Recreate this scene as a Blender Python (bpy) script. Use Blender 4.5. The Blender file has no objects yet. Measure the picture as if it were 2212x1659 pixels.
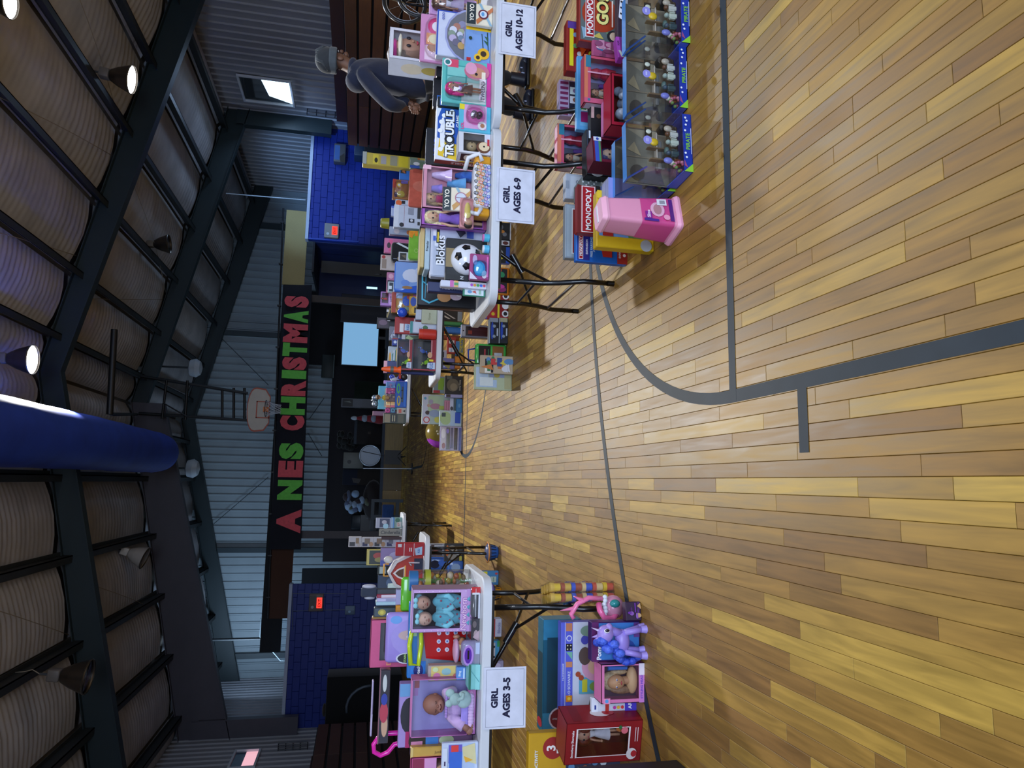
import bpy, bmesh, math, random
from mathutils import Vector, Matrix
import numpy as np
R = random.Random(7)
SC = bpy.context.scene
COL = SC.collection
# ------------------------------------------------------------------ camera (phone held sideways: the picture is the room turned a quarter)
F_PX, PITCH, ROLL, YAW, CAMH = 1531.393, 0.2059, 0.0475, 0.1421, 1.4071
cy_, sy_, cp_, sp_ = math.cos(YAW), math.sin(YAW), math.cos(PITCH), math.sin(PITCH)
FW = Vector((sy_*cp_, cy_*cp_, -sp_)); RT = Vector((cy_, -sy_, 0)); UPV = RT.cross(FW)
RR = math.cos(ROLL)*RT + math.sin(ROLL)*UPV; UU = -math.sin(ROLL)*RT + math.cos(ROLL)*UPV
cam_d = bpy.data.cameras.new('camera'); cam = bpy.data.objects.new('camera', cam_d); COL.objects.link(cam)
m = Matrix.Identity(4)
for i in range(3):
    m[i][0] = -UU[i]; m[i][1] = RR[i]; m[i][2] = -FW[i]
m[0][3], m[1][3], m[2][3] = 0, 0, CAMH
cam.matrix_world = m
cam_d.sensor_width = 36; cam_d.sensor_fit = 'HORIZONTAL'; cam_d.lens = F_PX/2212*36; cam_d.clip_start = 0.05; cam_d.clip_end = 200
SC.camera = cam
def ray(px, py): return FW + (829.5-py)/F_PX*RR - (px-1106.)/F_PX*UU
def at(px, py, Y):
    d = ray(px, py); t = Y/d[1]; return Vector((d[0]*t, Y, CAMH+d[2]*t))
def atx(px, py, X):
    d = ray(px, py); t = X/d[0]; return Vector((X, d[1]*t, CAMH+d[2]*t))
def atz(px, py, z=0.):
    d = ray(px, py); t = (z-CAMH)/d[2]; return Vector((d[0]*t, d[1]*t, z))
# ------------------------------------------------------------------ world, exposure, lights of the hall
SC.view_settings.view_transform = 'Standard'; SC.view_settings.look = 'None'
SC.view_settings.gamma = 1; SC.view_settings.use_curve_mapping = False; SC.view_settings.exposure = 0.42
W = bpy.data.worlds.new('world'); SC.world = W; W.use_nodes = True
W.node_tree.nodes['Background'].inputs[0].default_value = (0.55, 0.68, 1, 1); W.node_tree.nodes['Background'].inputs[1].default_value = 0.8
def spot(name, loc, tgt, power, col, size, blend=.6, rad=.2):
    l = bpy.data.lights.new(name, 'SPOT'); l.energy = power; l.color = col; l.spot_size = math.radians(size); l.spot_blend = blend; l.shadow_soft_size = rad
    o = bpy.data.objects.new(name, l); COL.objects.link(o); o.location = loc
    o.rotation_euler = (Vector(tgt)-Vector(loc)).to_track_quat('-Z', 'Y').to_euler(); return o
def area(name, loc, tgt, power, col, sx, sy):
    l = bpy.data.lights.new(name, 'AREA'); l.energy = power; l.color = col; l.shape = 'RECTANGLE'; l.size = sx; l.size_y = sy
    o = bpy.data.objects.new(name, l); COL.objects.link(o); o.location = loc
    o.rotation_euler = (Vector(tgt)-Vector(loc)).to_track_quat('-Z', 'Y').to_euler(); return o
WARM = (1, .9, .76); COOLL = (.78, .87, 1.)
for i, (x, y, z, p) in enumerate([(6.3, 10.0, 6.1, 750), (7.3, 13.5, 5.7, 600), (1.6, 13.5, 6.75, 2300)]):
    spot('bay_light', (x, y, z), (x, y-(9 if p > 1000 else 5), 0), p, (.97, .96, .93) if p > 1000 else COOLL, 118, .7, .14)
# lamps over the near half of the hall, behind and above the photographer
spot('bay_light', (-2.6, -1.2, 6.3), (-1.2, 3.0, 0), 380, (.80, .88, 1), 110, .5, .3)
spot('bay_light', (2.0, 1.2, 6.9), (2.0, 3.4, 0), 260, WARM, 120, .7, .5)
spot('bay_light', (6.2, -1.0, 6.3), (2.5, 4.0, 0), 430, (.84, .9, 1), 120, .6, .3)
# right window daylight
area('front_fill', (1.0, -5.5, 2.4), (1.0, 6.0, 1.0), 330, (.62, .78, 1), 4.0, 2.6)  # unseen area light added behind the camera to brighten the toy fronts
area('window_daylight', (10.7, 20.1, 4.5), (6, 20, 2.2), 50, (.45, .65, 1), .9, 1.2)
spot('blue_wall_spot', (3.6, 12.4, 5.2), (9.2, 22, 3.0), 2600, (.3, .55, 1), 26, .7, .15)  # unseen blue spot added to brighten the right blue wall
area('back_wall_light', (-6.2, 23.4, 4.7), (2, 27.4, 4.4), 130, (.5, .72, 1), 1.6, 1.2)  # blue area light aimed at the stage back wall
# ------------------------------------------------------------------ colours and materials
_hc = {}
def h(s):
    if not isinstance(s, str): return s
    if s not in _hc:
        t = s.lstrip('#')
        if len(t) == 3: t = ''.join(c*2 for c in t)
        o = []
        for i in (0, 2, 4):
            c = int(t[i:i+2], 16)/255; o.append(c/12.92 if c <= .04045 else ((c+.055)/1.055)**2.4)
        _hc[s] = tuple(o)
    return _hc[s]
MATS = {}
def vcmat(name, rough=.5, metal=0., coat=0., noise=0., nscale=8., bump=0., spec=.5, sheen=0.):
    mt = bpy.data.materials.new(name); mt.use_nodes = True; nt = mt.node_tree; b = nt.nodes['Principled BSDF']
    a = nt.nodes.new('ShaderNodeAttribute'); a.attribute_name = 'Col'
    src = a.outputs['Color']
    if noise or bump:
        g = nt.nodes.new('ShaderNodeNewGeometry'); n = nt.nodes.new('ShaderNodeTexNoise'); n.inputs['Scale'].default_value = nscale; n.inputs['Detail'].default_value = 4
        nt.links.new(g.outputs['Position'], n.inputs['Vector'])
        if noise:
            mr = nt.nodes.new('ShaderNodeMapRange'); mr.inputs['From Min'].default_value = .3; mr.inputs['From Max'].default_value = .7
            mr.inputs['To Min'].default_value = 1-noise; mr.inputs['To Max'].default_value = 1+noise
            nt.links.new(n.outputs['Fac'], mr.inputs['Value'])
            mx = nt.nodes.new('ShaderNodeVectorMath'); mx.operation = 'SCALE'
            nt.links.new(src, mx.inputs[0]); nt.links.new(mr.outputs['Result'], mx.inputs['Scale']); src = mx.outputs[0]
        if bump:
            bp = nt.nodes.new('ShaderNodeBump'); bp.inputs['Strength'].default_value = bump; bp.inputs['Distance'].default_value = .01
            nt.links.new(n.outputs['Fac'], bp.inputs['Height']); nt.links.new(bp.outputs['Normal'], b.inputs['Normal'])
    nt.links.new(src, b.inputs['Base Color'])
    b.inputs['Roughness'].default_value = rough; b.inputs['Metallic'].default_value = metal; b.inputs['Coat Weight'].default_value = coat
    b.inputs['Specular IOR Level'].default_value = spec; b.inputs['Sheen Weight'].default_value = sheen
    MATS[name] = mt; return mt
vcmat('card', .42, noise=.03, nscale=30); vcmat('gloss', .18, coat=.3); vcmat('plastic', .35); vcmat('matte', .85, noise=.08, nscale=14)
vcmat('cloth', .95, noise=.12, nscale=22, bump=.3, sheen=.2); vcmat('metal', .38, metal=.9); vcmat('paint', .5, noise=.06, nscale=3)
vcmat('black_steel', .3, metal=0, coat=.4); vcmat('vinyl', .6, noise=.16, nscale=1.6, bump=.25); vcmat('skin', .55); vcmat('corrugated', .5, noise=.07, nscale=1.3)
vcmat('hair', .5, noise=.3, nscale=90, bump=.4)
def wood(name, sx, sy, sz, rough, coat, amt):
    mt = vcmat(name, rough, coat=coat); nt = mt.node_tree; b = nt.nodes['Principled BSDF']
    a = [n for n in nt.nodes if n.type == 'ATTRIBUTE'][0]
    g = nt.nodes.new('ShaderNodeNewGeometry'); mp = nt.nodes.new('ShaderNodeMapping'); mp.inputs['Scale'].default_value = (sx, sy, sz)
    nt.links.new(g.outputs['Position'], mp.inputs['Vector'])
    ad = nt.nodes.new('ShaderNodeVectorMath'); ad.operation = 'ADD'; sc = nt.nodes.new('ShaderNodeVectorMath'); sc.operation = 'SCALE'; sc.inputs['Scale'].default_value = 90
    nt.links.new(a.outputs['Color'], sc.inputs[0]); nt.links.new(mp.outputs[0], ad.inputs[0]); nt.links.new(sc.outputs[0], ad.inputs[1])
    n = nt.nodes.new('ShaderNodeTexNoise'); n.inputs['Scale'].default_value = 1; n.inputs['Detail'].default_value = 5; n.inputs['Distortion'].default_value = .6
    nt.links.new(ad.outputs[0], n.inputs['Vector'])
    n2 = nt.nodes.new('ShaderNodeTexNoise'); n2.inputs['Scale'].default_value = 1.1; n2.inputs['Detail'].default_value = 3
    nt.links.new(g.outputs['Position'], n2.inputs['Vector'])
    r1 = nt.nodes.new('ShaderNodeMapRange'); r1.inputs['From Min'].default_value = .3; r1.inputs['From Max'].default_value = .7; r1.inputs['To Min'].default_value = 1-amt; r1.inputs['To Max'].default_value = 1+amt
    r2 = nt.nodes.new('ShaderNodeMapRange'); r2.inputs['From Min'].default_value = .3; r2.inputs['From Max'].default_value = .7; r2.inputs['To Min'].default_value = .88; r2.inputs['To Max'].default_value = 1.1
    nt.links.new(n.outputs['Fac'], r1.inputs['Value']); nt.links.new(n2.outputs['Fac'], r2.inputs['Value'])
    mu = nt.nodes.new('ShaderNodeMath'); mu.operation = 'MULTIPLY'; nt.links.new(r1.outputs[0], mu.inputs[0]); nt.links.new(r2.outputs[0], mu.inputs[1])
    s2 = nt.nodes.new('ShaderNodeVectorMath'); s2.operation = 'SCALE'; nt.links.new(a.outputs['Color'], s2.inputs[0]); nt.links.new(mu.outputs[0], s2.inputs['Scale'])
    nt.links.new(s2.outputs[0], b.inputs['Base Color'])
    rr = nt.nodes.new('ShaderNodeMapRange'); rr.inputs['To Min'].default_value = rough-.08; rr.inputs['To Max'].default_value = rough+.16
    nt.links.new(n.outputs['Fac'], rr.inputs['Value']); nt.links.new(rr.outputs[0], b.inputs['Roughness'])
    return mt
wood('floor_wood', 38, 3.2, 1, .44, .0, .26); MATS['floor_wood'].node_tree.nodes['Principled BSDF'].inputs['Specular IOR Level'].default_value = .34; wood('board_wood', 3, 3, 40, .5, 0, .18); wood('burlap', 30, 30, 240, .9, 0, .15)
def film(name, tint=(1, 1, 1), fac=.10, rough=.05, tr=1.):
    mt = bpy.data.materials.new(name); mt.use_nodes = True; nt = mt.node_tree; nt.nodes.clear()
    o = nt.nodes.new('ShaderNodeOutputMaterial'); t = nt.nodes.new('ShaderNodeBsdfTransparent'); g = nt.nodes.new('ShaderNodeBsdfGlossy'); mx = nt.nodes.new('ShaderNodeMixShader')
    t.inputs[0].default_value = (*[c*tr for c in tint], 1); g.inputs['Roughness'].default_value = rough
    lw = nt.nodes.new('ShaderNodeLayerWeight'); lw.inputs['Blend'].default_value = .35; ad = nt.nodes.new('ShaderNodeMath'); ad.inputs[1].default_value = fac; ad.use_clamp = True
    ad.operation = 'ADD'; ml = nt.nodes.new('ShaderNodeMath'); ml.operation = 'MULTIPLY'; ml.inputs[1].default_value = .5
    nt.links.new(lw.outputs['Fresnel'], ml.inputs[0]); nt.links.new(ml.outputs[0], ad.inputs[0])
    nt.links.new(ad.outputs[0], mx.inputs[0]); nt.links.new(t.outputs[0], mx.inputs[1]); nt.links.new(g.outputs[0], mx.inputs[2]); nt.links.new(mx.outputs[0], o.inputs[0])
    MATS[name] = mt
film('film', fac=.06); film('film_dark', (.75, .78, .85), .08); film('film_blue', (.6, .85, 1), .08); film('film_gold', (.75, .6, .3), .10); film('glass', (.9, .95, 1), .08)
def emit(name, col, st):
    mt = bpy.data.materials.new(name); mt.use_nodes = True; nt = mt.node_tree; nt.nodes.clear()
    o = nt.nodes.new('ShaderNodeOutputMaterial'); e = nt.nodes.new('ShaderNodeEmission'); e.inputs[0].default_value = (*col, 1); e.inputs[1].default_value = st
    nt.links.new(e.outputs[0], o.inputs[0]); MATS[name] = mt
emit('lamp_glow', (.95, .98, 1), 22); emit('exit_red', (1, .03, .02), 2.2); emit('daylight', (.62, .85, 1), 5); emit('screen_reflection', (.18, .38, .62), .8); emit('door_light', (.35, .8, 1), 1.6); emit('sunlit_pink', (.9, .45, .5), 1.)
# ------------------------------------------------------------------ mesh builder
_text = {}
def text_mesh(s, bold):
    k = (s, bold)
    if k in _text: return _text[k]
    cu = bpy.data.curves.new('t', 'FONT'); cu.body = s; cu.fill_mode = 'FRONT'; cu.resolution_u = 3; cu.offset = bold; cu.align_x = 'LEFT'
    ob = bpy.data.objects.new('t', cu); COL.objects.link(ob)
    dg = bpy.context.evaluated_depsgraph_get(); me = bpy.data.meshes.new_from_object(ob.evaluated_get(dg))
    vs = [(v.co.x, v.co.y) for v in me.vertices]; fs = [tuple(p.vertices) for p in me.polygons]
    bpy.data.objects.remove(ob); bpy.data.curves.remove(cu); bpy.data.meshes.remove(me)
    if not vs: _text[k] = ([], []); return _text[k]
    x0 = min(v[0] for v in vs); x1 = max(v[0] for v in vs); y0 = min(v[1] for v in vs); y1 = max(v[1] for v in vs)
    vs = [((x-x0)/(x1-x0)-.5, (y-y0)/(y1-y0)-.5) for x, y in vs]
    _text[k] = (vs, fs, (x1-x0)/(y1-y0)); return _text[k]
class MB:
    def __init__(s): s.v = []; s.f = []; s.c = []; s.sm = []
    def add(s, vs, fs, col, smooth=False):
        n = len(s.v); s.v += [tuple(p) for p in vs]; c = h(col)
        for f in fs: s.f.append(tuple(i+n for i in f)); s.c.append(c); s.sm.append(smooth)
        return s
    def poly(s, pts, col): return s.add(pts, [tuple(range(len(pts)))], col)
    def box(s, x0, x1, y0, y1, z0, z1, col, b=0., cols=None):
        if x0 > x1: x0, x1 = x1, x0
        if y0 > y1: y0, y1 = y1, y0
        if z0 > z1: z0, z1 = z1, z0
        if b <= 0:
            vs = [(x, y, z) for x in (x0, x1) for y in (y0, y1) for z in (z0, z1)]
            fs = [(0, 1, 3, 2), (4, 6, 7, 5), (0, 4, 5, 1), (2, 3, 7, 6), (0, 2, 6, 4), (1, 5, 7, 3)]
            return s.add(vs, fs, col)
        b = min(b, (x1-x0)*.45, (y1-y0)*.45, (z1-z0)*.45)
        bm = bmesh.new(); bmesh.ops.create_cube(bm, size=1)
        for v in bm.verts: v.co = Vector(((x0+x1)/2+v.co.x*(x1-x0), (y0+y1)/2+v.co.y*(y1-y0), (z0+z1)/2+v.co.z*(z1-z0)))
        bmesh.ops.bevel(bm, geom=bm.edges[:], offset=b, segments=1 if b < .012 else 2, affect='EDGES', profile=.5)
        bm.verts.index_update(); s.add([v.co[:] for v in bm.verts], [tuple(v.index for v in f.verts) for f in bm.faces], col, b >= .012); bm.free(); return s
    def obox(s, M, sx, sy, sz, col):
        vs = [M @ Vector((x*sx/2, y*sy/2, z*sz/2)) for x in (-1, 1) for y in (-1, 1) for z in (-1, 1)]
        return s.add(vs, [(0, 1, 3, 2), (4, 6, 7, 5), (0, 4, 5, 1), (2, 3, 7, 6), (0, 2, 6, 4), (1, 5, 7, 3)], col)
    def cyl(s, p0, p1, r0, r1=None, col='#fff', n=14, caps=True, smooth=True):
        r1 = r0 if r1 is None else r1; p0, p1 = Vector(p0), Vector(p1); d = (p1-p0).normalized()
        a = d.orthogonal().normalized(); b = d.cross(a); vs = []
        for p, r in ((p0, r0), (p1, r1)):
            for i in range(n):
                t = 2*math.pi*i/n; vs.append(p+a*math.cos(t)*r+b*math.sin(t)*r)
        s.add(vs, [(i, (i+1) % n, n+(i+1) % n, n+i) for i in range(n)], col, smooth)
        if caps: s.add(vs, [tuple(range(n))[::-1], tuple(range(n, 2*n))], col)
        return s
    def beam(s, p0, p1, w, hh, col):
        p0, p1 = Vector(p0), Vector(p1); d = p1-p0; L = d.length; d.normalize()
        up = Vector((0, 0, 1)) if abs(d.z) < .95 else Vector((0, 1, 0)); x = d.cross(up).normalized(); z = x.cross(d)
        M = Matrix((x, d, z)).transposed().to_4x4(); M.translation = (p0+p1)/2
        return s.obox(M, w, L, hh, col)
    def tube(s, pts, r, col, n=8, closed=False):
        pts = [Vector(p) for p in pts]; vs = []; N = len(pts); prev = None
        for i, p in enumerate(pts):
            a = pts[i-1] if (i or closed) else p; b = pts[(i+1) % N] if (i < N-1 or closed) else p
            d = (b-a).normalized(); u = d.orthogonal().normalized() if prev is None else (prev-d*prev.dot(d)).normalized(); prev = u; w = d.cross(u)
            for k in range(n):
                t = 2*math.pi*k/n; vs.append(p+u*math.cos(t)*r+w*math.sin(t)*r)
        M = N if closed else N-1; fs = []
        for i in range(M):
            for k in range(n):
                j = (i+1) % N; fs.append((i*n+k, i*n+(k+1) % n, j*n+(k+1) % n, j*n+k))
        if not closed: fs += [tuple(range(n))[::-1], tuple(range((N-1)*n, N*n))]
        return s.add(vs, fs, col, True)
    def ball(s, c, r, col, n=12, m=8, M=None):
        if not hasattr(r, '__len__'): r = (r, r, r)
        c = Vector(c); vs = [c+Vector((0, 0, r[2]))]
        for j in range(1, m):
            a = math.pi*j/m
            for i in range(n):
                t = 2*math.pi*i/n; vs.append(c+Vector((r[0]*math.sin(a)*math.cos(t), r[1]*math.sin(a)*math.sin(t), r[2]*math.cos(a))))
        vs.append(c-Vector((0, 0, r[2])))
        fs = [(0, 1+i, 1+(i+1) % n) for i in range(n)]
        for j in range(m-2):
            for i in range(n): a = 1+j*n; fs.append((a+i, a+n+i, a+n+(i+1) % n, a+(i+1) % n))
        e = len(vs)-1; a = 1+(m-2)*n; fs += [(e, a+(i+1) % n, a+i) for i in range(n)]
        if M is not None: vs = [M @ v for v in vs]
        return s.add(vs, fs, col, True)
    def lathe(s, prof, c, col, n=18, axis='z', cols=None):
        c = Vector(c); vs = []; 
        for r, z in prof:
            for i in range(n):
                t = 2*math.pi*i/n; x, y = r*math.cos(t), r*math.sin(t)
                vs.append(c+Vector((x, y, z)) if axis == 'z' else (c+Vector((x, z, y)) if axis == 'y' else c+Vector((z, x, y))))
        for j in range(len(prof)-1):
            s.add([vs[j*n+i] for i in range(n)]+[vs[(j+1)*n+i] for i in range(n)], [(i, (i+1) % n, n+(i+1) % n, n+i) for i in range(n)], cols[j] if cols else col, True)
        return s
    def text(s, T, cx, cy, w, txt, col, hmax=None, k=1, bold=.02, rot=0, W=1., H=1.):
        r = text_mesh(txt, bold)
        if not r[0]: return s
        vs, fs, asp = r
        # w and hmax in real units of the face (W,H give its size)
        hh = w/asp
        if hmax and hh > hmax: hh = hmax; w = hh*asp
        ca, sa = math.cos(rot), math.sin(rot)
        P = [(cx+(x*w*ca-y*hh*sa)/W, cy+(x*w*sa+y*hh*ca)/H) for x, y in vs]
        return s.add([T(u, v, k) for u, v in P], fs, col)
    def art(s, T, W, H, els):
        ks = min(1., 11./max(len(els), 1))
        for k, e in enumerate(els):
            kk = 1+k*ks; o = e[0]
            if o == 'r': _, a, b, c, d, col = e; s.poly([T(a, b, kk), T(c, b, kk), T(c, d, kk), T(a, d, kk)], col)
            elif o == 'c':
                _, cx, cy, rx, ry, col = e; s.poly([T(cx+rx*math.cos(t*math.pi/8), cy+ry*math.sin(t*math.pi/8), kk) for t in range(16)], col)
            elif o == 'o':   # round in real size, radius as share of height
                _, cx, cy, r, col = e; s.poly([T(cx+r*H/W*math.cos(t*math.pi/9), cy+r*math.sin(t*math.pi/9), kk) for t in range(18)], col)
            elif o == 'p': s.poly([T(u, v, kk) for u, v in e[1]], e[2])
            elif o == 't':
                _, cx, cy, w, txt, col = e[:6]; s.text(T, cx, cy, w*W, txt, col, (e[6] if len(e) > 6 else .3)*H, kk, .03 if len(e) < 8 else e[7], 0, W, H)
            elif o == 'tv':
                _, cx, cy, w, txt, col = e[:6]; s.text(T, cx, cy, w*H, txt, col, (e[6] if len(e) > 6 else .5)*W, kk, .02, e[7] if len(e) > 7 else math.pi/2, W, H)
        return s
    def mesh(s, name):
        me = bpy.data.meshes.new(name); me.from_pydata(s.v, [], s.f)
        ca = me.color_attributes.new('Col', 'FLOAT_COLOR', 'CORNER')
        tot = [len(f) for f in s.f]; arr = np.repeat(np.array([(*c[:3], 1.) for c in s.c], dtype=np.float32).reshape(-1, 4), tot, axis=0)
        ca.data.foreach_set('color', arr.ravel()); me.polygons.foreach_set('use_smooth', s.sm); me.update(); return me
    def build(s, name, mat, parent=None, loc=None):
        me = s.mesh(name); me.materials.append(MATS[mat]); o = bpy.data.objects.new(name, me); COL.objects.link(o)
        if parent is not None: o.parent = parent
        if loc is not None: o.location = loc
        return o
def tag(o, label=None, cat=None, grp=None, kind=None):
    if label: o['label'] = label
    if cat: o['category'] = cat
    if grp: o['group'] = grp
    if kind: o['kind'] = kind
    return o
def empty(name, loc=(0, 0, 0), rz=0, rx=0, ry=0, parent=None):
    o = bpy.data.objects.new(name, None); o.empty_display_size = .05; COL.objects.link(o); o.location = loc; o.rotation_euler = (rx, ry, rz)
    if parent is not None: o.parent = parent
    return o
def thing(name, label, cat, loc=(0, 0, 0), rz=0, rx=0, ry=0, grp=None): return tag(empty(name, loc, rz, rx, ry), label, cat, grp)
def struct(o): o['kind'] = 'structure'; return o
def copy_tree(o, parent=None):
    c = o.copy(); COL.objects.link(c)
    if parent is not None: c.parent = parent
    for ch in [x for x in o.children]: copy_tree(ch, c)
    return c
EPS = .0007
def TF(x0, z0, w, hh, y): return lambda u, v, k: (x0+u*w, y-k*EPS, z0+v*hh)          # faces the camera
def TX(y0, z0, d, hh, x, sg): return lambda u, v, k: (x+sg*k*EPS, y0+(u if sg > 0 else 1-u)*d, z0+v*hh)
def TZ(x0, y0, w, d, z): return lambda u, v, k: (x0+u*w, y0+v*d, z+k*EPS)
# ================================================================== THE HALL
XC, XL, XR = 2.05, -7.0, 11.1; YW = 22.0; YB = 27.6; YN = -7.0
# ---- floor: maple strips
mb = MB(); mb.box(XL, XR, YN, YB, -.06, -.012, '#4a3418'); floor = struct(mb.build('floor', 'matte'))
PW = .0572
PC = ['#92702f', '#8c692c', '#836029', '#977531', '#8e6b2d', '#7f5d28', '#a18036', '#795728', '#8c6a2d', '#ac8c3c', '#85632a', '#91702f']
PL = [.34, .46, .62, .84, 1.1]
plank_me = {}
def plank_mesh(L, c):
    if (L, c) not in plank_me:
        q = MB(); g = .0005; z = 0; b = .0012
        x0, x1, y0, y1 = -PW/2+g, PW/2-g, -L/2+g, L/2-g
        vs = [(x0, y0, -.012), (x1, y0, -.012), (x1, y1, -.012), (x0, y1, -.012), (x0, y0, z-b), (x1, y0, z-b), (x1, y1, z-b), (x0, y1, z-b), (x0+b, y0+b, z), (x1-b, y0+b, z), (x1-b, y1-b, z), (x0+b, y1-b, z)]
        fs = [(0, 1, 5, 4), (1, 2, 6, 5), (2, 3, 7, 6), (3, 0, 4, 7), (4, 5, 9, 8), (5, 6, 10, 9), (6, 7, 11, 10), (7, 4, 8, 11), (8, 9, 10, 11)]
        q.add(vs, fs, c); me = q.mesh('plank'); me.materials.append(MATS['floor_wood']); plank_me[(L, c)] = (me, vs, fs)
    return plank_me[(L, c)]
cand = []; rest = []
nr = int((XR-XL)/PW)
for i in range(nr):
    x = XL+PW*(i+.5); y = -1.0-R.random()*1.1
    while y < YB-.3:
        L = R.choice(PL); c = R.choice(PC); yc = y+L/2; y += L
        if y > 1.15 and abs(x-.45) < 1.0+yc*.62 and yc < 4.4: cand.append((-min(L, .7)/max(yc, 1.2)**2+0*x, x, yc, L, c))
        else: rest.append((x, yc, L, c))
cand.sort(key=lambda t: t[0])
for _, x, yc, L, c in cand[:300]:
    o = bpy.data.objects.new('plank', plank_mesh(L, c)[0]); COL.objects.link(o); o.parent = floor; o.location = (x, yc, -R.random()*.0003)
rest += [(x, yc, L, c) for _, x, yc, L, c in cand[300:]]
mb = MB()
for x, yc, L, c in rest:
    _, vs, fs = plank_mesh(L, c); z = -R.random()*.0003
    if yc > 9 or yc < .5: vs2 = [(x+v[0], yc+v[1], v[2]+z) for v in vs[8:]]; mb.add(vs2, [(0, 1, 2, 3)], c)
    else: mb.add([(x+v[0], yc+v[1], v[2]+z) for v in vs], fs, c)
tag(mb.build('plank_field', 'floor_wood', floor), kind='stuff')
# ---- court lines (painted on the strips)
LC = '#232e38'; vcmat('line_paint', .6, spec=.2, noise=.1, nscale=9); KX, YF, YC = 2.156, 2.4986, 9.61; LW = .05
def strip(pts, w, z=.0012):
    q = MB(); L = []
    for i, p in enumerate(pts):
        a = Vector(pts[max(i-1, 0)]); b = Vector(pts[min(i+1, len(pts)-1)]); d = (b-a).normalized(); n = Vector((-d.y, d.x))
        L.append((Vector(p)+n*w/2, Vector(p)-n*w/2))
    for (a, b), (c, d) in zip(L, L[1:]): q.add([(a.x, a.y, z), (b.x, b.y, z), (d.x, d.y, z), (c.x, c.y, z)], [(0, 1, 2, 3)], LC)
    return q.build('court_line', 'line_paint', floor)
def arc(cx, cy, r, a0, a1, n=60): return [(cx+r*math.cos(math.radians(a0+(a1-a0)*i/n)), cy+r*math.sin(math.radians(a0+(a1-a0)*i/n))) for i in range(n+1)]
strip([(KX-1.805, -3), (KX-1.805, YF)], LW); strip([(KX+1.805, -3), (KX+1.805, YF)], LW, .0013)
strip([(KX-1.83, YF), (KX+1.83, YF)], LW, .0016); strip(arc(KX, YF, 1.805, 0, 180), LW, .0014); strip(arc(KX, YF-4.19, 6.0, 5, 175, 90), LW, .0018)
for yy in (2.057, 1.15): strip([(KX-1.83-.21, yy), (KX-1.83, yy)], LW, .0017)
strip([(XL+.8, YC), (XR-.8, YC)], LW); strip(arc(KX, YC, 1.8, 0, 360, 80), LW, .0014)
strip([(KX-1.83, 16.72), (KX+1.83, 16.72)], LW, .0016); strip(arc(KX, 16.72, 1.8, 180, 360), LW, .0014); strip(arc(KX, 20.9, 6.0, 185, 355, 90), LW, .0018)
strip([(KX-1.805, 16.7), (KX-1.805, 21.9)], LW); strip([(KX+1.805, 16.7), (KX+1.805, 21.9)], LW)
for xx in (XL+1.6, XR-1.6): strip([(xx, -5), (xx, 21.9)], LW, .002)
strip([(XL+1.6, 21.9), (XR-1.6, 21.9)], LW, .0022)
# ---- side walls, corrugated steel with upright ribs
def ribwall(p0, p1, z0, z1, nrm, col, pitch=.3, dep=.035, ztop=None):
    p0, p1 = Vector(p0), Vector(p1); L = (p1-p0).length; d = (p1-p0)/L; n = Vector(nrm); q = MB(); prof = []; s = 0
    while s < L-pitch: prof += [(s, 0), (s+pitch*.7, 0), (s+pitch*.78, 1), (s+pitch*.92, 1), (s+pitch, 0)]; s += pitch
    prof.append((L, 0)); vs = []
    for a, b in prof:
        p = p0+d*a+n*dep*b; zt = ztop(p) if ztop else z1; vs += [(p.x, p.y, z0), (p.x, p.y, zt)]
    q.add(vs, [(2*i, 2*i+2, 2*i+3, 2*i+1) for i in range(len(prof)-1)], col); return q
SL = .2125
def roof(x): return 7.75-SL*abs(x-XC)
WC = '#8f9096'
wr = struct(ribwall((XR, YN), (XR, YB), 0, 6.15, (-1, 0), WC).build('wall_right', 'corrugated'))
wl = struct(ribwall((XL, YN), (XL, YB), 0, 6.15, (1, 0), WC).build('wall_left', 'corrugated'))
wb = struct(ribwall((XL, YB), (XR, YB), 0, 6, (0, -1), '#8b979d', pitch=.28, ztop=lambda p: roof(p.x)+.3).build('wall_back', 'corrugated'))
for x in (5.35, -2.55, -6.2, 9.6):
    q = MB(); q.box(x-.09, x+.09, YB-.22, YB-.05, 0, roof(x)-.25, '#26343a'); struct(q.build('column', 'paint', wb))
# the steel rods crossing the back wall
for (a, b) in (((470, 722), (580, 832)), ((580, 1030), (452, 1140)), ((668, 905), (700, 860)), ((665, 935), (695, 985))):
    q = MB(); q.cyl(at(*a, YB-.12), at(*b, YB-.12), .012, col='#222b30', n=6); q.build('brace_rod', 'paint', wb)
# window_1 high in the right wall, window_2 high in the left wall
def hiwin(n, X, sg, y0, y1, z0, z1):
    w = struct(empty(n, (X, (y0+y1)/2, (z0+z1)/2))); fx = sg*.06
    q = MB()
    for a, b, c, d in ((y0, y1, z0-.05, z0), (y0, y1, z1, z1+.05), (y0-.05, y0, z0-.05, z1+.05), (y1, y1+.05, z0-.05, z1+.05)):
        q.box(0, fx, a-(y0+y1)/2, b-(y0+y1)/2, c-(z0+z1)/2, d-(z0+z1)/2, '#c9ced6')
    q.build('window_frame', 'paint', w)
    hh = (z1-z0)/2; ww = (y1-y0)/2; q = MB(); q.poly([(fx*.35, -ww, -hh), (fx*.35, ww, -hh), (fx*.35, ww, hh), (fx*.35, -ww, hh)], '#fff'); q.build('pane', 'glass', w)
    return w, hh, ww, fx
w, hh, ww, fx = hiwin('window_1', XR-.05, -1, 19.45, 20.75, 3.85, 5.2)
q = MB(); q.poly([(.0, -ww, -hh), (.0, -ww, hh*.15), (.0, ww*.45, -hh*.05), (.0, ww*.95, -hh)], '#fff'); q.build('bright_sky', 'daylight', w)
q = MB(); q.box(.006, .012, -ww, ww, -hh, hh, '#10131c'); q.build('shaded_awning', 'matte', w)
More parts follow.
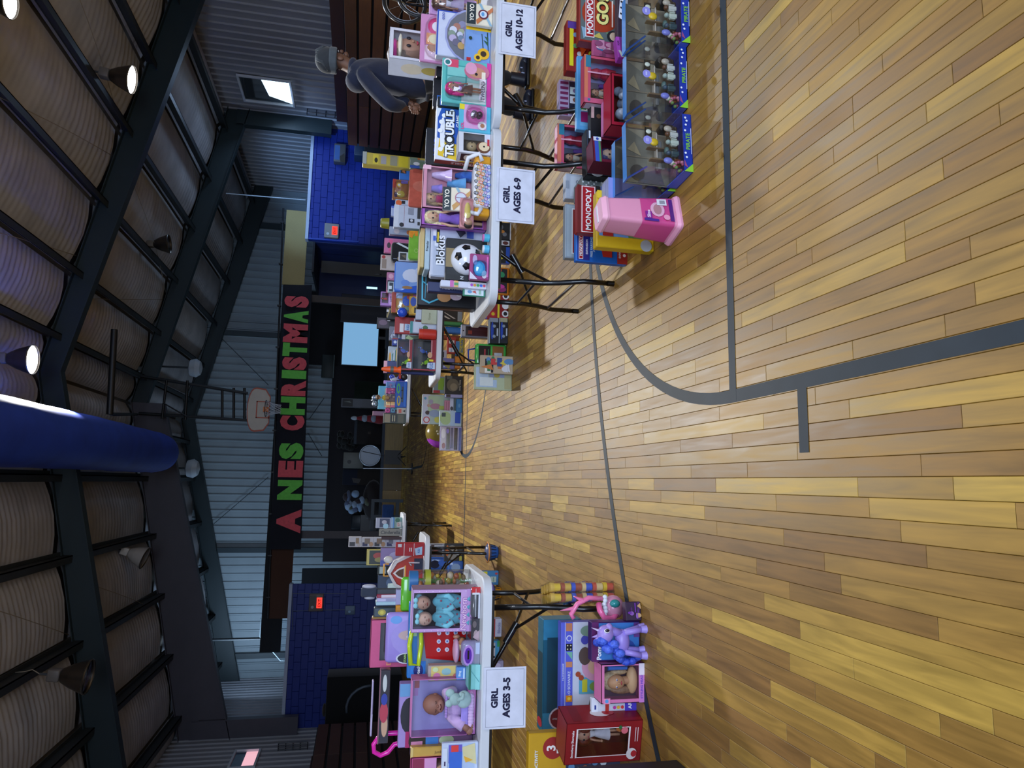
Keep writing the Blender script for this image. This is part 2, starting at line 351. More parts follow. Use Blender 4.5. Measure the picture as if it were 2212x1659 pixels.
w, hh, ww, fx = hiwin('window_2', XL+.05, 1, 19.2, 20.3, 3.6, 4.15)
q = MB(); q.poly([(.0, -ww, -hh), (.0, ww, -hh), (.0, ww, hh*.1), (.0, -ww, hh*.1)], '#fff'); q.build('sunlit_brick', 'sunlit_pink', w)
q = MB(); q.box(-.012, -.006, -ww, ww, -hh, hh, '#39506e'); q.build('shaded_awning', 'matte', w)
# ---- ceiling: rafters, purlins, quilted insulation
q = MB(); q.add([(XL, YN, roof(XL)+.28), (XC, YN, roof(XC)+.28), (XR, YN, roof(XR)+.28), (XL, YB, roof(XL)+.28), (XC, YB, roof(XC)+.28), (XR, YB, roof(XR)+.28)], [(0, 1, 4, 3), (1, 2, 5, 4)], '#8d8378')
ceil = struct(q.build('ceiling', 'vinyl'))
STEEL = '#1d2b2f'
frames = [3.6, 9.7, 15.6, 21.5, 27.3]
for k, Y in enumerate(frames):
    for sg in (-1, 1):
        xe = (XR if sg > 0 else XL); q = MB()
        a, b = XC, xe; zt0, zt1 = roof(a)-.02, roof(b)-.02; dp0, dp1 = .40, .62
        grey = (k == 3 and sg < 0); c = '#4a4750' if grey else STEEL
        if grey: dp0, dp1 = .85, 1.3
        zb0, zb1 = zt0-dp0, zt1-dp1
        q.add([(a, Y-.012, zt0), (b, Y-.012, zt1), (b, Y-.012, zb1), (a, Y-.012, zb0), (a, Y+.012, zt0), (b, Y+.012, zt1), (b, Y+.012, zb1), (a, Y+.012, zb0)], [(0, 1, 2, 3), (7, 6, 5, 4)], c)
        for z0, z1 in ((zt0, zt1), (zb0, zb1)):
            q.add([(a, Y-.11, z0), (b, Y-.11, z1), (b, Y+.11, z1), (a, Y+.11, z0), (a, Y-.11, z0-.02), (b, Y-.11, z1-.02), (b, Y+.11, z1-.02), (a, Y+.11, z0-.02)], [(0, 1, 2, 3), (7, 6, 5, 4), (0, 4, 5, 1), (2, 6, 7, 3)], c)
        q.build('rafter', 'paint', ceil)
        if k == 3:
            q = MB(); xi = xe-sg*.05; q.box(xi-sg*.45, xi, Y-.11, Y-.09, 2.75, roof(xe)-.3, c); q.box(xi-sg*.47, xi-sg*.45, Y-.12, Y+.12, 2.75, roof(xe)-.5, c); q.build('column', 'paint', wr if sg > 0 else wl)
PX = [.75, 2.05, 3.6, 5.2, 6.8, 8.4]
for dx in PX:
    for sg in (-1, 1):
        x = XC+sg*dx; z = roof(x); q = MB(); c = '#262b2d'
        q.box(x-.01, x+.01, YN, YB, z-.2, z, c); q.box(x-.13, x+.01, YN, YB, z-.2, z-.185, c); q.box(x-.02, x+.08, YN, YB, z-.015, z, c)
        q.build('purlin', 'paint', ceil)
edges = [0]+PX+[9.05]
IC = ['#b0afb2', '#abaaae', '#b5b2b2', '#a6a6aa']
for bi, (ya, yb) in enumerate(zip([-1.5]+frames[:-1], frames)):
    for sg in (-1, 1):
        for a, b in zip(edges, edges[1:]):
            q = MB(); ny = 230 if bi > 1 else 120 if bi == 1 else 10; nx = 4; ph = R.random()*6; vs = []; c = R.choice(IC)
            for j in range(ny+1):
                for i in range(nx+1):
                    u, v = i/nx, j/ny; x = XC+sg*(a+.04+(b-a-.08)*u); y = ya+.1+(yb-ya-.2)*v
                    env = math.sin(math.pi*u)**.6; amp = .02*(.3+.7*abs(math.sin(ph+v*3.3)))
                    z = roof(x)+.12-.10*math.sin(math.pi*u)-amp*(.5+.5*math.sin(v*190+ph+1.6*math.sin(u*3+ph)+4*math.sin(v*5+ph)))*env-.02*math.sin(math.pi*v)
                    vs.append((x, y, z))
            q.add(vs, [(j*(nx+1)+i, j*(nx+1)+i+1, (j+1)*(nx+1)+i+1, (j+1)*(nx+1)+i) for j in range(ny) for i in range(nx)], c, True)
            q.build('insulation_panel', 'vinyl', ceil)
# cords sagging beneath the insulation
for i, (x0, y0, x1, y1) in enumerate([(8.4, 9.9, 7.2, 15.4), (5.2, 9.9, 6.6, 15.4), (6.8, 15.8, 5.2, 21.3), (3.6, 15.8, 5.0, 21.3), (-1.2, 10, -3, 15.4), (-2, 15.8, -3.6, 21.3), (-4.2, 10, -5.4, 15.4), (3.4, 10.2, 4.4, 15.4)]):
    q = MB(); pts = []
    for k in range(9):
        t = k/8; x = x0+(x1-x0)*t; pts.append((x, y0+(y1-y0)*t, roof(x)-.03-.12*math.sin(math.pi*t)))
    q.tube(pts, .007, '#8f8574', 5); q.build('cord', 'matte', ceil)
# ---- blue block walls either side of the stage, each block its own piece
BLUE = '#08257e'
def blockwall(n, x0, x1, z1, door=None):
    q = MB(); q.box(x0+.02, x1-.02, YW+.02, YW+.2, 0, z1, '#0a2a7a'); w = struct(q.build(n, 'paint'))
    q = MB(); q.box(x0, x1, YW-.06, YW+.24, z1, z1+.09, '#aab4c8'); q.build('ledge', 'paint', w)
    me = {}; z = 1.0; row = 0
    while z < z1-.02:
        hh = min(.2, z1-z); x = x0-(.2 if row % 2 else 0)
        while x < x1-.01:
            a, b = max(x, x0), min(x+.4, x1); k = (round(b-a, 3), round(hh, 3))
            if b-a > .03:
                if k not in me: q = MB(); q.box(-k[0]/2+.004, k[0]/2-.004, -.03, .01, .004, k[1]-.004, BLUE, .005); me[k] = q.mesh('block'); me[k].materials.append(MATS['paint'])
                o = bpy.data.objects.new('block', me[k]); COL.objects.link(o); o.parent = w; o.location = ((a+b)/2, YW+.012, z)
            x += .4
        z += .2; row += 1
    return w
bwr = blockwall('wall_back_right', 7.36, XR-.02, 3.3)
bwl = blockwall('wall_back_left', XL+.02, -3.0, 3.15)
# ---- header over the stage mouth with straw panel, brown panel
q = MB()
hp = [at(614, 455, YW+.45), at(661, 455, YW+.45), at(586, 1187, YW+.45)]
zt_r, zb_r = at(614, 540, YW+.45).z, at(661, 540, YW+.45).z
hd = struct(MB().box(-5.0, 8.2, YW+.5, YW+.62, zb_r+.05, zt_r-.03, '#15181c').build('trim_1', 'matte'))
def panel(n, t, b, l, r, c, mt):
    A = at((t+b)/2, l, YW+.45).x; B = at((t+b)/2, r, YW+.45).x; zt = at(t, (l+r)/2, YW+.45).z; zb = at(b, (l+r)/2, YW+.45).z
    return MB().box(A, B, YW+.44, YW+.49, zb, zt, c).build(n, mt, hd)
panel('straw_panel', 614, 662, 616, 455, '#9a8a5c', 'burlap'); panel('plywood_panel', 582, 630, 1336, 1186, '#4b3023', 'burlap')
q = MB(); q.cyl(at(612, 450, YW+.38), at(579, 1336, YW+.38), .028, col='#111419', n=8); q.build('curtain_rod', 'paint', hd)
for t in range(10):
    py = 480+t*90; px = 611-(py-450)*.0372; q = MB(); p = at(px, py, YW+.38); q.box(p.x-.02, p.x+.02, p.y-.03, p.y+.1, p.z-.05, p.z+.06, '#111419'); q.build('rod_bracket', 'paint', hd)
for i, (t, b, py) in enumerate(((660, 905, 651), (655, 905, 1155))):
    p = at(760, py, YW+.55); q = MB(); q.box(p.x-.11, p.x+.11, p.y-.05, p.y+.05, 0, at(t, py, YW+.55).z+.15, '#33261d' if i == 0 else '#3a3438'); struct(q.build('trim_%d' % (i+2), 'board_wood'))
# side rooms behind the walls: dark returns, the lit doorway, a lighter door leaf
p0 = at(700, 540, 25.2); q = MB()
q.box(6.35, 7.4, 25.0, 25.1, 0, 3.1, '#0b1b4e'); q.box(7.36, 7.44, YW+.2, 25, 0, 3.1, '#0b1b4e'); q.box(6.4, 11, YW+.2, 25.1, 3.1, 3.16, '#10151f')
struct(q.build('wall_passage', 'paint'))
d1 = struct(empty('door_1', (7.0, YW+1.3, 0))); q = MB(); q.box(-.28, .12, -.03, .03, .02, 2.95, '#3d3a36', .01); q.build('door_leaf', 'paint', d1); q = MB(); q.tube([(-.22, -.03, 1.0), (-.22, -.08, 1.02), (-.22, -.08, 1.2), (-.22, -.03, 1.22)], .012, '#888'); q.build('door_handle', 'metal', d1)
d2 = struct(empty('door_2', (5.9, 24.6, 0))); q = MB(); q.box(-.5, .5, 0, .05, .02, 2.3, '#0c1222', .01); q.build('door_leaf', 'paint', d2)
pa, pb = at(792, 621, 24.55), at(815, 621, 24.55); q = MB(); q.box(pa.x-5.9-.035, pa.x-5.9+.035, -.05, -.03, pb.z, pa.z, '#fff'); q.build('door_glass', 'door_light', d2)
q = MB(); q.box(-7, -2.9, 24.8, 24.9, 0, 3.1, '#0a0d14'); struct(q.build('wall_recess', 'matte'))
d3 = struct(empty('door_3', (-3.95, 24.7, 0)))
# ---- stage
ST0, STX0, STX1 = 24.6, -2.75, 6.5
sz = at(823, 1000, ST0).z
q = MB(); q.box(STX0, STX1, ST0, YB-.1, sz-.09, sz, '#1b1e24'); q.box(STX0, STX1, ST0-.02, ST0, sz-.09, sz, '#39414d'); stg = struct(q.build('stage_platform', 'matte'))
x = STX0; i = 0
while x < STX1:
    w_ = min(1.22, STX1-x); q = MB(); q.box(x+.006, x+w_-.006, ST0-.01, ST0+.01, 0, sz-.09, ['#7a6230', '#84693a', '#5f4d2c', '#8a7446'][i % 4]); q.build('plywood_panel', 'board_wood', stg); x += 1.22; i += 1
zt = at(712, 930, YB-.2).z
q = MB(); q.box(STX0-.2, STX1+.2, YB-.3, YB-.2, sz, zt, '#1a1519'); struct(q.build('wall_stage', 'matte'))
q = MB(); p = at(722, 660, YB-.35); p2 = at(722, 790, YB-.35); q.box(p2.x, STX1+.6, YB-.35, YB-.3, sz, zt+1.35, '#0d0c0f'); struct(q.build('trim_4', 'matte'))
# ---- banner with cut paper letters
q = MB(); nb = 60; A0, A1 = at(614, 615, YW+.3), at(582, 1187, YW+.3); B0, B1 = at(674, 615, YW+.3), at(650, 1187, YW+.3); vs = []
for i in range(nb+1):
    t = i/nb; a = A1.lerp(A0, t); b = B1.lerp(B0, t)
    for j in range(5):
        p = a.lerp(b, j/4); vs.append((p.x, p.y+.025*math.sin(t*70)*math.sin(j*.8)+.02*math.sin(t*23+j), p.z))
q.add(vs, [(i*5+j, i*5+j+1, i*5+j+6, i*5+j+5) for i in range(nb) for j in range(4)], '#141722', True)
ban = tag(q.build('banner', 'cloth'), 'long black cloth banner with red and green cut letters hung over the stage', 'banner')
RED, GRN = '#e05a64', '#6cc852'
for ch, ya, yb, c in (('A', 1152, 1100, RED), ('N', 1080, 1037, GRN), ('E', 1031, 995, RED), ('S', 992, 956, GRN), ('C', 930, 898, RED), ('H', 896, 857, GRN), ('R', 855, 821, RED), ('I', 818, 800, GRN), ('S', 799, 771, RED), ('T', 770, 741, GRN), ('M', 740, 700, RED), ('A', 697, 670, GRN), ('S', 664, 639, RED)):
    ym = (ya+yb)/2; base = 597+(1125-ym)*.0365; Y = YW+.24
    a = at(base+27, ya, Y); b = at(base+27, yb, Y); zt_ = at(base, ym, Y).z; zb_ = at(base+53, ym, Y).z
    vs, fs, asp = text_mesh(ch, .075); W_, H_ = b.x-a.x, zt_-zb_; q = MB(); n = len(vs)
    q.add([((a.x+b.x)/2+u*W_, Y, (zt_+zb_)/2+v*H_) for u, v in vs]+[((a.x+b.x)/2+u*W_, Y+.004, (zt_+zb_)/2+v*H_) for u, v in vs], fs+[tuple(i+n for i in f)[::-1] for f in fs], c)
    q.build('letter', 'matte', ban)
# ---- basketball goal hung from the roof
GY = 20.8; g = thing('basketball_goal', 'fan shaped white basketball backboard with orange rim hung from the roof', 'basketball hoop', at(560, 885, GY))
gl = g.location; 
def gp(px, py, Y=GY): return at(px, py, Y)-gl
bx0, bx1 = gp(560, 934).x, gp(560, 836).x; bc = (bx0+bx1)/2; zt_ = gp(533, 885).z; zb_ = gp(583, 885).z
def fan(s): 
    hw = (bx1-bx0)/2*s; hc = (zt_+zb_)/2; P = []
    for k in range(13): t = math.pi*k/12; P.append((bc+hw*math.cos(t)*.98, hc+(zt_-hc)*s*(.25+.75*math.sin(t)**.8)))
    P += [(bc-hw*.93, hc-(hc-zb_)*s*.55), (bc-hw*.6, hc-(hc-zb_)*s), (bc+hw*.6, hc-(hc-zb_)*s), (bc+hw*.93, hc-(hc-zb_)*s*.55)]; return P
q = MB(); P = fan(1); n = len(P); q.add([(x, 0, z) for x, z in P]+[(x, .04, z) for x, z in P], [tuple(range(n))[::-1], tuple(range(n, 2*n))]+[(i, (i+1) % n, n+(i+1) % n, n+i) for i in range(n)], '#a8482a')
q.build('backboard_edge', 'paint', g)
q = MB(); q.poly([(x, -.004, z) for x, z in fan(.93)][::-1], '#b9b1a4'); q.build('backboard', 'paint', g)
q = MB(); w_ = .24
for a, b, c, d in ((-w_, w_, .06, .09), (-w_, w_, -.27, -.24), (-w_, -w_+.03, -.27, .09), (w_-.03, w_, -.27, .09)): q.box(bc+a, bc+b, -.012, -.006, (zt_+zb_)/2+c-.03, (zt_+zb_)/2+d-.03, '#b04a2a')
q.build('target_square', 'paint', g)
rz_ = zb_+.06; q = MB(); q.tube([(bc+.225*math.cos(t*math.pi/12), -.38+.225*math.sin(t*math.pi/12), rz_) for t in range(24)], .012, '#33353a', 6, True); q.box(bc-.07, bc+.07, -.17, 0, rz_-.05, rz_+.1, '#d8761e'); q.build('rim', 'paint', g)
q = MB()
for t in range(12):
    for d in (1, -1):
        q.tube([(bc+r*math.cos((t+d*s)*math.pi/6), -.38+r*math.sin((t+d*s)*math.pi/6), rz_-.4*s/3) for r, s in ((.225, 0), (.17, 1), (.13, 2), (.12, 3))], .004, '#c8ccd4', 4)
q.build('net', 'cloth', g)
q = MB(); PB = '#0c0f12'
for py0, py1, xa in ((835, 812, 1), (908, 893, 0)):
    top = gp(300, py1+0, GY+.1); bot = gp(535, py0+15 if xa else py0, GY+.1); q.cyl(bot, top, .045, col=PB, n=8)
for px in (480, 505, 528): a, b = gp(px, 908, GY+.1), gp(px, 838, GY+.1); q.cyl(a, b, .035, col=PB, n=8)
q.cyl(gp(350, 905, GY), gp(360, 822, GY), .035, col=PB, n=8); q.cyl(gp(400, 907, GY), gp(405, 822, GY), .035, col=PB, n=8)
q.cyl(gp(352, 870, GY-.05), gp(404, 900, GY-.05), .02, col=PB, n=6); q.cyl(gp(295, 895, GY), gp(240, 895, 16.5), .04, col=PB, n=8); q.cyl(gp(300, 815, GY), gp(245, 790, 16.5), .04, col=PB, n=8)
q.cyl(gp(237, 895, 16.3), gp(247, 712, 16.3), .07, col=PB, n=8)
q.build('hanger_frame', 'paint', g)
# ---- air duct sleeve, blue
q = MB(); dc = (.6, 6.38); rd = .5; n = 28; vs = []; ys = [5.0+i*.48 for i in range(31)]
for j, y in enumerate(ys):
    for i in range(n):
        t = 2*math.pi*i/n; rr = rd*(1+.012*math.sin(3*t+y)+.01*math.sin(y*4)); 
        if j == len(ys)-1: rr *= .93
        vs.append((dc[0]+rr*math.cos(t), y, dc[1]+rr*math.sin(t)))
q.add(vs, [(j*n+i, j*n+(i+1) % n, (j+1)*n+(i+1) % n, (j+1)*n+i) for j in range(len(ys)-1) for i in range(n)], '#1c3fb0', True)
du = thing('air_duct', 'long bright blue fabric air duct hanging under the roof ridge', 'duct', (0, 0, 0)); q.build('sleeve', 'vinyl', du)
q = MB()
q.lathe([(0, 19.40), (.42, 19.40), (.47, 19.42)], (dc[0], 0, dc[1]), '#16348f', 24, 'y'); q.build('end_cap', 'vinyl', du)
for y in (6, 9, 12, 15, 18): MB().cyl((dc[0], y, dc[1]+rd-.03), (dc[0], y, roof(dc[0])-.1), .008, col='#222', n=5).build('hanging_wire', 'paint', du)
# ---- high bay lamps
def baylamp(label, x, y, z, s, lit, tilt=0, white=False):
    t = thing('high_bay_lamp', label, 'lamp', (x, y, z), 0, 0, tilt); c = '#b8b2ab' if white else '#5d554e'
    q = MB(); q.lathe([(.06*s, .42*s), (.12*s, .40*s), (.2*s, .25*s), (.27*s, .06*s), (.29*s, 0)], (0, 0, 0), c, 22); q.build('reflector', 'paint' if white else 'metal', t)
    q = MB(); q.lathe([(.29*s, .0), (.305*s, -.02*s), (.29*s, -.035*s)], (0, 0, 0), '#6b6660', 22); q.build('rim', 'metal', t)
    q = MB(); q.lathe([(.001, .012), (.28*s, .002)], (0, 0, 0), '#fff' if lit else '#b7bcc4', 22); q.build('lens', 'lamp_glow' if lit else 'glass', t)
    q = MB(); q.box(-.1*s, .1*s, -.1*s, .1*s, .42*s, .62*s, '#6c655e' if not white else '#c9c4bc', .02); q.cyl((0, 0, .62*s), (0, 0, .76*s), .02, col='#444', n=8); q.build('ballast_housing', 'paint', t)
    q = MB(); q.tube([(0, 0, .76*s), (.05, .03, .9*s), (.02, 0, 1.0*s), (0, 0, roof(x)-z)], .008, '#9a8f7c', 5); q.build('cord', 'matte', t)
    return t
p = at(283, 172, 13.5); baylamp('lit high bay lamp hanging right of the near rafter', p.x, p.y, p.z, .87, True, .12)
p = at(68, 777, 13.5); baylamp('lit high bay lamp close beside the blue duct', p.x, p.y, p.z, .87, True)
p = at(20, 5, 10.0); baylamp('lit high bay lamp at the picture corner farthest from the floor', p.x, p.y, p.z, .72, True, .1)
p = at(364, 527, 19); baylamp('unlit grey high bay lamp between the two right hand rafters', p.x, p.y, p.z, .82, False, -.1)
p = at(312, 1205, 19); baylamp('unlit white high bay lamp left of the duct', p.x, p.y, p.z, .9, False, .35, True)
p = at(188, 1462, 13.2); baylamp('unlit bell shaped lamp high at the left in front of a rafter', p.x, p.y, p.z, .92, False, .1)
for (px, py), lb in (((424, 795), 'small white round ceiling lamp beside the goal frame'), ((418, 1012), 'small white round ceiling lamp below the duct end')):
    p = at(px, py, 22.4); t = thing('round_lamp', lb, 'lamp', p); q = MB(); q.lathe([(.1, .22), (.24, .16), (.28, 0), (.2, -.12), (.05, -.17), (.001, -.175)], (0, 0, 0), '#aab4bd', 18); q.build('globe', 'plastic', t)
    q = MB(); q.cyl((0, 0, .2), (0, 0, roof(p.x)-p.z), .03, col='#2a3034', n=8); q.build('stem', 'paint', t)
# ================================================================== FURNITURE
def folding_table(label, x0, x1, yf, dep, H=.74, corner=.09, legs=(True, True)):
    t = thing('folding_table', label, 'table', ((x0+x1)/2, yf+dep/2, 0)); hw, hd_ = (x1-x0)/2, dep/2; TH = .045
    def rnd(s):
        P = []; 
        for cx, cy, a in ((hw-corner, hd_-corner, 0), (-hw+corner, hd_-corner, 90), (-hw+corner, -hd_+corner, 180), (hw-corner, -hd_+corner, 270)):
            for k in range(6): u = math.radians(a+18*k); P.append((cx+(corner-s)*math.cos(u), cy+(corner-s)*math.sin(u)))
        return P
    q = MB(); rings = [(rnd(0), H-TH), (rnd(0), H-.006), (rnd(.007), H), (rnd(.02), H-TH)]; n = 24
    for (P, z), (Q, z2) in ((rings[0], rings[1]), (rings[1], rings[2])):
        q.add([(x, y, z) for x, y in P]+[(x, y, z2) for x, y in Q], [(i, (i+1) % n, n+(i+1) % n, n+i) for i in range(n)], '#d3d8e0', True)
    q.add([(x, y, H) for x, y in rings[2][0]], [tuple(range(n))], '#d3d8e0'); q.add([(x, y, H-TH) for x, y in rings[0][0]], [tuple(range(n))[::-1]], '#b9bec8'); q.build('tabletop', 'plastic', t)
    K = '#0b0b0d'
    for y in (-hd_+.07, hd_-.07): MB().box(-hw+.1, hw-.1, y-.012, y+.012, H-TH-.025, H-TH, K).build('rail', 'black_steel', t)
    for sg, on in ((-1, legs[0]), (1, legs[1])):
        if not on: continue
        X = sg*(hw-.17)
        for sy in (-1, 1):
            q = MB(); ya = sy*(hd_-.13); yb = sy*(hd_-.03)
            q.tube([(X, ya, H-TH), (X, ya, H*.55), (X, ya+(yb-ya)*.3, H*.42), (X, yb, H*.25), (X, yb, .03)], .0155, K, 10); q.build('leg', 'black_steel', t)
            q = MB(); q.cyl((X, yb, 0), (X, yb, .04), .0165, col='#050506', n=10); q.build('foot_cap', 'plastic', t)
        q = MB(); q.cyl((X, -hd_+.12, H*.60), (X, hd_-.12, H*.60), .009, col=K, n=8); q.build('cross_bar', 'black_steel', t)
        q = MB(); q.cyl((X, -hd_+.045, H*.3), (X, hd_-.045, H*.3), .009, col='#4a3f38', n=8); q.build('cross_bar', 'black_steel', t)
        q = MB(); q.cyl((X-sg*.55*hw, 0, H-TH), (X-sg*.16, 0, H*.66), .013, col=K, n=8); q.cyl((X-sg*.17, 0, H*.67), (X, -hd_+.12, H*.47), .009, col=K, n=8); q.cyl((X-sg*.17, 0, H*.67), (X, hd_-.12, H*.47), .009, col=K, n=8)
        q.cyl((X-sg*.24, 0, H*.73), (X-sg*.13, 0, H*.64), .02, col='#141417', n=10); q.build('brace', 'black_steel', t)
    return t
TR1, TR2 = atz(1072, 330, .74).y, 0
xr_ = atz(1075, 243, .74).x
folding_table('white folding table of the 6-9 girls sign, first row right of the aisle', 1.0, xr_-.003, 3.80, .76)
folding_table('white folding table of the 10-12 girls sign, nearest the standing person', xr_+.003, xr_+1.22, 3.80, .76)
folding_table('white folding table of the 3-5 girls sign, first row left of the aisle', -2.35, -.50, 3.78, .76)
y2 = atz(944, 740, .74).y; x2 = atz(941, 818, .74).x
folding_table('white folding table in the second row on the right of the aisle', x2, x2+1.83, y2, .76)
y2l = atz(918, 1200, .74).y; x2l = atz(915, 1155, .74).x
folding_table('white folding table in the second row on the left, under the toy barn', x2l-1.83, x2l, y2l, .76)
folding_table('white folding table in the second row hidden under toy heaps at the right', x2+1.836, x2+3.66, y2, .76, legs=(False, True))
y3 = atz(879, 860, .74).y; x3 = atz(878, 912, .74).x
folding_table('white folding table in the third row on the right, farthest along', x3, x3+1.83, y3, .76)
y3l = atz(870, 1130, .74).y; x3l = atz(868, 1108, .74).x
folding_table('white folding table in the third row on the left, by the dark equipment frame', x3l-1.83, x3l, y3l, .76)
TZ0 = .7415
# ---- paper signs taped to the table edges
def sign(label, t, b, l, r, Y, l2):
    A = at((t+b)/2, l, Y); B = at((t+b)/2, r, Y); zt = at(t, (l+r)/2, Y).z; zb = at(b, (l+r)/2, Y).z; W_, H_ = B.x-A.x, zt-zb
    s = thing('paper_sign', label, 'sign', ((A.x+B.x)/2, Y, zb)); s.rotation_euler = (0, 0, 0)
    q = MB(); q.box(-W_/2, W_/2, 0, .0012, 0, H_, '#d6dbec'); q.build('sheet', 'matte', s)
    q = MB(); T = TF(-W_/2, 0, W_, H_, 0); k = '#4b5068'
    for e in ((.035, .05, .965, .056), (.035, .935, .965, .94), (.035, .05, .039, .94), (.961, .05, .965, .94)): q.art(T, W_, H_, [('r', *e, k)])
    q.text(T, .5, .74, W_*.32, 'GIRL', '#15163a', None, 1, .05, 0, W_, H_); q.text(T, .5, .46, W_*l2[1], l2[0], '#15163a', None, 1, .05, 0, W_, H_); q.build('lettering', 'matte', s)
sign('white paper sign reading GIRL AGES 10-12 taped to the table edge', 1078, 1158, 121, 8, 3.79, ('AGES 10-12', .80))
sign('white paper sign reading GIRL AGES 6-9 taped to the table edge', 1072, 1155, 481, 364, 3.79, ('AGES 6-9', .66))
sign('white paper sign reading GIRL AGES 3-5 taped to the table edge', 1044, 1136, 1574, 1441, 3.77, ('AGES 3-5', .66))
# ================================================================== TOYS
def figure(root, x, y, z, hh, skin='#b98a6c', hair='#5a3a22', top='#c85a8a', bot=None, name='doll', legs=True, sc=1.):
    q = MB(); hr = hh*.105*sc; hz = z+hh-hr*1.1
    q.ball((x, y, hz), (hr*.86, hr*.85, hr*1.08), skin, 12, 9); q.cyl((x, y, hz-hr), (x, y, hz-hr*1.7), hr*.3, col=skin, n=8)
    for s in (-1, 1):
        q.tube([(x+s*hh*.085, y, z+hh*.74), (x+s*hh*.13, y-.1*hh*.3, z+hh*.58), (x+s*hh*.135, y-hh*.06, z+hh*.45)], hh*.022, skin, 7); q.ball((x+s*hh*.135, y-hh*.06, z+hh*.43), hh*.028, skin, 7, 5)
        if legs: q.tube([(x+s*hh*.045, y, z+hh*.46), (x+s*hh*.045, y, z+hh*.24), (x+s*hh*.045, y, z+hh*.03)], hh*.03, skin, 7)
        q.ball((x+s*hr*.36, y-hr*.80, hz+hr*.05), (hr*.13, hr*.06, hr*.15), '#1a1420', 7, 5)
    q.ball((x, y-hr*.86, hz-hr*.22), (hr*.09, hr*.1, hr*.1), skin, 6, 4); q.ball((x, y-hr*.80, hz-hr*.5), (hr*.2, hr*.06, hr*.07), '#a8334a', 7, 4)
    b = q.build(name, 'skin', root)
    q = MB(); q.ball((x, y+hr*.25, hz+hr*.22), (hr*1.12, hr*.95, hr*1.12), hair, 12, 8)
    for s in (-1, 1): q.ball((x+s*hr*.85, y+hr*.2, hz-hr*.7), (hr*.38, hr*.4, hr*1.25), hair, 8, 6)
    q.build('hair', 'hair', b)
    q = MB(); bot = bot or top; q.lathe([(hh*.05, z+hh*.79), (hh*.085, z+hh*.75), (hh*.075, z+hh*.66), (hh*.055, z+hh*.58), (hh*.075, z+hh*.5)], (x, y, 0), top, 12)
    q.lathe([(hh*.06, z+hh*.58), (hh*.10, z+hh*.46), (hh*.145, z+hh*.28)], (x, y, 0), bot, 12); q.build('dress', 'cloth', b); return b
def busy(seed, pal, n=9, bg=None):
    r = random.Random(seed); E_ = [('r', 0.03, .03, .97, .97, bg)] if bg else []
    for i in range(n):
        c = pal[i % len(pal)]; k = r.random(); a, b = r.uniform(.1, .85), r.uniform(.1, .85); w, hh = r.uniform(.08, .3), r.uniform(.06, .22)
        if k < .4: E_.append(('c', a, b, w*.6, hh*.8, c))
        elif k < .75: E_.append(('r', max(.02, a-w), max(.02, b-hh/2), min(.98, a+w), min(.98, b+hh/2), c))
        else: E_.append(('p', [(max(.02, a-w), max(.02, b-hh)), (min(.98, a+w), max(.02, b-hh*.6)), (a, min(.98, b+hh))], c))
    return E_
EXT = {'character_pack', 'photo_box', 'chick_capsule', 'gold_rim_box', 'silver_pack', 'baby_doll_box', 'pink_card', 'gold_pack', 'clear_gems_pack', 'blue_white_pack', 'pink_bar_box', 'lilac_pack', 'cyan_box', 'pink_doll_card', 'tall_card', 'loader_pack', 'blue_pack', 'pink_pack', 'vehicle_pack', 'framed_photo'}
def dims(box, Y, on):
    t, b, l, r = box; pm = (l+r)/2
    if Y is None:
        z0 = {'F': 0., 'T': TZ0}.get(on, on); Y = atz(b, pm, z0).y
    elif on is None: z0 = at(b, pm, Y).z
    else: z0 = {'F': 0., 'T': TZ0}.get(on, on)
    A = at((t+b)/2, l, Y).x; B = at((t+b)/2, r, Y).x; z1 = at(t, pm, Y).z
    return A, B, z0, max(z1, z0+.01), Y
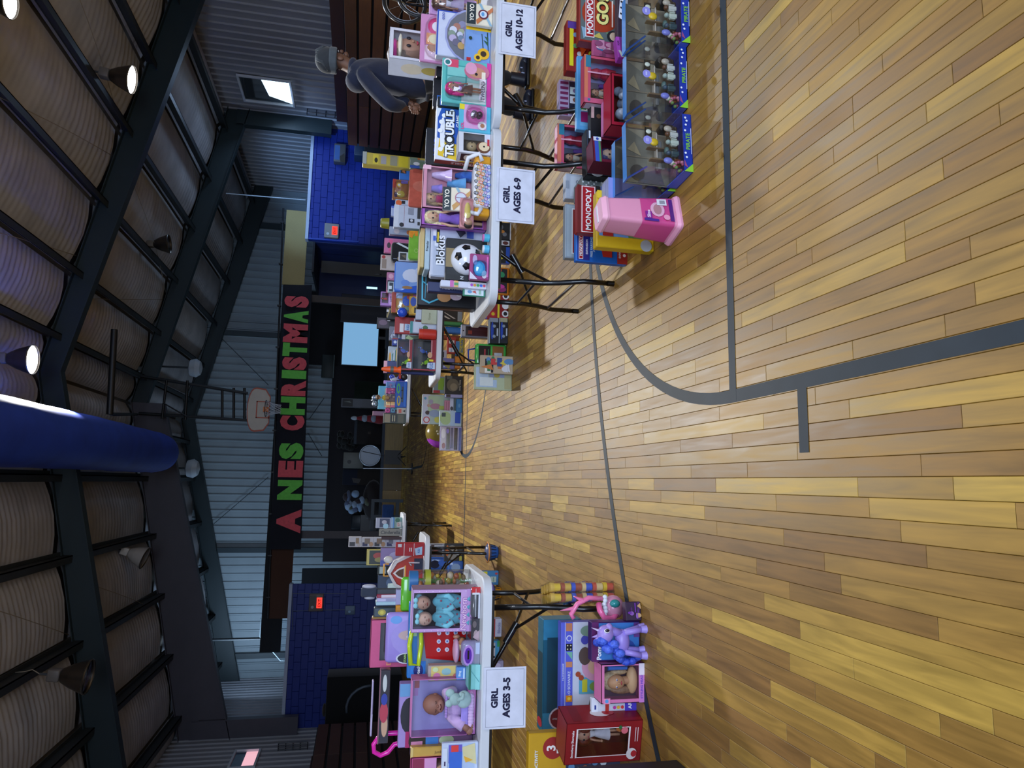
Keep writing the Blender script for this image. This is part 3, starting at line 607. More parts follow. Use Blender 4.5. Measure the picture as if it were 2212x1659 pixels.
def item(name, label, cat, box, d, col, art=(), Y=None, on=None, rz=0, rx=0, win=None, side=None, top=None, grp=None, mat='card', inner=None, back='#c9c3cc', ba=(), part='carton', bev=.004, wmat='film', sk=None, ext=0.):
    if name in EXT: ext = (dims(box, Y, on)[2]-TZ0)
    A, B, z0, z1, Y = dims(box, Y, on); W_, H_ = (B-A), z1-z0
    if rz: W_ = max((W_-d*abs(math.sin(rz)))/math.cos(rz), .02)
    root = thing(name, label, cat, ((A+B)/2, Y+d/2, z0), rz, rx, 0, grp); fy = -d/2
    if win is None:
        MB().box(-W_/2, W_/2, -d/2, d/2, -ext, H_, col, bev).build(part, mat, root)
    else:
        u0, v0, u1, v1 = win; q = MB(); f = .003
        x0, x1, za, zb = -W_/2+u0*W_, -W_/2+u1*W_, v0*H_, v1*H_; dd = d*.8
        for a, b, c, e in ((-W_/2, W_/2, 0, za), (-W_/2, W_/2, zb, H_), (-W_/2, x0, za, zb), (x1, W_/2, za, zb)):
            if b-a > .001 and e-c > .001: q.box(a, b, fy, fy+f, c, e, col)
        q.box(-W_/2, W_/2, d/2-f, d/2, 0, H_, col); q.box(-W_/2, -W_/2+f, fy, d/2, 0, H_, col); q.box(W_/2-f, W_/2, fy, d/2, 0, H_, col); q.box(-W_/2, W_/2, fy, d/2, 0, f, col); q.box(-W_/2, W_/2, fy, d/2, H_-f, H_, col)
        q.poly([(-W_/2+f, d/2-f*1.5, f), (W_/2-f, d/2-f*1.5, f), (W_/2-f, d/2-f*1.5, H_-f), (-W_/2+f, d/2-f*1.5, H_-f)], back)
        if ext: q.box(-W_/2, W_/2, fy, d/2, -ext, 0, col)
        if ba: q.art(TF(x0, za, x1-x0, zb-za, d/2-f*1.6), x1-x0, zb-za, ba)
        q.build(part, mat, root)
        q = MB(); q.poly([(x0, fy+f*.5, za), (x1, fy+f*.5, za), (x1, fy+f*.5, zb), (x0, fy+f*.5, zb)], '#fff'); q.build('window', wmat, root)
    if art: MB().art(TF(-W_/2, 0, W_, H_, fy), W_, H_, art).build('printed_front', mat, root)
    if side: sg = sk or (-1 if (A+B)/2 > 0 else 1); MB().art(TX(-d/2, 0, d, H_, sg*W_/2, sg), d, H_, side).build('printed_side', mat, root)
    if top: MB().art(TZ(-W_/2, -d/2, W_, d, H_), W_, d, top).build('printed_top', mat, root)
    if inner: inner(root, W_, H_, d)
    return root
def blister(root, x, y, z, rx, rz_, dep, mat='film'):
    q = MB(); n = 16; V = []
    for k, (s, dy) in enumerate(((1, 0), (.96, -dep*.8), (.8, -dep))):
        for i in range(n):
            t = 2*math.pi*i/n; cx, cz = math.cos(t), math.sin(t); cx = math.copysign(abs(cx)**.5, cx); cz = math.copysign(abs(cz)**.5, cz); V.append((x+rx*s*cx, y+dy, z+rz_*s*cz))
    q.add(V, [(j*n+i, j*n+(i+1) % n, (j+1)*n+(i+1) % n, (j+1)*n+i) for j in range(2) for i in range(n)]+[tuple(range(2*n, 3*n))], '#fff', True); return q.build('blister', mat, root)
def car(root, x, y, z, L, col, wheel='#20242a', hub='#2a6ad0', rot=0., name='toy_car'):
    q = MB(); c, s = math.cos(rot), math.sin(rot); P = lambda u, w, v: (x+u*c*L-v*s*L, y+w*L, z+u*s*L+v*c*L)
    prof = [(-.5, .08), (-.48, .2), (-.25, .24), (-.12, .38), (.15, .38), (.3, .24), (.5, .18), (.5, .08)]
    for a, b in ((-.16, .16),): 
        n = len(prof); q.add([P(u, a, v) for u, v in prof]+[P(u, b, v) for u, v in prof], [tuple(range(n))[::-1], tuple(range(n, 2*n))]+[(i, (i+1) % n, n+(i+1) % n, n+i) for i in range(n)], col)
    o = q.build(name, 'gloss', root)
    for u in (-.3, .3):
        q = MB(); q.cyl(P(u, -.2, .1), P(u, .2, .1), .14*L, col=wheel, n=14); q.cyl(P(u, -.205, .1), P(u, -.2, .1), .07*L, col=hub, n=10); q.build('wheel', 'plastic', o)
    return o
M_, S_ = '#a8101e', '#f2f2f5'
# ---------------------------------------------------------------- first row, right, on the table
def in_doll(skin, hair, top, bot=None, hs=.86, x=0, sc=1.6, z=.04, legs=True):
    return lambda r, W, H, d: figure(r, x*W, -.02, z*H, H*hs, skin, hair, top, bot, sc=sc, legs=legs)
item('doll_box', 'tall white window box with a big doll in a bright pink beret', 'boxed doll', (841, 1000, 160, 56), .13, '#dcdde8', [], Y=4.36, on='T', rz=.38,
     win=(.08, .1, .92, .96), back='#8a6a76', ba=[('c', .75, .75, .3, .2, '#a8808c')], side=[('c', .5, .75, .3, .12, '#e8d9c0'), ('c', .5, .55, .22, .1, '#c8b060'), ('r', .2, .1, .8, .5, '#a8848c'), ('r', .3, .25, .7, .42, '#7c3a46')],
     inner=lambda r, W, H, d: (figure(r, 0, -.0, .03*H, H*.95, '#a9806a', '#6e5648', '#e03c9c', '#c01878', sc=1.75), MB().ball((-.0, .0, H*.945), (.17*H, .11*H, .05*H), '#c02a88', 14, 8).build('beret', 'cloth', r), MB().ball((0, -.02, H*.885), (.172*H, .15*H, .03*H), '#e6dfc8', 14, 8).build('beret_band', 'cloth', r)))
item('bead_kit', 'white and blue bead kit box with arched tray window of beads', 'craft kit', (943, 1064, 124, 30), .06, '#cfd4ea', [('r', 0, .97, 1, 1, '#2c4cb0'), ('r', .97, 0, 1, 1, '#2c4cb0'), ('o', .5, .28, .56, '#9fa3cf'), ('o', .5, .28, .52, '#6f6f78')]
     + [('o', .5+.42*math.cos(a)*.66, .28+.42*math.sin(a), .075, c) for a, c in zip([.2+.34*k for k in range(9)], ['#c4bfd8', '#8f8fb0', '#b07a6a', '#d8d8e8', '#8a9a8a', '#c0b0d0', '#706a80', '#c8a060', '#a8b8d0'])]
     + [('o', .5+.26*math.cos(a)*.66, .28+.26*math.sin(a), .06, c) for a, c in zip([.2+.45*k for k in range(7)], ['#b9b3d4', '#8f7a94', '#a8b090', '#d0d0e4', '#7a8aa0', '#c8b0c0', '#98a0c8'])]
     + [('o', .5, .28, .19, '#b8b6dc'), ('p', [(.4, .2), (.46, .42), (.5, .44), (.5, .2)], '#3a6ae0'), ('p', [(.5, .2), (.5, .44), (.54, .42), (.56, .2)], '#48a848'), ('p', [(.56, .2), (.54, .42), (.62, .36), (.62, .2)], '#e0c828'), ('t', .86, .88, .16, 'GOO', '#2c4cb0', .1)], Y=4.14, on='T', rz=-.08)
item('sunflower_set', 'light blue building set box with yellow end and two sunflowers', 'building set', (1006, 1066, 136, 52), .07, '#7a9fd8', [('r', .82, 0, 1, 1, '#e8c020'), ('r', .03, .78, .12, .95, '#b8262c'), ('p', [(.3, .3), (.75, .38), (.75, .35), (.3, .26)], '#1f3a2c'), ('p', [(.3, .1), (.8, .16), (.8, .12), (.3, .07)], '#1f3a2c'), ('p', [(.45, .1), (.6, .3), (.55, .1)], '#2c5a3c'), ('p', [(.55, .1), (.7, .26), (.66, .1)], '#2c5a3c'),
     ('o', .24, .28, .24, '#e8b020'), ('o', .24, .28, .12, '#3a2818'), ('o', .13, .5, .16, '#f0c030'), ('o', .13, .5, .08, '#3a2818'), ('o', .6, .82, .07, '#1f3a2c'), ('t', .9, .08, .1, '191', '#5a4a10', .1)], Y=3.98, on='T', rz=-.04)
item('toy_card', 'cream and teal yo-yo card pack standing beside the sunflower box', 'yo-yo', (1008, 1064, 54, 8), .03, '#e9dfc8', [('r', 0, .64, 1, 1, '#26343a'), ('t', .34, .8, .42, 'YO·', '#f4efe0', .2), ('t', .74, .8, .38, 'YO', '#f4efe0', .2), ('p', [(0, .1), (1, .55), (1, .45), (0, 0)], '#8fb4c8'), ('p', [(.2, .64), (.9, .0), (.7, 0), (0, .6)], '#c8784a'), ('o', .5, .36, .2, '#6a2a3a'), ('o', .5, .36, .14, '#d8e0ea'), ('c', .5, .38, .1, .06, '#5a9ad0')], Y=3.93, on='T')
item('doll_pack', 'pink blister pack with a brown haired doll in a white top', 'doll pack', (928, 1006, 34, -8), .05, '#c79acb', [('r', .05, .05, .95, .95, '#b48abf'), ('c', .3, .3, .15, .2, '#d8a8dc')], Y=4.22, on=.80, inner=lambda r, W, H, d: (figure(r, 0, -.045, .04*H, H*.9, '#a77c64', '#4a3026', '#dcd8e8', '#b7aacb', sc=1.5), blister(r, 0, -.028, H*.5, W*.42, H*.46, .06)))
item('doll_pack', 'long shallow pink blister pack of doll heads and charms', 'doll pack', (908, 975, 134, 34), .02, '#cc8bb8', [('r', .04, .6, .34, .92, '#e8c8dc'), ('c', .3, .72, .1, .16, '#b28060'), ('o', .75, .72, .16, '#d83a7a'), ('o', .75, .72, .09, '#f4f0f4'), ('r', .36, .62, .6, .9, '#e0986a'), ('c', .48, .76, .1, .1, '#e8dcb0'), ('c', .2, .4, .12, .1, '#5a3a30'), ('c', .5, .35, .1, .1, '#8c6a3a'), ('r', .05, .1, .95, .2, '#dca8cc')], Y=4.235, on=.78, rz=-.05, inner=lambda r, W, H, d: blister(r, 0, -.018, H*.5, W*.46, H*.44, .035))
item('doll_playset', 'teal and pink doll playset pack with pink haired doll and window', 'doll pack', (955, 1066, 226, 131), .045, '#5fbcb8', [('r', 0, 0, 1, .09, '#d83a9c'), ('r', .04, .1, .5, .6, '#c9d8d4'), ('r', .34, .50, .86, .93, '#3f9c9c'), ('r', .37, .53, .59, .9, '#7fcac6'), ('r', .61, .53, .83, .9, '#7fcac6'), ('r', .8, .68, .98, .9, '#d84a6a'), ('o', .9, .9, .08, '#f0e8f0'), ('o', .9, .9, .05, '#2c7c80'), ('c', .76, .3, .2, .26, '#c9708c'), ('c', .74, .3, .12, .18, '#c89070'), ('o', .7, .31, .03, '#181420'), ('c', .82, .42, .14, .12, '#e0a0c0'), ('r', .1, .11, .6, .24, '#f0e8f0'), ('t', .33, .17, .42, 'TWEENS', '#3c2a4a', .09), ('r', .6, .12, .76, .2, '#f0e6d0')],
     Y=3.93, on='T', inner=lambda r, W, H, d: (figure(r, -.22*W, -.05, .2*H, H*.72, '#a06a50', '#d02a84', '#c8b0e8', '#5a3a34', sc=1.6), blister(r, -.22*W, -.024, H*.52, W*.22, H*.42, .07)))
item('game_box', 'black game box with white lettering behind the teal doll playset', 'game', (936, 985, 233, 170), .04, '#15151c', [('r', .02, .6, .4, .9, '#2a6ac0'), ('t', .5, .3, .6, 'CARDS', '#c8c8d0', .2)], Y=4.36, on=.80)
item('game_box', 'slim black box with pale spine lettering beside the blue and yellow dotted game', 'game', (945, 1040, 236, 213), .07, '#1c1c24', [('r', .15, .8, .85, .95, '#3a5ac0'), ('tv', .5, .4, .5, 'WONDER', '#c4c6d4', .4, -math.pi/2)], Y=4.05, on='T', rz=.0)
item('doll_case_box', 'black packaging corner with white letters MY behind the pink playset', 'boxed toy', (943, 1000, 168, 128), .04, '#16161e', [('t', .35, .75, .5, 'my', '#f0f0f4', .3), ('r', .7, .5, .95, .9, '#3a6ad0'), ('r', .6, .3, .95, .5, '#b02a4a')], Y=4.32, on='T')
item('board_game', 'white board game box with blue and yellow dots and bubble lettering', 'game', (941, 1052, 350, 238), .05, '#dfe3ee', [('p', [(.08, .95), (.0, .5), (.0, .1), (.9, .1), (1, .5), (1, .9)], '#e6c22a'), ('p', [(.42, .97), (.32, .6), (.9, .15), (1, .3), (1, .9), (.8, .97)], '#2456b4'), ('r', .0, .0, 1, .12, '#46a050'), ('c', .5, .87, .32, .05, '#eef0f8')]
     + [('o', u, v, .045, '#f4f6fa') for u, v in ((.1, .8), (.2, .9), (.07, .55), (.16, .68), (.28, .86), (.85, .85), (.72, .9), (.94, .7), (.9, .5), (.1, .3), (.2, .2), (.85, .3), (.55, .92))]
     + [('t', .5, .735, .9, 'TROUBLE', '#14141a', .25, .11), ('t', .5, .735, .88, 'TROUBLE', '#f6f6fa', .23, .04), ('o', .395, .735, .085, '#14141a'), ('o', .395, .735, .055, '#f4f4f4'), ('t', .76, .58, .3, 'GAME', '#f0f2f8', .07)], Y=4.02, on='T', side=[('r', 0, 0, 1, 1, '#8c3434'), ('tv', .5, .45, .6, 'TROUBLE', '#d8c8c8', .5)])
item('surprise_doll_pack', 'pink and light blue blister pack with two tiny dolls in a bubble', 'doll pack', (992, 1065, 286, 228), .03, '#57b8d4', [('r', .12, .14, 1, .86, '#dba4d4'), ('r', .8, .84, 1, 1, '#e8d82a'), ('t', .2, .9, .34, 'LOL', '#e83a8a', .1), ('o', .6, .5, .3, '#cc62a8'), ('c', .62, .58, .14, .08, '#8a6a7a'), ('c', .62, .4, .14, .08, '#5a4a60'), ('o', .25, .28, .14, '#e8e0e8'), ('o', .25, .27, .07, '#b07a5a')], Y=3.90, on='T', inner=lambda r, W, H, d: (MB().ball((.1*W, -.04, H*.55), .02, '#7a6878').ball((.1*W, -.04, H*.38), .018, '#564a5c').build('tiny_doll', 'metal', r), blister(r, .1*W, -.016, H*.5, W*.3, H*.3, .055)))
item('collector_figure_box', 'white window box with a beige vinyl figure beside the dotted game box', 'figure box', (990, 1066, 338, 283), .09, '#d9dbe4', [('r', .0, .0, 1, .14, '#cfd2e0'), ('c', .32, .22, .26, .22, '#6a4432'), ('c', .36, .2, .2, .17, '#e0cca8'), ('o', .36, .2, .03, '#141014'), ('r', .4, .03, .7, .1, '#b8303a')], Y=3.90, on='T', rz=.12, win=(.1, .18, .9, .84), back='#4a4038', ba=[('r', .5, .3, 1, .8, '#6a6050')], side=[('r', .1, .1, .9, .9, '#3a2018'), ('c', .5, .7, .3, .1, '#e8dcc8'), ('c', .5, .5, .3, .1, '#c8a890'), ('r', .2, .12, .8, .3, '#8c4630')],
     inner=lambda r, W, H, d: MB().ball((0, 0, H*.55), (.03, .025, .032), '#c9ae84').ball((-.012, -.025, H*.56), .004, '#111').ball((.012, -.025, H*.56), .004, '#111').box(-.014, .014, -.01, .01, H*.2, H*.42, '#4a3a60', .003).build('figure', 'plastic', r))
item('card_game', 'tall narrow black card game box standing behind the dotted game box', 'game', (920, 1000, 358, 280), .035, '#0f0f14', [('r', 0, .55, 1, 1, '#101018'), ('r', .06, .3, .3, .44, '#d8b83a'), ('t', .5, .8, .5, 'UNO', '#3a5ad8', .15)], Y=4.28, on='T')
item('fashion_doll_box', 'large pink fashion doll box with dresses and skirts in the window', 'boxed doll', (913, 1046, 454, 362), .05, '#cf8fa6', [('r', .9, .88, 1, 1, '#e8b8cc'), ('r', 0, .0, .16, .16, '#e8b8cc'), ('o', .08, .08, .04, '#c03a6a')], Y=3.98, on='T', rz=.0, win=(.04, .05, .96, .94), back='#c98498', ba=[('c', .15, .75, .2, .15, '#b46a80')],
     inner=lambda r, W, H, d: (figure(r, -.24*W, -.0, .18*H, H*.78, '#c09a78', '#a8864c', '#a82a5c', '#8c1c4c', sc=1.05), MB().lathe([(.012, H*.86), (.02, H*.8), (.03, H*.66), (.045, H*.56)], (.32*W, 0, 0), '#d6bce8', 12).build('lilac_dress', 'gloss', r), MB().lathe([(.015, H*.62), (.03, H*.5), (.045, H*.34)], (.14*W, 0, 0), '#5c9ad0', 12).build('blue_skirt', 'cloth', r), MB().lathe([(.015, H*.86), (.024, H*.76), (.03, H*.7)], (.0*W, 0, 0), '#8c7ad0', 12).build('striped_skirt', 'cloth', r), MB().lathe([(.012, H*.5), (.03, H*.36), (.034, H*.22)], (.36*W, 0, 0), '#2f5cae', 12).build('navy_skirt', 'cloth', r)))
item('fashion_doll_box', 'purple window box with a blonde long haired doll', 'boxed doll', (910, 1048, 491, 455), .05, '#9a4cb0', [('r', .0, .0, 1, .05, '#7a2a5c')], Y=3.97, on='T', win=(.08, .06, .96, .95), back='#a45cc4', ba=[('r', .5, 0, 1, .5, '#7c3c70')], inner=in_doll('#c8a184', '#d8c8a0', '#8a6ac8', '#7a58b8', .9, 0, 1.1))
item('toy_card', 'cream and teal yo-yo card leaning on the pink dress-up doll box', 'yo-yo', (957, 1016, 454, 404), .02, '#e9dfc8', [('r', 0, .7, 1, 1, '#26343a'), ('t', .27, .85, .38, 'YO', '#f4efe0', .18), ('t', .7, .85, .38, 'YO', '#f4efe0', .18), ('p', [(0, .1), (1, .55), (1, .45), (0, 0)], '#8fb4c8'), ('p', [(.2, .66), (.9, .0), (.7, 0), (0, .6)], '#c89a5a'), ('o', .55, .34, .22, '#b0788a'), ('o', .55, .34, .18, '#cfd8e6'), ('r', .54, .16, .56, .52, '#8a5a6c')], Y=3.90, on=None, rx=-.08)
def lunchbag(r, W, H, d):
    for sx in (-1, 1):
        q = MB(); q.box(sx*W/2, sx*(W/2+.05), -d/2+.01, d/2-.02, 0, H*.95, '#dc9a1c', .012); q.build('orange_end', 'plastic', r)
        q = MB(); q.tube([(sx*(W/2+.01), -d/2+.0, H*.55), (sx*(W/2+.05), -d/2-.008, H*.75), (sx*(W/2+.03), -d/2+.02, H*1.35), (sx*(W/2-.03), 0, H*1.5)], .013, '#e4e8f0', 8); q.build('white_clip', 'plastic', r)
item('doodle_lunch_box', 'white lunch box printed with colourful squiggles and orange ends', 'lunch box', (1024, 1068, 447, 352), .12, '#e2e4ec',
     [e for k in range(60) for e in (lambda u, v, c: [('o', u, v, .10, c), ('o', u, v, .06, '#e2e4ec'), ('o', u, v, .03, c)])(.03+.94*((k*.7549) % 1), .08+.84*((k*.5698) % 1), ['#20222c', '#d8862a', '#3a5ac0', '#d86a4a', '#8a5aa8', '#c89a2a', '#2c6a8c'][k % 7])], Y=3.85, on='T', inner=lunchbag, bev=.015)
item('dress_up_doll_pack', 'clear pack with a yellow dressed doll lying over the lunch box', 'doll pack', (994, 1024, 492, 428), .03, '#cf8f94', [], Y=3.87, on=None, rz=0, mat='plastic', part='tray', inner=lambda r, W, H, d: (MB().ball((-.36*W, -.03, H*.4), (.02, .018, .022), '#c69a7c').ball((-.42*W, -.02, H*.42), (.02, .02, .024), '#2c2220').build('doll', 'skin', r), MB().ball((.05*W, -.03, H*.5), (.05, .016, .018), '#e0c860').ball((-.1*W, -.03, H*.5), (.022, .016, .02), '#e8d880').build('yellow_dress', 'cloth', r), blister(r, 0, -.015, H*.5, W*.48, H*.48, .04)))
# the pile of boxed games at the near end of the table
zb = TZ0
item('game_carton', 'very large black game box with cyan angular lines on its front', 'game', (904, 1030, 664, 492), .10, '#101117', [('p', [(.02, .85), (.02, .82), (.18, .45), (.2, .47)], '#3fa0bc')] and
     [('p', [(.31, .92), (.295, .92), (.23, .80), (.245, .79)], '#46a8c8'), ('p', [(.23, .80), (.245, .79), (.245, .25), (.23, .25)], '#10141c'), ('p', [(.03, .80), (.07, .92), (.085, .9), (.05, .79)], '#46a8c8'), ('p', [(.03, .80), (.05, .80), (.24, .28), (.22, .26)], '#46a8c8'), ('p', [(.07, .93), (.65, .95), (.65, .925), (.07, .905)], '#46a8c8'), ('p', [(.09, .88), (.65, .87), (.65, .855), (.09, .865)], '#2c7c98'),
      ('c', .13, .55, .07, .12, '#c09060'), ('c', .14, .35, .05, .1, '#c8b8cc'), ('c', .17, .3, .03, .05, '#e8e8f0'), ('c', .175, .3, .015, .03, '#101010')], Y=4.30, on='T', side=[('r', .2, .05, .8, .95, '#2a1c20'), ('r', .3, .2, .5, .8, '#8c6a6a')], bev=.006)
item('flat_game_box', 'light blue flat box with dark script lettering, upper of two', 'game', (918, 929, 582, 490), .16, '#a9c0cc', [('t', .55, .5, .5, 'Friendsy', '#2a3440', .6)], Y=4.06, on=None, grp=None)
item('flat_game_box', 'cream and gold flat box lying on top of the pile', 'game', (908, 917, 578, 492), .16, '#b09a5c', [('r', .02, .1, .98, .9, '#c4ae74')], Y=4.07, on=None)
item('block_game_box', 'white strategy game box with bold black and yellow lettering above the ball', 'game', (930, 1040, 600, 492), .07, '#c2c9dc', [('r', .02, .04, .98, .95, '#b4bcd0'), ('r', .6, .80, .72, .93, '#dfe4f0'), ('r', .76, .84, .92, .96, '#e8ecf6'), ('r', .7, .91, .8, .96, '#3a62c8'), ('r', .66, .84, .93, .9, '#15161c'), ('r', .68, .855, .88, .885, '#e0c82a'), ('t', .52, .815, .74, 'Blokus', '#10121a', .17, .1), ('t', .52, .815, .73, 'Blokus', '#f2f4fa', .16, .02), ('p', [(.8, .45), (.95, .55), (1, .4), (.9, .35)], '#2a3040'), ('r', .8, .2, .98, .33, '#3a56b0')], Y=4.05, on='T', bev=.008)
# the pile stands on the block game box
def ballbox(r, W, H, d):
    R_ = .092; c = Vector((-.002, -d/2-.012, H*.5)); q = MB()
    q.ball(c, (R_, R_*.75, R_), '#dfe4ee', 28, 18); q.build('soccer_ball', 'gloss', r); q = MB()
    for (u, v) in ((.0, .62), (.62, .12), (-.62, .05), (.32, -.66), (-.36, -.62)):
        n = Vector((u, -math.sqrt(max(0, 1-u*u-v*v)), v)); a = n.orthogonal().normalized(); b = n.cross(a); P = []
        for k in range(5): t = 2*math.pi*k/5+.3; dd = (n+(a*math.cos(t)+b*math.sin(t))*.31).normalized(); P.append(c+Vector((dd.x*R_, dd.y*R_*.75, dd.z*R_))*1.012)
        ctr = c+Vector((n.x*R_, n.y*R_*.75, n.z*R_))*1.03; q.add(P+[ctr], [(i, (i+1) % 5, 5) for i in range(5)], '#101116')
    q.build('black_patch', 'gloss', r); q = MB()
    q.poly([(-.09, -d/2-.002, H*.42), (.09, -d/2-.002, H*.42), (.05, -d/2-.002, .0), (-.05, -d/2-.002, 0)], '#8c7a54'); q.build('cradle_print', 'card', r)
item('soccer_ball_box', 'black display box holding a black and white soccer ball', 'soccer ball', (963, 1062, 607, 517), .05, '#1b1d22', [('r', .3, 0, .75, 1, '#8c7a54'), ('r', 0, 0, .12, 1, '#15161a'), ('t', .06, .6, .08, 'N', '#c8ccd0', .08)], Y=3.93, on='T', inner=ballbox)
item('crayon_pack', 'white and rainbow printed crayon pack standing left of the ball', 'crayons', (952, 1060, 622, 608), .05, '#cfd4e6', [('r', 0, .0, 1, .4, '#d8dce8'), ('r', .0, .72, 1, .8, '#c86ab0'), ('r', 0, .62, 1, .71, '#e0b070'), ('r', .3, .62, .7, .71, '#58a060')]+[('o', .5, .05+.07*k, .03, c) for k, c in enumerate(('#e04a6a', '#3a6ae0', '#48b058', '#e8a03a', '#b04ac8'))], Y=3.92, on='T')
item('book_box', 'dark blue slim box standing behind the crayon pack', 'game', (924, 1040, 633, 612), .05, '#232c58', [('tv', .5, .5, .6, 'ICE Princess', '#b0b8d8', .4, -math.pi/2)], Y=4.02, on='T')
item('card_puzzle', 'small green framed card with red and blue dots near the table corner', 'card game', (1000, 1048, 640, 622), .02, '#3f8a72', [('r', .12, .08, .88, .92, '#d8e4ea'), ('c', .5, .7, .2, .1, '#6a9ac8'), ('p', [(.3, .4), (.7, .45), (.5, .6)], '#c8504a'), ('r', .25, .2, .75, .3, '#9ac0a8')], Y=3.95, on='T')
item('bracelet_pack', 'small magenta and turquoise toy pack in front of the ball', 'toy pack', (1015, 1066, 604, 549), .04, '#9c3a78', [('c', .42, .5, .3, .3, '#3fa8d4'), ('c', .42, .5, .2, .2, '#5cc0e0'), ('p', [(0, .6), (.3, 1), (0, 1)], '#d8d4e8'), ('c', .2, .25, .16, .14, '#d8d0dc'), ('c', .75, .75, .2, .12, '#b8a8d4'), ('r', .1, .05, .9, .14, '#d86ab0')], Y=3.84, on='T', inner=lambda r, W, H, d: blister(r, -.08*W, -.021, H*.5, W*.3, H*.36, .03, 'film_blue'))
def jar(name, label, cat, box, col, lid, Y, on, mat='plastic', grp=None):
    A, B, z0, z1, Y = dims(box, Y, on); r = (B-A)/2; H = z1-z0; t = thing(name, label, cat, ((A+B)/2, Y+r, z0), grp=grp)
    q = MB(); q.lathe([(.001, 0), (r*.9, .002), (r, H*.06), (r, H*.78), (r*.88, H*.84)], (0, 0, 0), col, 20); q.build('body', mat, t)
    q = MB(); q.lathe([(r*.93, H*.8), (r*.95, H*.82), (r*.95, H), (.001, H)], (0, 0, 0), lid, 20); q.build('lid', 'plastic', t); return t
jar('slime_jar', 'little jar with pink lid and light blue body at the table edge', 'jar', (1044, 1066, 520, 503), '#4ab0d0', '#cf78b8', 3.83, 'T')
jar('slime_jar', 'little clear blue jar with white lid next to the pink lidded jar', 'jar', (1044, 1066, 545, 527), '#58b4dc', '#e4e8f0', 3.83, 'T')
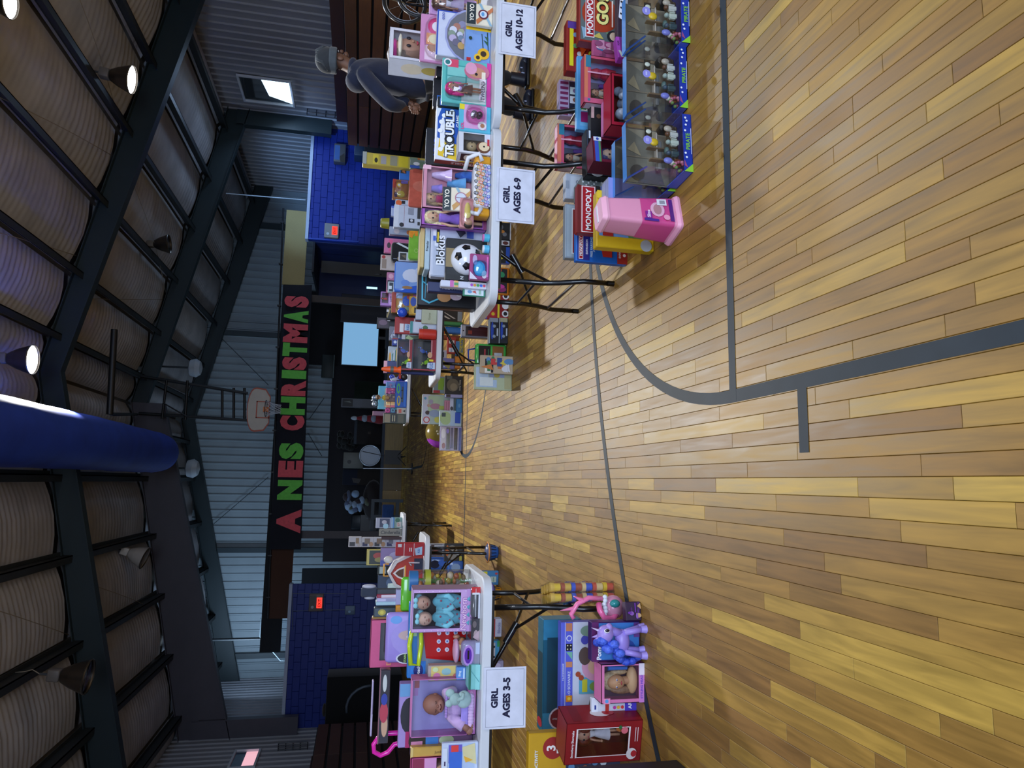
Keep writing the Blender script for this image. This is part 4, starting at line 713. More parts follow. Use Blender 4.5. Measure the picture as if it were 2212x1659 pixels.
# ---------------------------------------------------------------- floor in front of the right table
def playset(label, box, sk=1, Y=None, rz=0):
    A, B, z0, z1, Y = dims(box, Y, 'F'); W_, H_ = B-A, z1; d = .17; root = thing('pirate_playset', label, 'boxed playset', ((A+B)/2, Y+d/2, 0), rz); fy = -d/2
    # blue base tray, arched clear front, printed blue frame
    q = MB(); f = .004; b0 = .16*H_
    q.box(-W_/2, W_/2, fy, d/2, 0, f, '#1c3fa8'); q.box(-W_/2, W_/2, fy, fy+f, 0, b0, '#1636a0'); q.box(-W_/2, W_/2, d/2-f, d/2, 0, H_*.98, '#6d6a62')
    for x in (-W_/2, W_/2-f): q.add([(x, fy, 0), (x, d/2, 0), (x, d/2, H_), (x, d/2-.05, H_), (x, fy, H_*.82), (x+f, fy, 0), (x+f, d/2, 0), (x+f, d/2, H_), (x+f, d/2-.05, H_), (x+f, fy, H_*.82)], [(0, 1, 2, 3, 4), (9, 8, 7, 6, 5), (0, 5, 6, 1), (3, 8, 9, 4), (4, 9, 5, 0)], '#2a52c8') if 0 else q.add([(x, fy, 0), (x, d/2, 0), (x, d/2, b0*1.25), (x, fy, b0*1.05), (x+f, fy, 0), (x+f, d/2, 0), (x+f, d/2, b0*1.25), (x+f, fy, b0*1.05)], [(0, 1, 2, 3), (7, 6, 5, 4), (2, 6, 7, 3)], '#4a62d0').add([(x, fy, H_*.80), (x, fy, H_*.83), (x, d/2-.05, H_), (x, d/2, H_), (x, d/2, H_*.97), (x, d/2-.045, H_*.97), (x+f, fy, H_*.80), (x+f, fy, H_*.83), (x+f, d/2-.05, H_), (x+f, d/2, H_), (x+f, d/2, H_*.97), (x+f, d/2-.045, H_*.97)], [(0, 1, 2, 3, 4, 5), (11, 10, 9, 8, 7, 6)], '#4a7cd8')
    q.add([(-W_/2, fy, H_*.82), (W_/2, fy, H_*.82), (W_/2, d/2-.05, H_), (-W_/2, d/2-.05, H_), (W_/2, d/2, H_), (-W_/2, d/2, H_)], [(3, 2, 4, 5)], '#3f8ad8'); q.build('carton', 'gloss', root)
    q = MB(); T = TF(-W_/2, 0, W_, b0, fy); q.art(T, W_, b0, [('p', [(0, 0), (.14, 0), (0, 1)], '#8cc83a'), ('p', [(.06, .55), (.2, .95), (.1, .95)], '#9a4c7c'), ('t', .52, .5, .5, 'PIRATE', '#7ab84a', .45), ('r', .3, .1, .75, .17, '#c8d0ee')]+[('o', u, v, .12, '#e4ecf8') for u, v in ((.24, .7), (.31, .82), (.7, .8), (.8, .7), (.87, .6), (.92, .75))]); q.build('printed_base', 'gloss', root)
    q = MB(); T = TF(-W_/2, b0, W_, H_-b0, d/2-f*1.4); q.art(T, W_, H_-b0, [('r', .02, 0, .98, .97, '#7c7a6c'), ('p', [(.6, 0), (.98, 0), (.98, .9), (.8, .5)], '#9a927c'), ('p', [(.02, .1), (.3, .2), (.2, .6), (.02, .7)], '#5c5a60'), ('r', .3, .25, .7, .32, '#8c8c88'), ('p', [(.5, .6), (.75, .75), (.6, .9)], '#a89c7c'), ('r', .47, .0, .49, .97, '#8a806c'), ('c', .2, .7, .14, .16, '#4a4640')]); q.build('backdrop', 'matte', root)
    q = MB(); q.box(-.34*W_, .42*W_, -.02, .02, b0*.8, b0*1.25, '#2e241e', .008); q.box(-.1*W_, .42*W_, -.03, .02, b0*1.2, b0*1.9, '#38302a', .01); q.box(-.3*W_, .2*W_, .02, .05, b0*2.3, b0*2.75, '#777774', .004); q.box(.3*W_, .42*W_, -.03, .03, b0*1.4, b0*2.9, '#1e1815', .01); q.build('toy_ship', 'plastic', root)
    for x, z, c1, c2 in ((-.3, 1.15, '#7c3a24', '#d8d4cc'), (-.13, 1.5, '#2c4c54', '#2a4a60'), (.06, 1.5, '#c4cfc0', '#9ab0a8'), (.2, 1.55, '#c8ccc4', '#5a3a28')):
        q = MB(); q.box(x*W_-.011, x*W_+.011, -.05, -.03, b0*z-.02, b0*z+.02, c1, .004); q.ball((x*W_, -.042, b0*z+.032), .012, c2, 9, 6); q.box(x*W_-.018, x*W_-.012, -.05, -.035, b0*z-.01, b0*z+.018, c1, .002); q.box(x*W_+.012, x*W_+.018, -.05, -.035, b0*z-.01, b0*z+.018, c1, .002); q.build('toy_pirate', 'plastic', root)
    q = MB(); q.box(-.2*W_, .3*W_, -.0, .03, b0*3.0, b0*3.12, '#a8a49c', .002); q.box(-.2*W_, -.17*W_, -.01, .02, b0*1.8, b0*3.9, '#6c5a44', .002); q.box(.0*W_, .02*W_, -.01, .02, b0*1.8, b0*4.2, '#6c5a44', .002); q.ball((-.05*W_, -.02, b0*2.2), (.02, .015, .012), '#4c6c6c', 8, 6); q.ball((.3*W_, -.04, b0*2.2), (.016, .01, .02), '#b8b0a0', 8, 6); q.build('masts', 'plastic', root)
    q = MB(); q.ball((.12*W_, .0, b0*3.4), (.02, .008, .022), '#d8b820', 8, 6); q.ball((-.28*W_, -.05, b0*2.4), (.016, .01, .022), '#7c84d8', 8, 6); q.box(.28*W_, .44*W_, .03, .034, b0*3.3, b0*4.1, '#22221e'); q.ball((.36*W_, .028, b0*3.7), (.012, .004, .014), '#d8e0d0', 8, 6); q.build('flag_and_sails', 'plastic', root)
    q = MB(); 
    for k in range(9): a = k*1.7; q.ball((-.38*W_+.02*math.cos(a), -.06+.01*math.sin(a*2), b0*1.35+.02*math.sin(a)), .009, ['#a8506c', '#c87a90', '#6a8c4a'][k % 3], 6, 4)
    q.build('coral', 'plastic', root)
    q = MB(); x0, x1 = -W_/2+.004, W_/2-.004; q.add([(x0, fy-.0, b0), (x1, fy, b0), (x1, fy, H_*.82), (x0, fy, H_*.82), (x1, d/2-.05, H_), (x0, d/2-.05, H_), (x0, d/2, b0), (x0, d/2, H_), (x1, d/2, b0), (x1, d/2, H_)], [(0, 1, 2, 3), (3, 2, 4, 5), (0, 3, 5, 7, 6), (1, 8, 9, 4, 2)], '#fff'); q.build('window', 'film', root)
    q = MB(); q.art(TF(-W_/2, 0, W_, H_, fy-.001), W_, H_, [('o', .46, .80, .075, '#8c8ad8'), ('r', .43, .79, .49, .80, '#d8d8f4'), ('r', .43, .81, .49, .82, '#d8d8f4')]); q.build('round_sticker', 'card', root)
    return root
playset('blue pirate ship window box at the picture edge, first of the front four', (1372, 1490, 84, -34), Y=None)
playset('blue pirate ship window box beside the red lined carton with white fur', (1374, 1485, 226, 92))
playset('blue pirate ship window box nearest the camera, third of the front four', (1374, 1495, 368, 240), rz=.05)
yb_ = atz(1495, 300).y+.20
playset('blue pirate ship window box half hidden behind the others, last of the four', (1348, 1458, 408, 285), Y=None)
item('board_game', 'upright red board game box with large cream word GO! at the picture edge', 'game', (1251, 1360, 96, -30), .06, '#8c2a22', [('r', .03, .03, .97, .97, '#5d6a6c'), ('o', .5, .52, .42, '#a8381c'), ('p', [(.05, .9), (.25, .95), (.2, .7)], '#8ab0c8'), ('p', [(.7, .8), (.9, .95), (.95, .6)], '#4a8ca0'), ('p', [(.05, .2), (.2, .4), (.25, .1)], '#7aa870'), ('p', [(.08, .45), (.18, .55), (.1, .7)], '#c8b85a'), ('r', .08, .66, .94, .86, '#f0e8ea'), ('r', .095, .675, .925, .845, M_), ('t', .51, .76, .78, 'MONOPOLY', '#f4eef0', .14), ('t', .55, .47, .48, 'GO!', '#20180c', .3, .09), ('t', .55, .48, .47, 'GO!', '#ece48c', .28, .04), ('r', .3, .24, .75, .27, '#f0e8e0'), ('o', .14, .25, .13, '#20242c'), ('o', .14, .22, .1, '#e4ccb4'), ('t', .5, .15, .3, 'GAME', '#f0d8c8', .06)], Y=3.66, on='F', side=[('r', 0, 0, 1, 1, '#8c241c')])
item('piano_toy_box', 'dark purple toy piano box with slanting white keys, behind the first playset', 'boxed toy', (1334, 1420, 96, -20), .05, '#2c1c30', [('p', [(.3, .55), (.45, .95), (1, .85), (1, .5)], '#dfe2ee')]+[('p', [(.36+.11*k, .66-.0*k), (.40+.11*k, .9-.01*k), (.43+.11*k, .89-.01*k), (.39+.11*k, .65)], '#16121c') for k in range(6)]+[('r', .2, .3, .4, .36, '#d0d0e0'), ('r', .2, .2, .45, .26, '#d0d0e0')], Y=3.42, on='F')
item('board_game', 'red and yellow word game box with a column of round faces', 'game', (1224, 1345, 160, 52), .07, '#8c2018', [('r', .1, .86, .85, .94, '#dcd020'), ('r', .84, .8, .98, .98, '#5a3a90'), ('o', .72, .82, .05, '#7c98b8'), ('o', .5, .82, .05, '#5a8c5c'), ('o', .35, .74, .05, '#c8c8d0'), ('o', .6, .68, .05, '#b0644c'), ('c', .6, .6, .1, .04, '#5a2aa0'), ('p', [(.3, .7), (.5, .74), (.45, .6)], '#c84a1c'), ('t', .55, .46, .85, 'DBAND', '#16100c', .22, .1), ('t', .55, .465, .83, 'DBAND', '#ecd82a', .2, .03)], Y=3.80, on='F')
item('doll_pack', 'pink blister card of small toys behind the slanted purple box', 'toy pack', (1280, 1380, 128, 92), .03, '#a84c78', busy(3, ['#c88aa8', '#8c4a70', '#3a6a9c', '#e0b8c8', '#7a3a5c'], 12), Y=3.62, on='F')
item('trick_box', 'small magenta box tilted between the red game and the playset', 'boxed toy', (1333, 1376, 134, 76), .05, '#9c3aa8', [('r', .3, .5, .95, .95, '#b04cc0'), ('t', .65, .72, .4, 'TOYS', '#1c1024', .3), ('p', [(0, .1), (.3, .5), (.3, .9), (0, .5)], '#c8d0c8'), ('r', .3, .05, .95, .45, '#6c2c80')], Y=3.40, on=.10, rz=.25)
item('figure_tin', 'tall checked plum box with cartoon squares near the table leg', 'boxed toy', (1208, 1300, 254, 176), .06, '#b9a4c4', [e for k in range(7) for e in [('r', .02+.14*k, .80, .09+.14*k, .98, '#7c2a58')]]+[('r', .05, .3, .95, .78, '#23283c'), ('r', .35, .55, .55, .76, '#d8dce8'), ('r', .6, .55, .8, .76, '#c8dce0'), ('r', .35, .32, .55, .52, '#dcd4e0'), ('o', .45, .65, .05, '#8c5a4a'), ('o', .7, .65, .05, '#7a6a98'), ('o', .45, .42, .05, '#3a4050'), ('o', .72, .4, .05, '#a8604a'), ('r', .0, .0, 1, .28, '#8c9c4a')], Y=4.02, on='F')
item('board_game', 'thin pale blue board game box standing on edge behind the doll box', 'game', (1246, 1350, 285, 127), .04, '#57a0d8', [('r', .05, .70, .95, .92, '#6cb0e0'), ('r', .42, .72, .56, .9, '#e8d82a'), ('r', .26, .72, .4, .9, '#3a9c58'), ('r', .1, .72, .24, .9, '#8c2068'), ('t', .34, .81, .6, 'LIFE', '#f4f6fa', .15), ('t', .18, .5, .25, 'the game', '#dce8f4', .1), ('t', .8, .86, .2, 'SPIN TO WIN', '#eef4fa', .1), ('r', .05, .1, .95, .4, '#4a90c8')], Y=3.78, on='F')
def twodoll(r, W, H, d):
    figure(r, -.22*W, -.0, .08*H, H*.75, '#b98a6c', '#3c2a24', '#c0b8a8', '#8c6c3a', sc=1.2)
    MB().lathe([(.015, H*.86), (.03, H*.7), (.025, H*.6), (.035, H*.5), (.03, H*.3)], (.2*W, 0, 0), '#b8304a', 12).build('red_gown', 'gloss', r); MB().lathe([(.01, H*.62), (.016, H*.52), (.03, H*.4)], (-.02*W, .02, 0), '#5a3a88', 10).build('purple_top', 'cloth', r)
for box, Y, lb in (((1262, 1385, 228, 126), 3.56, 'orange and pink framed fashion doll box behind the second playset'), ((1204, 1300, 364, 272), 3.98, 'orange and pink framed fashion doll box near the table leg, farther back')):
    item('fashion_doll_box', lb, 'boxed doll', box, .07, '#c8506c', [('p', [(0, .92), (1, .92), (1, 1), (0, 1)], '#d87a5c'), ('r', .0, .0, .1, 1, '#cf5c80'), ('r', .74, .86, .99, .97, '#2c7c98'), ('o', .06, .9, .03, '#3a7c98'), ('r', .62, .05, .65, .93, '#d8a0b8')], Y=Y, on='F', win=(.1, .06, .94, .86), back='#7f86b4', ba=[('c', .5, .2, .3, .2, '#8c94c4'), ('r', .0, .0, .55, 1, '#5a5668')], side=[('r', .1, .1, .9, .95, '#d8c8dc')], inner=twodoll, grp=None)
def fur(r, W, H, d):
    q = MB(); rr = random.Random(5)
    for k in range(34):
        q.ball((rr.uniform(-.36, .3)*W, rr.uniform(-.05, .02), H*rr.uniform(.12, .72)), (rr.uniform(.018, .034),)*3, '#bcc8dc', 8, 6)
    q.ball((-.02*W, -.04, H*.42), (.34*W, .03, .28*H), '#c4cfe0', 16, 10); q.build('white_fur', 'cloth', r)
    q = MB(); q.ball((-.22*W, -.078, H*.24), .009, '#15161c', 9, 6); q.ball((-.30*W, -.075, H*.08), (.022, .01, .02), '#a82c28', 9, 6); q.build('face', 'plastic', r)
item('plush_box', 'open red carton with a shaggy white plush inside', 'boxed toy', (1320, 1425, 276, 164), .12, '#b01c3a', [('r', .0, .05, .06, .6, '#c89a2a')], Y=3.26, on='F', win=(.07, .05, .95, .93), back='#7a2014', ba=[('r', .45, .2, 1, .9, '#6a1a12')], inner=fur, wmat='film')
item('picture_frame_box', 'black box with a small bronze framed picture, beside the fur plush carton', 'boxed toy', (1275, 1345, 300, 226), .05, '#17181d', [('r', .1, .62, .14, .95, '#8c98a8'), ('p', [(.2, .3), (.5, .42), (.48, .66), (.26, .6)], '#8c6430'), ('p', [(.25, .36), (.46, .44), (.45, .6), (.29, .56)], '#1c1410'), ('o', .62, .78, .06, '#6c4a38'), ('r', .55, .9, .95, .98, '#c8a0a0')], Y=3.60, on='F')
item('doll_pack', 'pink rimmed purple blister with turquoise trimming under the red carton', 'toy pack', (1303, 1372, 297, 222), .04, '#d87cc0', [('r', .05, .04, .95, .94, '#5c2aa0'), ('r', .05, .04, .4, .6, '#5ab8dc'), ('o', .14, .8, .11, '#7cb0e8'), ('c', .7, .7, .15, .16, '#d8d0e8'), ('c', .5, .4, .2, .1, '#7a48c8')], Y=3.46, on='F')
item('doll_box_maroon', 'maroon cornered doll box with a blue haired hooded doll head', 'boxed doll', (1281, 1398, 364, 298), .11, '#6c1c34', [('r', 0, .88, 1, .96, '#3a5ac0'), ('r', 0, .84, 1, .88, '#4a9060'), ('r', .82, .82, .98, .98, '#d8e0ec'), ('o', .9, .9, .03, '#2a4aa8'), ('t', .5, .08, .4, 'MODA', '#c89aa8', .08)], Y=3.40, on='F', rz=.18, win=(.12, .2, .92, .82), back='#6c62a8', side=[('r', 0, 0, 1, 1, '#5a1a2c'), ('tv', .5, .3, .4, 'MODA', '#8c4058', .3)],
     inner=lambda r, W, H, d: figure(r, 0, -.01, .0, H*.80, '#c8a890', '#34386a', '#a4b4d0', '#8a9cc0', sc=1.75))
item('console_game_box', 'large black boxed set with a big white letter C', 'game', (1266, 1372, 386, 284), .08, '#0e1218', [('r', .02, .0, .04, .98, '#3a4658'), ('r', .02, .96, .98, .98, '#3a4658'), ('o', .14, .76, .17, '#c4d4e4'), ('o', .14, .76, .10, '#0e1218'), ('r', .12, .86, .26, .96, '#0e1218'), ('r', .8, .9, .97, .94, '#d0dce8'), ('r', .04, .1, .3, .5, '#2a3830'), ('r', .14, .3, .24, .45, '#a8bc80'), ('r', .15, .33, .2, .42, '#b04030'), ('p', [(.3, .4), (.5, .5), (.45, .3)], '#c0a890'), ('t', .25, .04, .3, 'Chess', '#d0dce8', .08)], Y=3.56, on='F', rz=.05)
item('jewel_case', 'silver glitter craft box lying by the red nameplate game box', 'craft box', (1257, 1330, 422, 384), .16, '#6c7678', [('r', .1, .3, .9, .6, '#8a9494'), ('r', .2, .0, .9, .28, '#2a2030')]+[('o', (k*.37) % 1, (k*.61) % 1, .02, '#c8d0d4') for k in range(40)], Y=3.62, on='F')
item('board_game', 'upright red classic board game box with white rimmed nameplate and pastel board', 'game', (1247, 1376, 508, 405), .05, '#8c2020', [('r', 0, .95, 1, 1, '#6c1818'), ('r', .02, .70, .98, .93, '#ece4e6'), ('r', .035, .715, .965, .915, M_), ('t', .5, .815, .86, 'MONOPOLY', '#f6f0f2', .16), ('r', .0, .62, 1, .695, '#121212'), ('t', .5, .657, .7, 'THE CLASSIC BOARD GAME', '#e0e4e8', .05), ('r', 0, .3, 1, .615, '#b4d4c4'), ('r', .5, .3, 1, .615, '#2a4a90'), ('r', 0, .0, 1, .3, '#8cb0c0')], Y=3.48, on='F')
item('board_game', 'grey board game box with red nameplate standing behind the others', 'game', (1221, 1350, 562, 446), .05, '#8c98a4', [('r', .03, .6, .97, .97, '#9caab4'), ('r', .08, .66, .92, .88, '#d8dce0'), ('r', .10, .68, .90, .86, '#8c2824'), ('t', .5, .77, .76, 'MONOPOLY', '#ece8ea', .14)], Y=3.76, on='F')
item('board_game', 'blue board game expansion box with a red toy car picture', 'game', (1244, 1354, 568, 505), .04, '#1c68c8', [('r', .05, .83, .98, .97, '#2c2c80'), ('r', .08, .86, .94, .945, '#f0f0f4'), ('r', .10, .87, .92, .935, M_), ('t', .51, .903, .78, 'MONOPOLY', '#f0f0f4', .05), ('r', .05, .74, .98, .84, '#2a2a84'), ('t', .5, .79, .7, 'EXPANSION', '#dfe0f4', .04), ('t', .5, .70, .75, 'FREE PARKING', '#c0dcf8', .045), ('t', .5, .65, .5, 'JACKPOT', '#c0dcf8', .04), ('p', [(.2, .3), (.2, .48), (.4, .5), (.5, .58), (.8, .58), (.9, .48), (.98, .46), (.98, .3)], '#c03428'), ('r', .62, .48, .84, .56, '#e8f0f8'), ('o', .65, .36, .06, '#f0f4f8'), ('o', .65, .36, .03, '#2a60b8'), ('r', 0, 0, 1, .2, '#a42c24'), ('t', .45, .15, .5, 'EXPANSION', '#f0e8e8', .05), ('o', .3, .06, .03, '#f0e8e8')], Y=None, on='F')
item('camera_toy_box', 'small white toy camera carton with a hang tab behind the glitter box', 'boxed toy', (1222, 1300, 432, 378), .06, '#a8b0be', [('r', .1, .55, .9, .9, '#b8c0cc'), ('t', .5, .75, .5, 'HELLO', '#6a7080', .1), ('r', .4, .93, .7, 1.0, '#8c96a4')], Y=3.86, on='F')
item('building_set', 'yellow and blue creative building set box tilted by the pink tub', 'building set', (1289, 1376, 536, 416), .06, '#d8b41c', [('r', .2, .22, .97, .96, '#6c9cd8'), ('p', [(.2, .22), (.97, .22), (.97, .5), (.6, .42), (.4, .5), (.2, .45)], '#5a8c4c'), ('c', .5, .45, .1, .1, '#3c7c3a'), ('c', .72, .4, .1, .12, '#8cb04a'), ('r', .2, .72, .34, .9, '#b02a20'), ('t', .45, .8, .3, 'CREATOR', '#16181c', .09), ('t', .3, .6, .1, '7+', '#14161a', .09), ('o', .08, .15, .1, '#aab0b8'), ('r', .86, .74, 1, 1, '#e0c020'), ('t', .92, .88, .1, '3in1', '#f4f6f8', .1)], Y=3.24, on='F')
item('building_set', 'small black building set box with white figures under the pink tub', 'building set', (1328, 1396, 516, 470), .04, '#17161a', [('r', .2, .78, .6, .95, '#a42a24'), ('p', [(.1, .2), (.3, .5), (.25, .75), (.12, .6)], '#c8a8a0'), ('t', .75, .5, .3, '6+', '#d8dce4', .12), ('r', .5, .15, .9, .2, '#c8ccd4'), ('r', .5, .1, .9, .13, '#c8ccd4'), ('p', [(.05, .02), (.3, .15), (.1, .3)], '#b86a80')], Y=None, on='F')
item('shoe_box', 'open box with lavender stripes and a pale blue ribbon inside', 'shoe box', (1314, 1408, 440, 388), .09, '#8c96d8', [('r', 0, 0, 1, 1, '#8890d0')], Y=3.14, on='F', rz=.0, win=(.1, .08, .92, .75), back='#0c0e18', wmat='film', side=[('r', 0, .12*k, 1, .12*k+.05, '#dfe3f4') for k in range(8)],
     inner=lambda r, W, H, d: MB().ball((0, -.03, H*.55), (.018, .014, .022), '#9ab4e8', 10, 7).ball((.02, -.03, H*.25), (.02, .014, .026), '#8ca8e4', 10, 7).ball((-.015, -.03, H*.3), (.012, .01, .012), '#d8c8e0', 8, 6).build('ribbon_bow', 'cloth', r), top=[('r', 0, .12*k, 1, .12*k+.05, '#dfe3f4') for k in range(8)])
# pink storage tub with lid
A, B, z0, z1, Y = dims((1300, 1470, 492, 425), None, 'F'); t = thing('storage_tub', 'pink plastic storage tub with a printed wrap around its lower half', 'tub', ((A+B)/2, Y+.07, 0), .28)
w0, w1, H_ = .066, .083, z1*1.0; dd = .075
def rsec(w, d, z, rr=.02, n=5):
    P = []
    for cx, cy, a in ((w-rr, d-rr, 0), (-w+rr, d-rr, 90), (-w+rr, -d+rr, 180), (w-rr, -d+rr, 270)):
        for k in range(n): u = math.radians(a+90*k/(n-1)); P.append((cx+rr*math.cos(u), cy+rr*math.sin(u), z))
    return P
def loft(secs, col, cap0=True, cap1=True, cols=None):
    q = MB(); n = len(secs[0]); 
    for j, (a, b) in enumerate(zip(secs, secs[1:])): q.add(a+b, [(i, (i+1) % n, n+(i+1) % n, n+i) for i in range(n)], cols[j] if cols else col, True)
    if cap0: q.add(secs[0], [tuple(range(n))[::-1]], cols[0] if cols else col)
    if cap1: q.add(secs[-1], [tuple(range(n))], cols[-1] if cols else col)
    return q
loft([rsec(.062+.018*(1-k/6), .058+.016*(1-k/6), H_*.06+H_*.86*k/6) for k in range(7)], '#e79ab8').build('tub_body', 'plastic', t)
loft([rsec(.09, .084, 0), rsec(.092, .086, H_*.03), rsec(.086, .08, H_*.07)], '#f0a8c4').build('tub_lid', 'plastic', t)
loft([rsec(.066, .062, H_*.9), rsec(.068, .064, H_*.93), rsec(.06, .056, H_*.985)], '#f4b4cc').build('tub_base', 'plastic', t)
q = loft([rsec(.0815, .0755, H_*.10), rsec(.072, .068, H_*.5)], '#d04c8c', False, False); T = lambda u, v, k: (-.078+.156*u+(.5-u)*.022*v, -(.0765-.0075*v)-k*EPS-.001, H_*(.10+.4*v))
q.art(T, .15, H_*.4, [('r', .1, .0, .9, .12, '#5a2a80'), ('c', .5, .5, .28, .22, '#e6b0c8'), ('c', .5, .5, .2, .13, '#b8848c'), ('r', .02, .5, .12, .95, '#4c2c90'), ('r', .12, .7, .4, .9, '#8a2a90'), ('t', .3, .8, .3, 'Slime', '#f0d8f0', .14), ('r', .65, .2, .88, .5, '#e8e8ee'), ('r', .7, .25, .83, .42, '#9a9aa4'), ('c', .2, .25, .1, .1, '#f0a0c0')]); q.build('printed_wrap', 'gloss', t)
MB().box(-.045, .045, -.0, .012, H_*.985, H_*.992, '#dfe4ea').build('lid_label', 'card', t)
# ---------------------------------------------------------------- floor beside the left table
def sweets(r, W, H, d): pass
A, B, z0, z1, Y = dims((1192, 1330, 1319, 1270), None, 'F')
t = thing('dough_tower', 'shrink wrapped block of stacked dough tubs with yellow, red and blue lids', 'dough tubs', ((A+B)/2+.01, Y+.13, 0), .25)
nx, ny, nz = 3, 3, 6; rr = .024; hh = z1/nz
LIDC = ['#e8c83a', '#c8503c', '#e0c890', '#2a58d0', '#a8503a', '#dcb850']
for iz in range(nz):
    for ix in range(2):
        for iy in range(4):
            q = MB(); x, y = (ix-.5)*.054, (iy-1.5)*.056; q.lathe([(.001, 0), (rr*.86, .001), (rr*.9, hh*.6), (rr*1.05, hh*.62), (rr*1.05, hh*.97), (.001, hh*.98)], (x, y, iz*hh), '#fff', 12, cols=['#e8dfc0', LIDC[(iz+1) % 6], LIDC[iz], LIDC[iz], LIDC[iz]]); q.build('dough_tub', 'plastic', t)
q = MB(); q.box(-.056, .056, -.114, .114, 0, z1+.003, '#fff'); q.build('shrink_wrap', 'film', t)
item('instrument_case_box', 'long teal carton with clear side lying behind the purple toy box', 'boxed toy', (1173, 1256, 1584, 1338), .14, '#1f6c88', [('r', .0, .0, .18, 1, '#3a9cc0'), ('r', .82, .1, 1, 1, '#3a9cc8'), ('r', .18, .2, .84, .9, '#1c5468'), ('c', .13, .55, .1, .3, '#f0e8ec'), ('c', .13, .55, .085, .26, '#8c1c28'), ('tv', .13, .55, .4, 'Melissa & Doug', '#f0e8ec', .1), ('r', .3, .3, .7, .5, '#0e2c34')], Y=atz(1285, 1450).y+.26, on='F', top=[('r', .1, .1, .7, .9, '#18404c'), ('c', .08, .5, .04, .4, '#c82a3a')])
item('toy_carton', 'large periwinkle and white toy carton with bunny-eared doll picture', 'boxed toy', (1212, 1345, 1537, 1343), .07, '#5c66d8', [('r', .0, .0, 1, .93, '#ccd2e6'), ('r', .0, .78, 1, .92, '#5a62d4'), ('r', .90, .79, .99, .91, '#c8805c'), ('o', .82, .85, .055, '#dfe0f4'), ('o', .82, .85, .038, '#5a62d4'), ('r', .68, .79, .76, .91, '#14161c')]+[('o', u, v, .012, '#ece4c0') for u in (.70, .74) for v in (.82, .88)]+[('p', [(.58, .79), (.67, .79), (.67, .91)], '#78b8a0'), ('r', .5, .79, .56, .91, '#d08a60'), ('t', .3, .85, .36, 'F·A·O SCHWARZ', '#cfd4f4', .05), ('t', .45, .965, .5, 'F·A·O SCHWARZ', '#dfe2f8', .03), ('r', .12, .79, .19, .91, '#dc8c20'), ('o', .155, .85, .03, '#f0d048'), ('p', [(.0, .1), (.12, .2), (.14, .45), (0, .5)], '#5c564e'), ('r', .2, .05, .38, .66, '#5ca8c8'), ('c', .28, .3, .06, .16, '#7c9c4c'), ('r', .22, .5, .36, .6, '#c8c83a'), ('c', .5, .35, .16, .26, '#d8a0c0'), ('c', .5, .34, .09, .15, '#dcb49c'), ('o', .47, .34, .015, '#241c20'), ('o', .53, .34, .015, '#241c20'), ('c', .42, .68, .03, .05, '#a84a30'), ('c', .38, .62, .03, .05, '#a84a30'), ('c', .62, .55, .1, .12, '#5c4c48'), ('o', .8, .55, .08, '#4c50b8'), ('c', .9, .5, .06, .14, '#7c9c8c')], Y=atz(1352, 1440).y+.2, on='F')
A, B, z0, z1, Y = dims((1298, 1352, 1342, 1300), None, 'F')
t = thing('unicorn_phone_toy', 'glossy pink toy with a curved horn, handle and white cloud base', 'toy', (B-.03, Y+.02, 0), .1)
H_ = z1; q = MB(); q.tube([(-.03, -.02, H_*.35), (-.055, -.04, H_*.6), (-.05, -.05, H_*.95), (-.01, -.05, H_*1.12), (.02, -.03, H_*1.1)], .016, '#ee6ca6', 10); q.build('handle', 'gloss', t)
q = MB(); q.ball((0, 0, H_*.45), (.062, .05, H_*.42), '#cc8ca8', 16, 10); q.build('body', 'gloss', t); q = MB()
for k in range(7): q.ball((-.055+.018*k, -.03, H_*.86+.004*math.sin(k*2)), .013, '#dfe8f2', 9, 6)
q.build('white_frill', 'plastic', t); q = MB(); q.tube([(.045, -.02, H_*.95), (.05, -.03, H_*1.5), (.02, -.03, H_*1.95), (-.03, -.03, H_*2.2), (-.05, -.03, H_*2.1)], .013, '#f07cae', 9); q.cyl((.0, -.03, H_*2.05), (-.01, -.04, H_*2.65), .012, .001, '#f284b4', 9); q.cyl((.035, -.03, H_*1.7), (.06, -.04, H_*2.1), .014, .002, '#f07cae', 9); q.build('horned_arch', 'gloss', t)
q = MB(); q.ball((.02, -.045, H_*.5), (.022, .02, .028), '#2c8c90', 12, 8); q.build('teal_button', 'gloss', t)
item('card_pack', 'dark violet blister pack fallen on the floor beside the pony box', 'toy pack', (1352, 1385, 1345, 1300), .05, '#2c1438', busy(9, ['#6c2a9c', '#4c1c60', '#8c5ab0', '#c8a070'], 9), Y=None, on='F', rz=.2)
t = item('pony_box', 'blue and purple hang card of a large lilac toy pony', 'boxed toy', (1278, 1381, 1428, 1343), .06, '#3a1c60', [('r', .04, .03, .97, .86, '#3a7cc8'), ('c', .6, .6, .3, .2, '#5aa0dc'), ('c', .3, .3, .25, .2, '#2a4ca0'), ('r', 0, .86, 1, 1, '#5c1c5c'), ('t', .22, .84, .34, 'Pony', '#eef0fa', .15), ('r', .6, .02, .97, .14, '#6a3a90'), ('r', .7, .05, .9, .08, '#c8c0e8')], Y=atz(1388, 1390).y+.03, on='F')
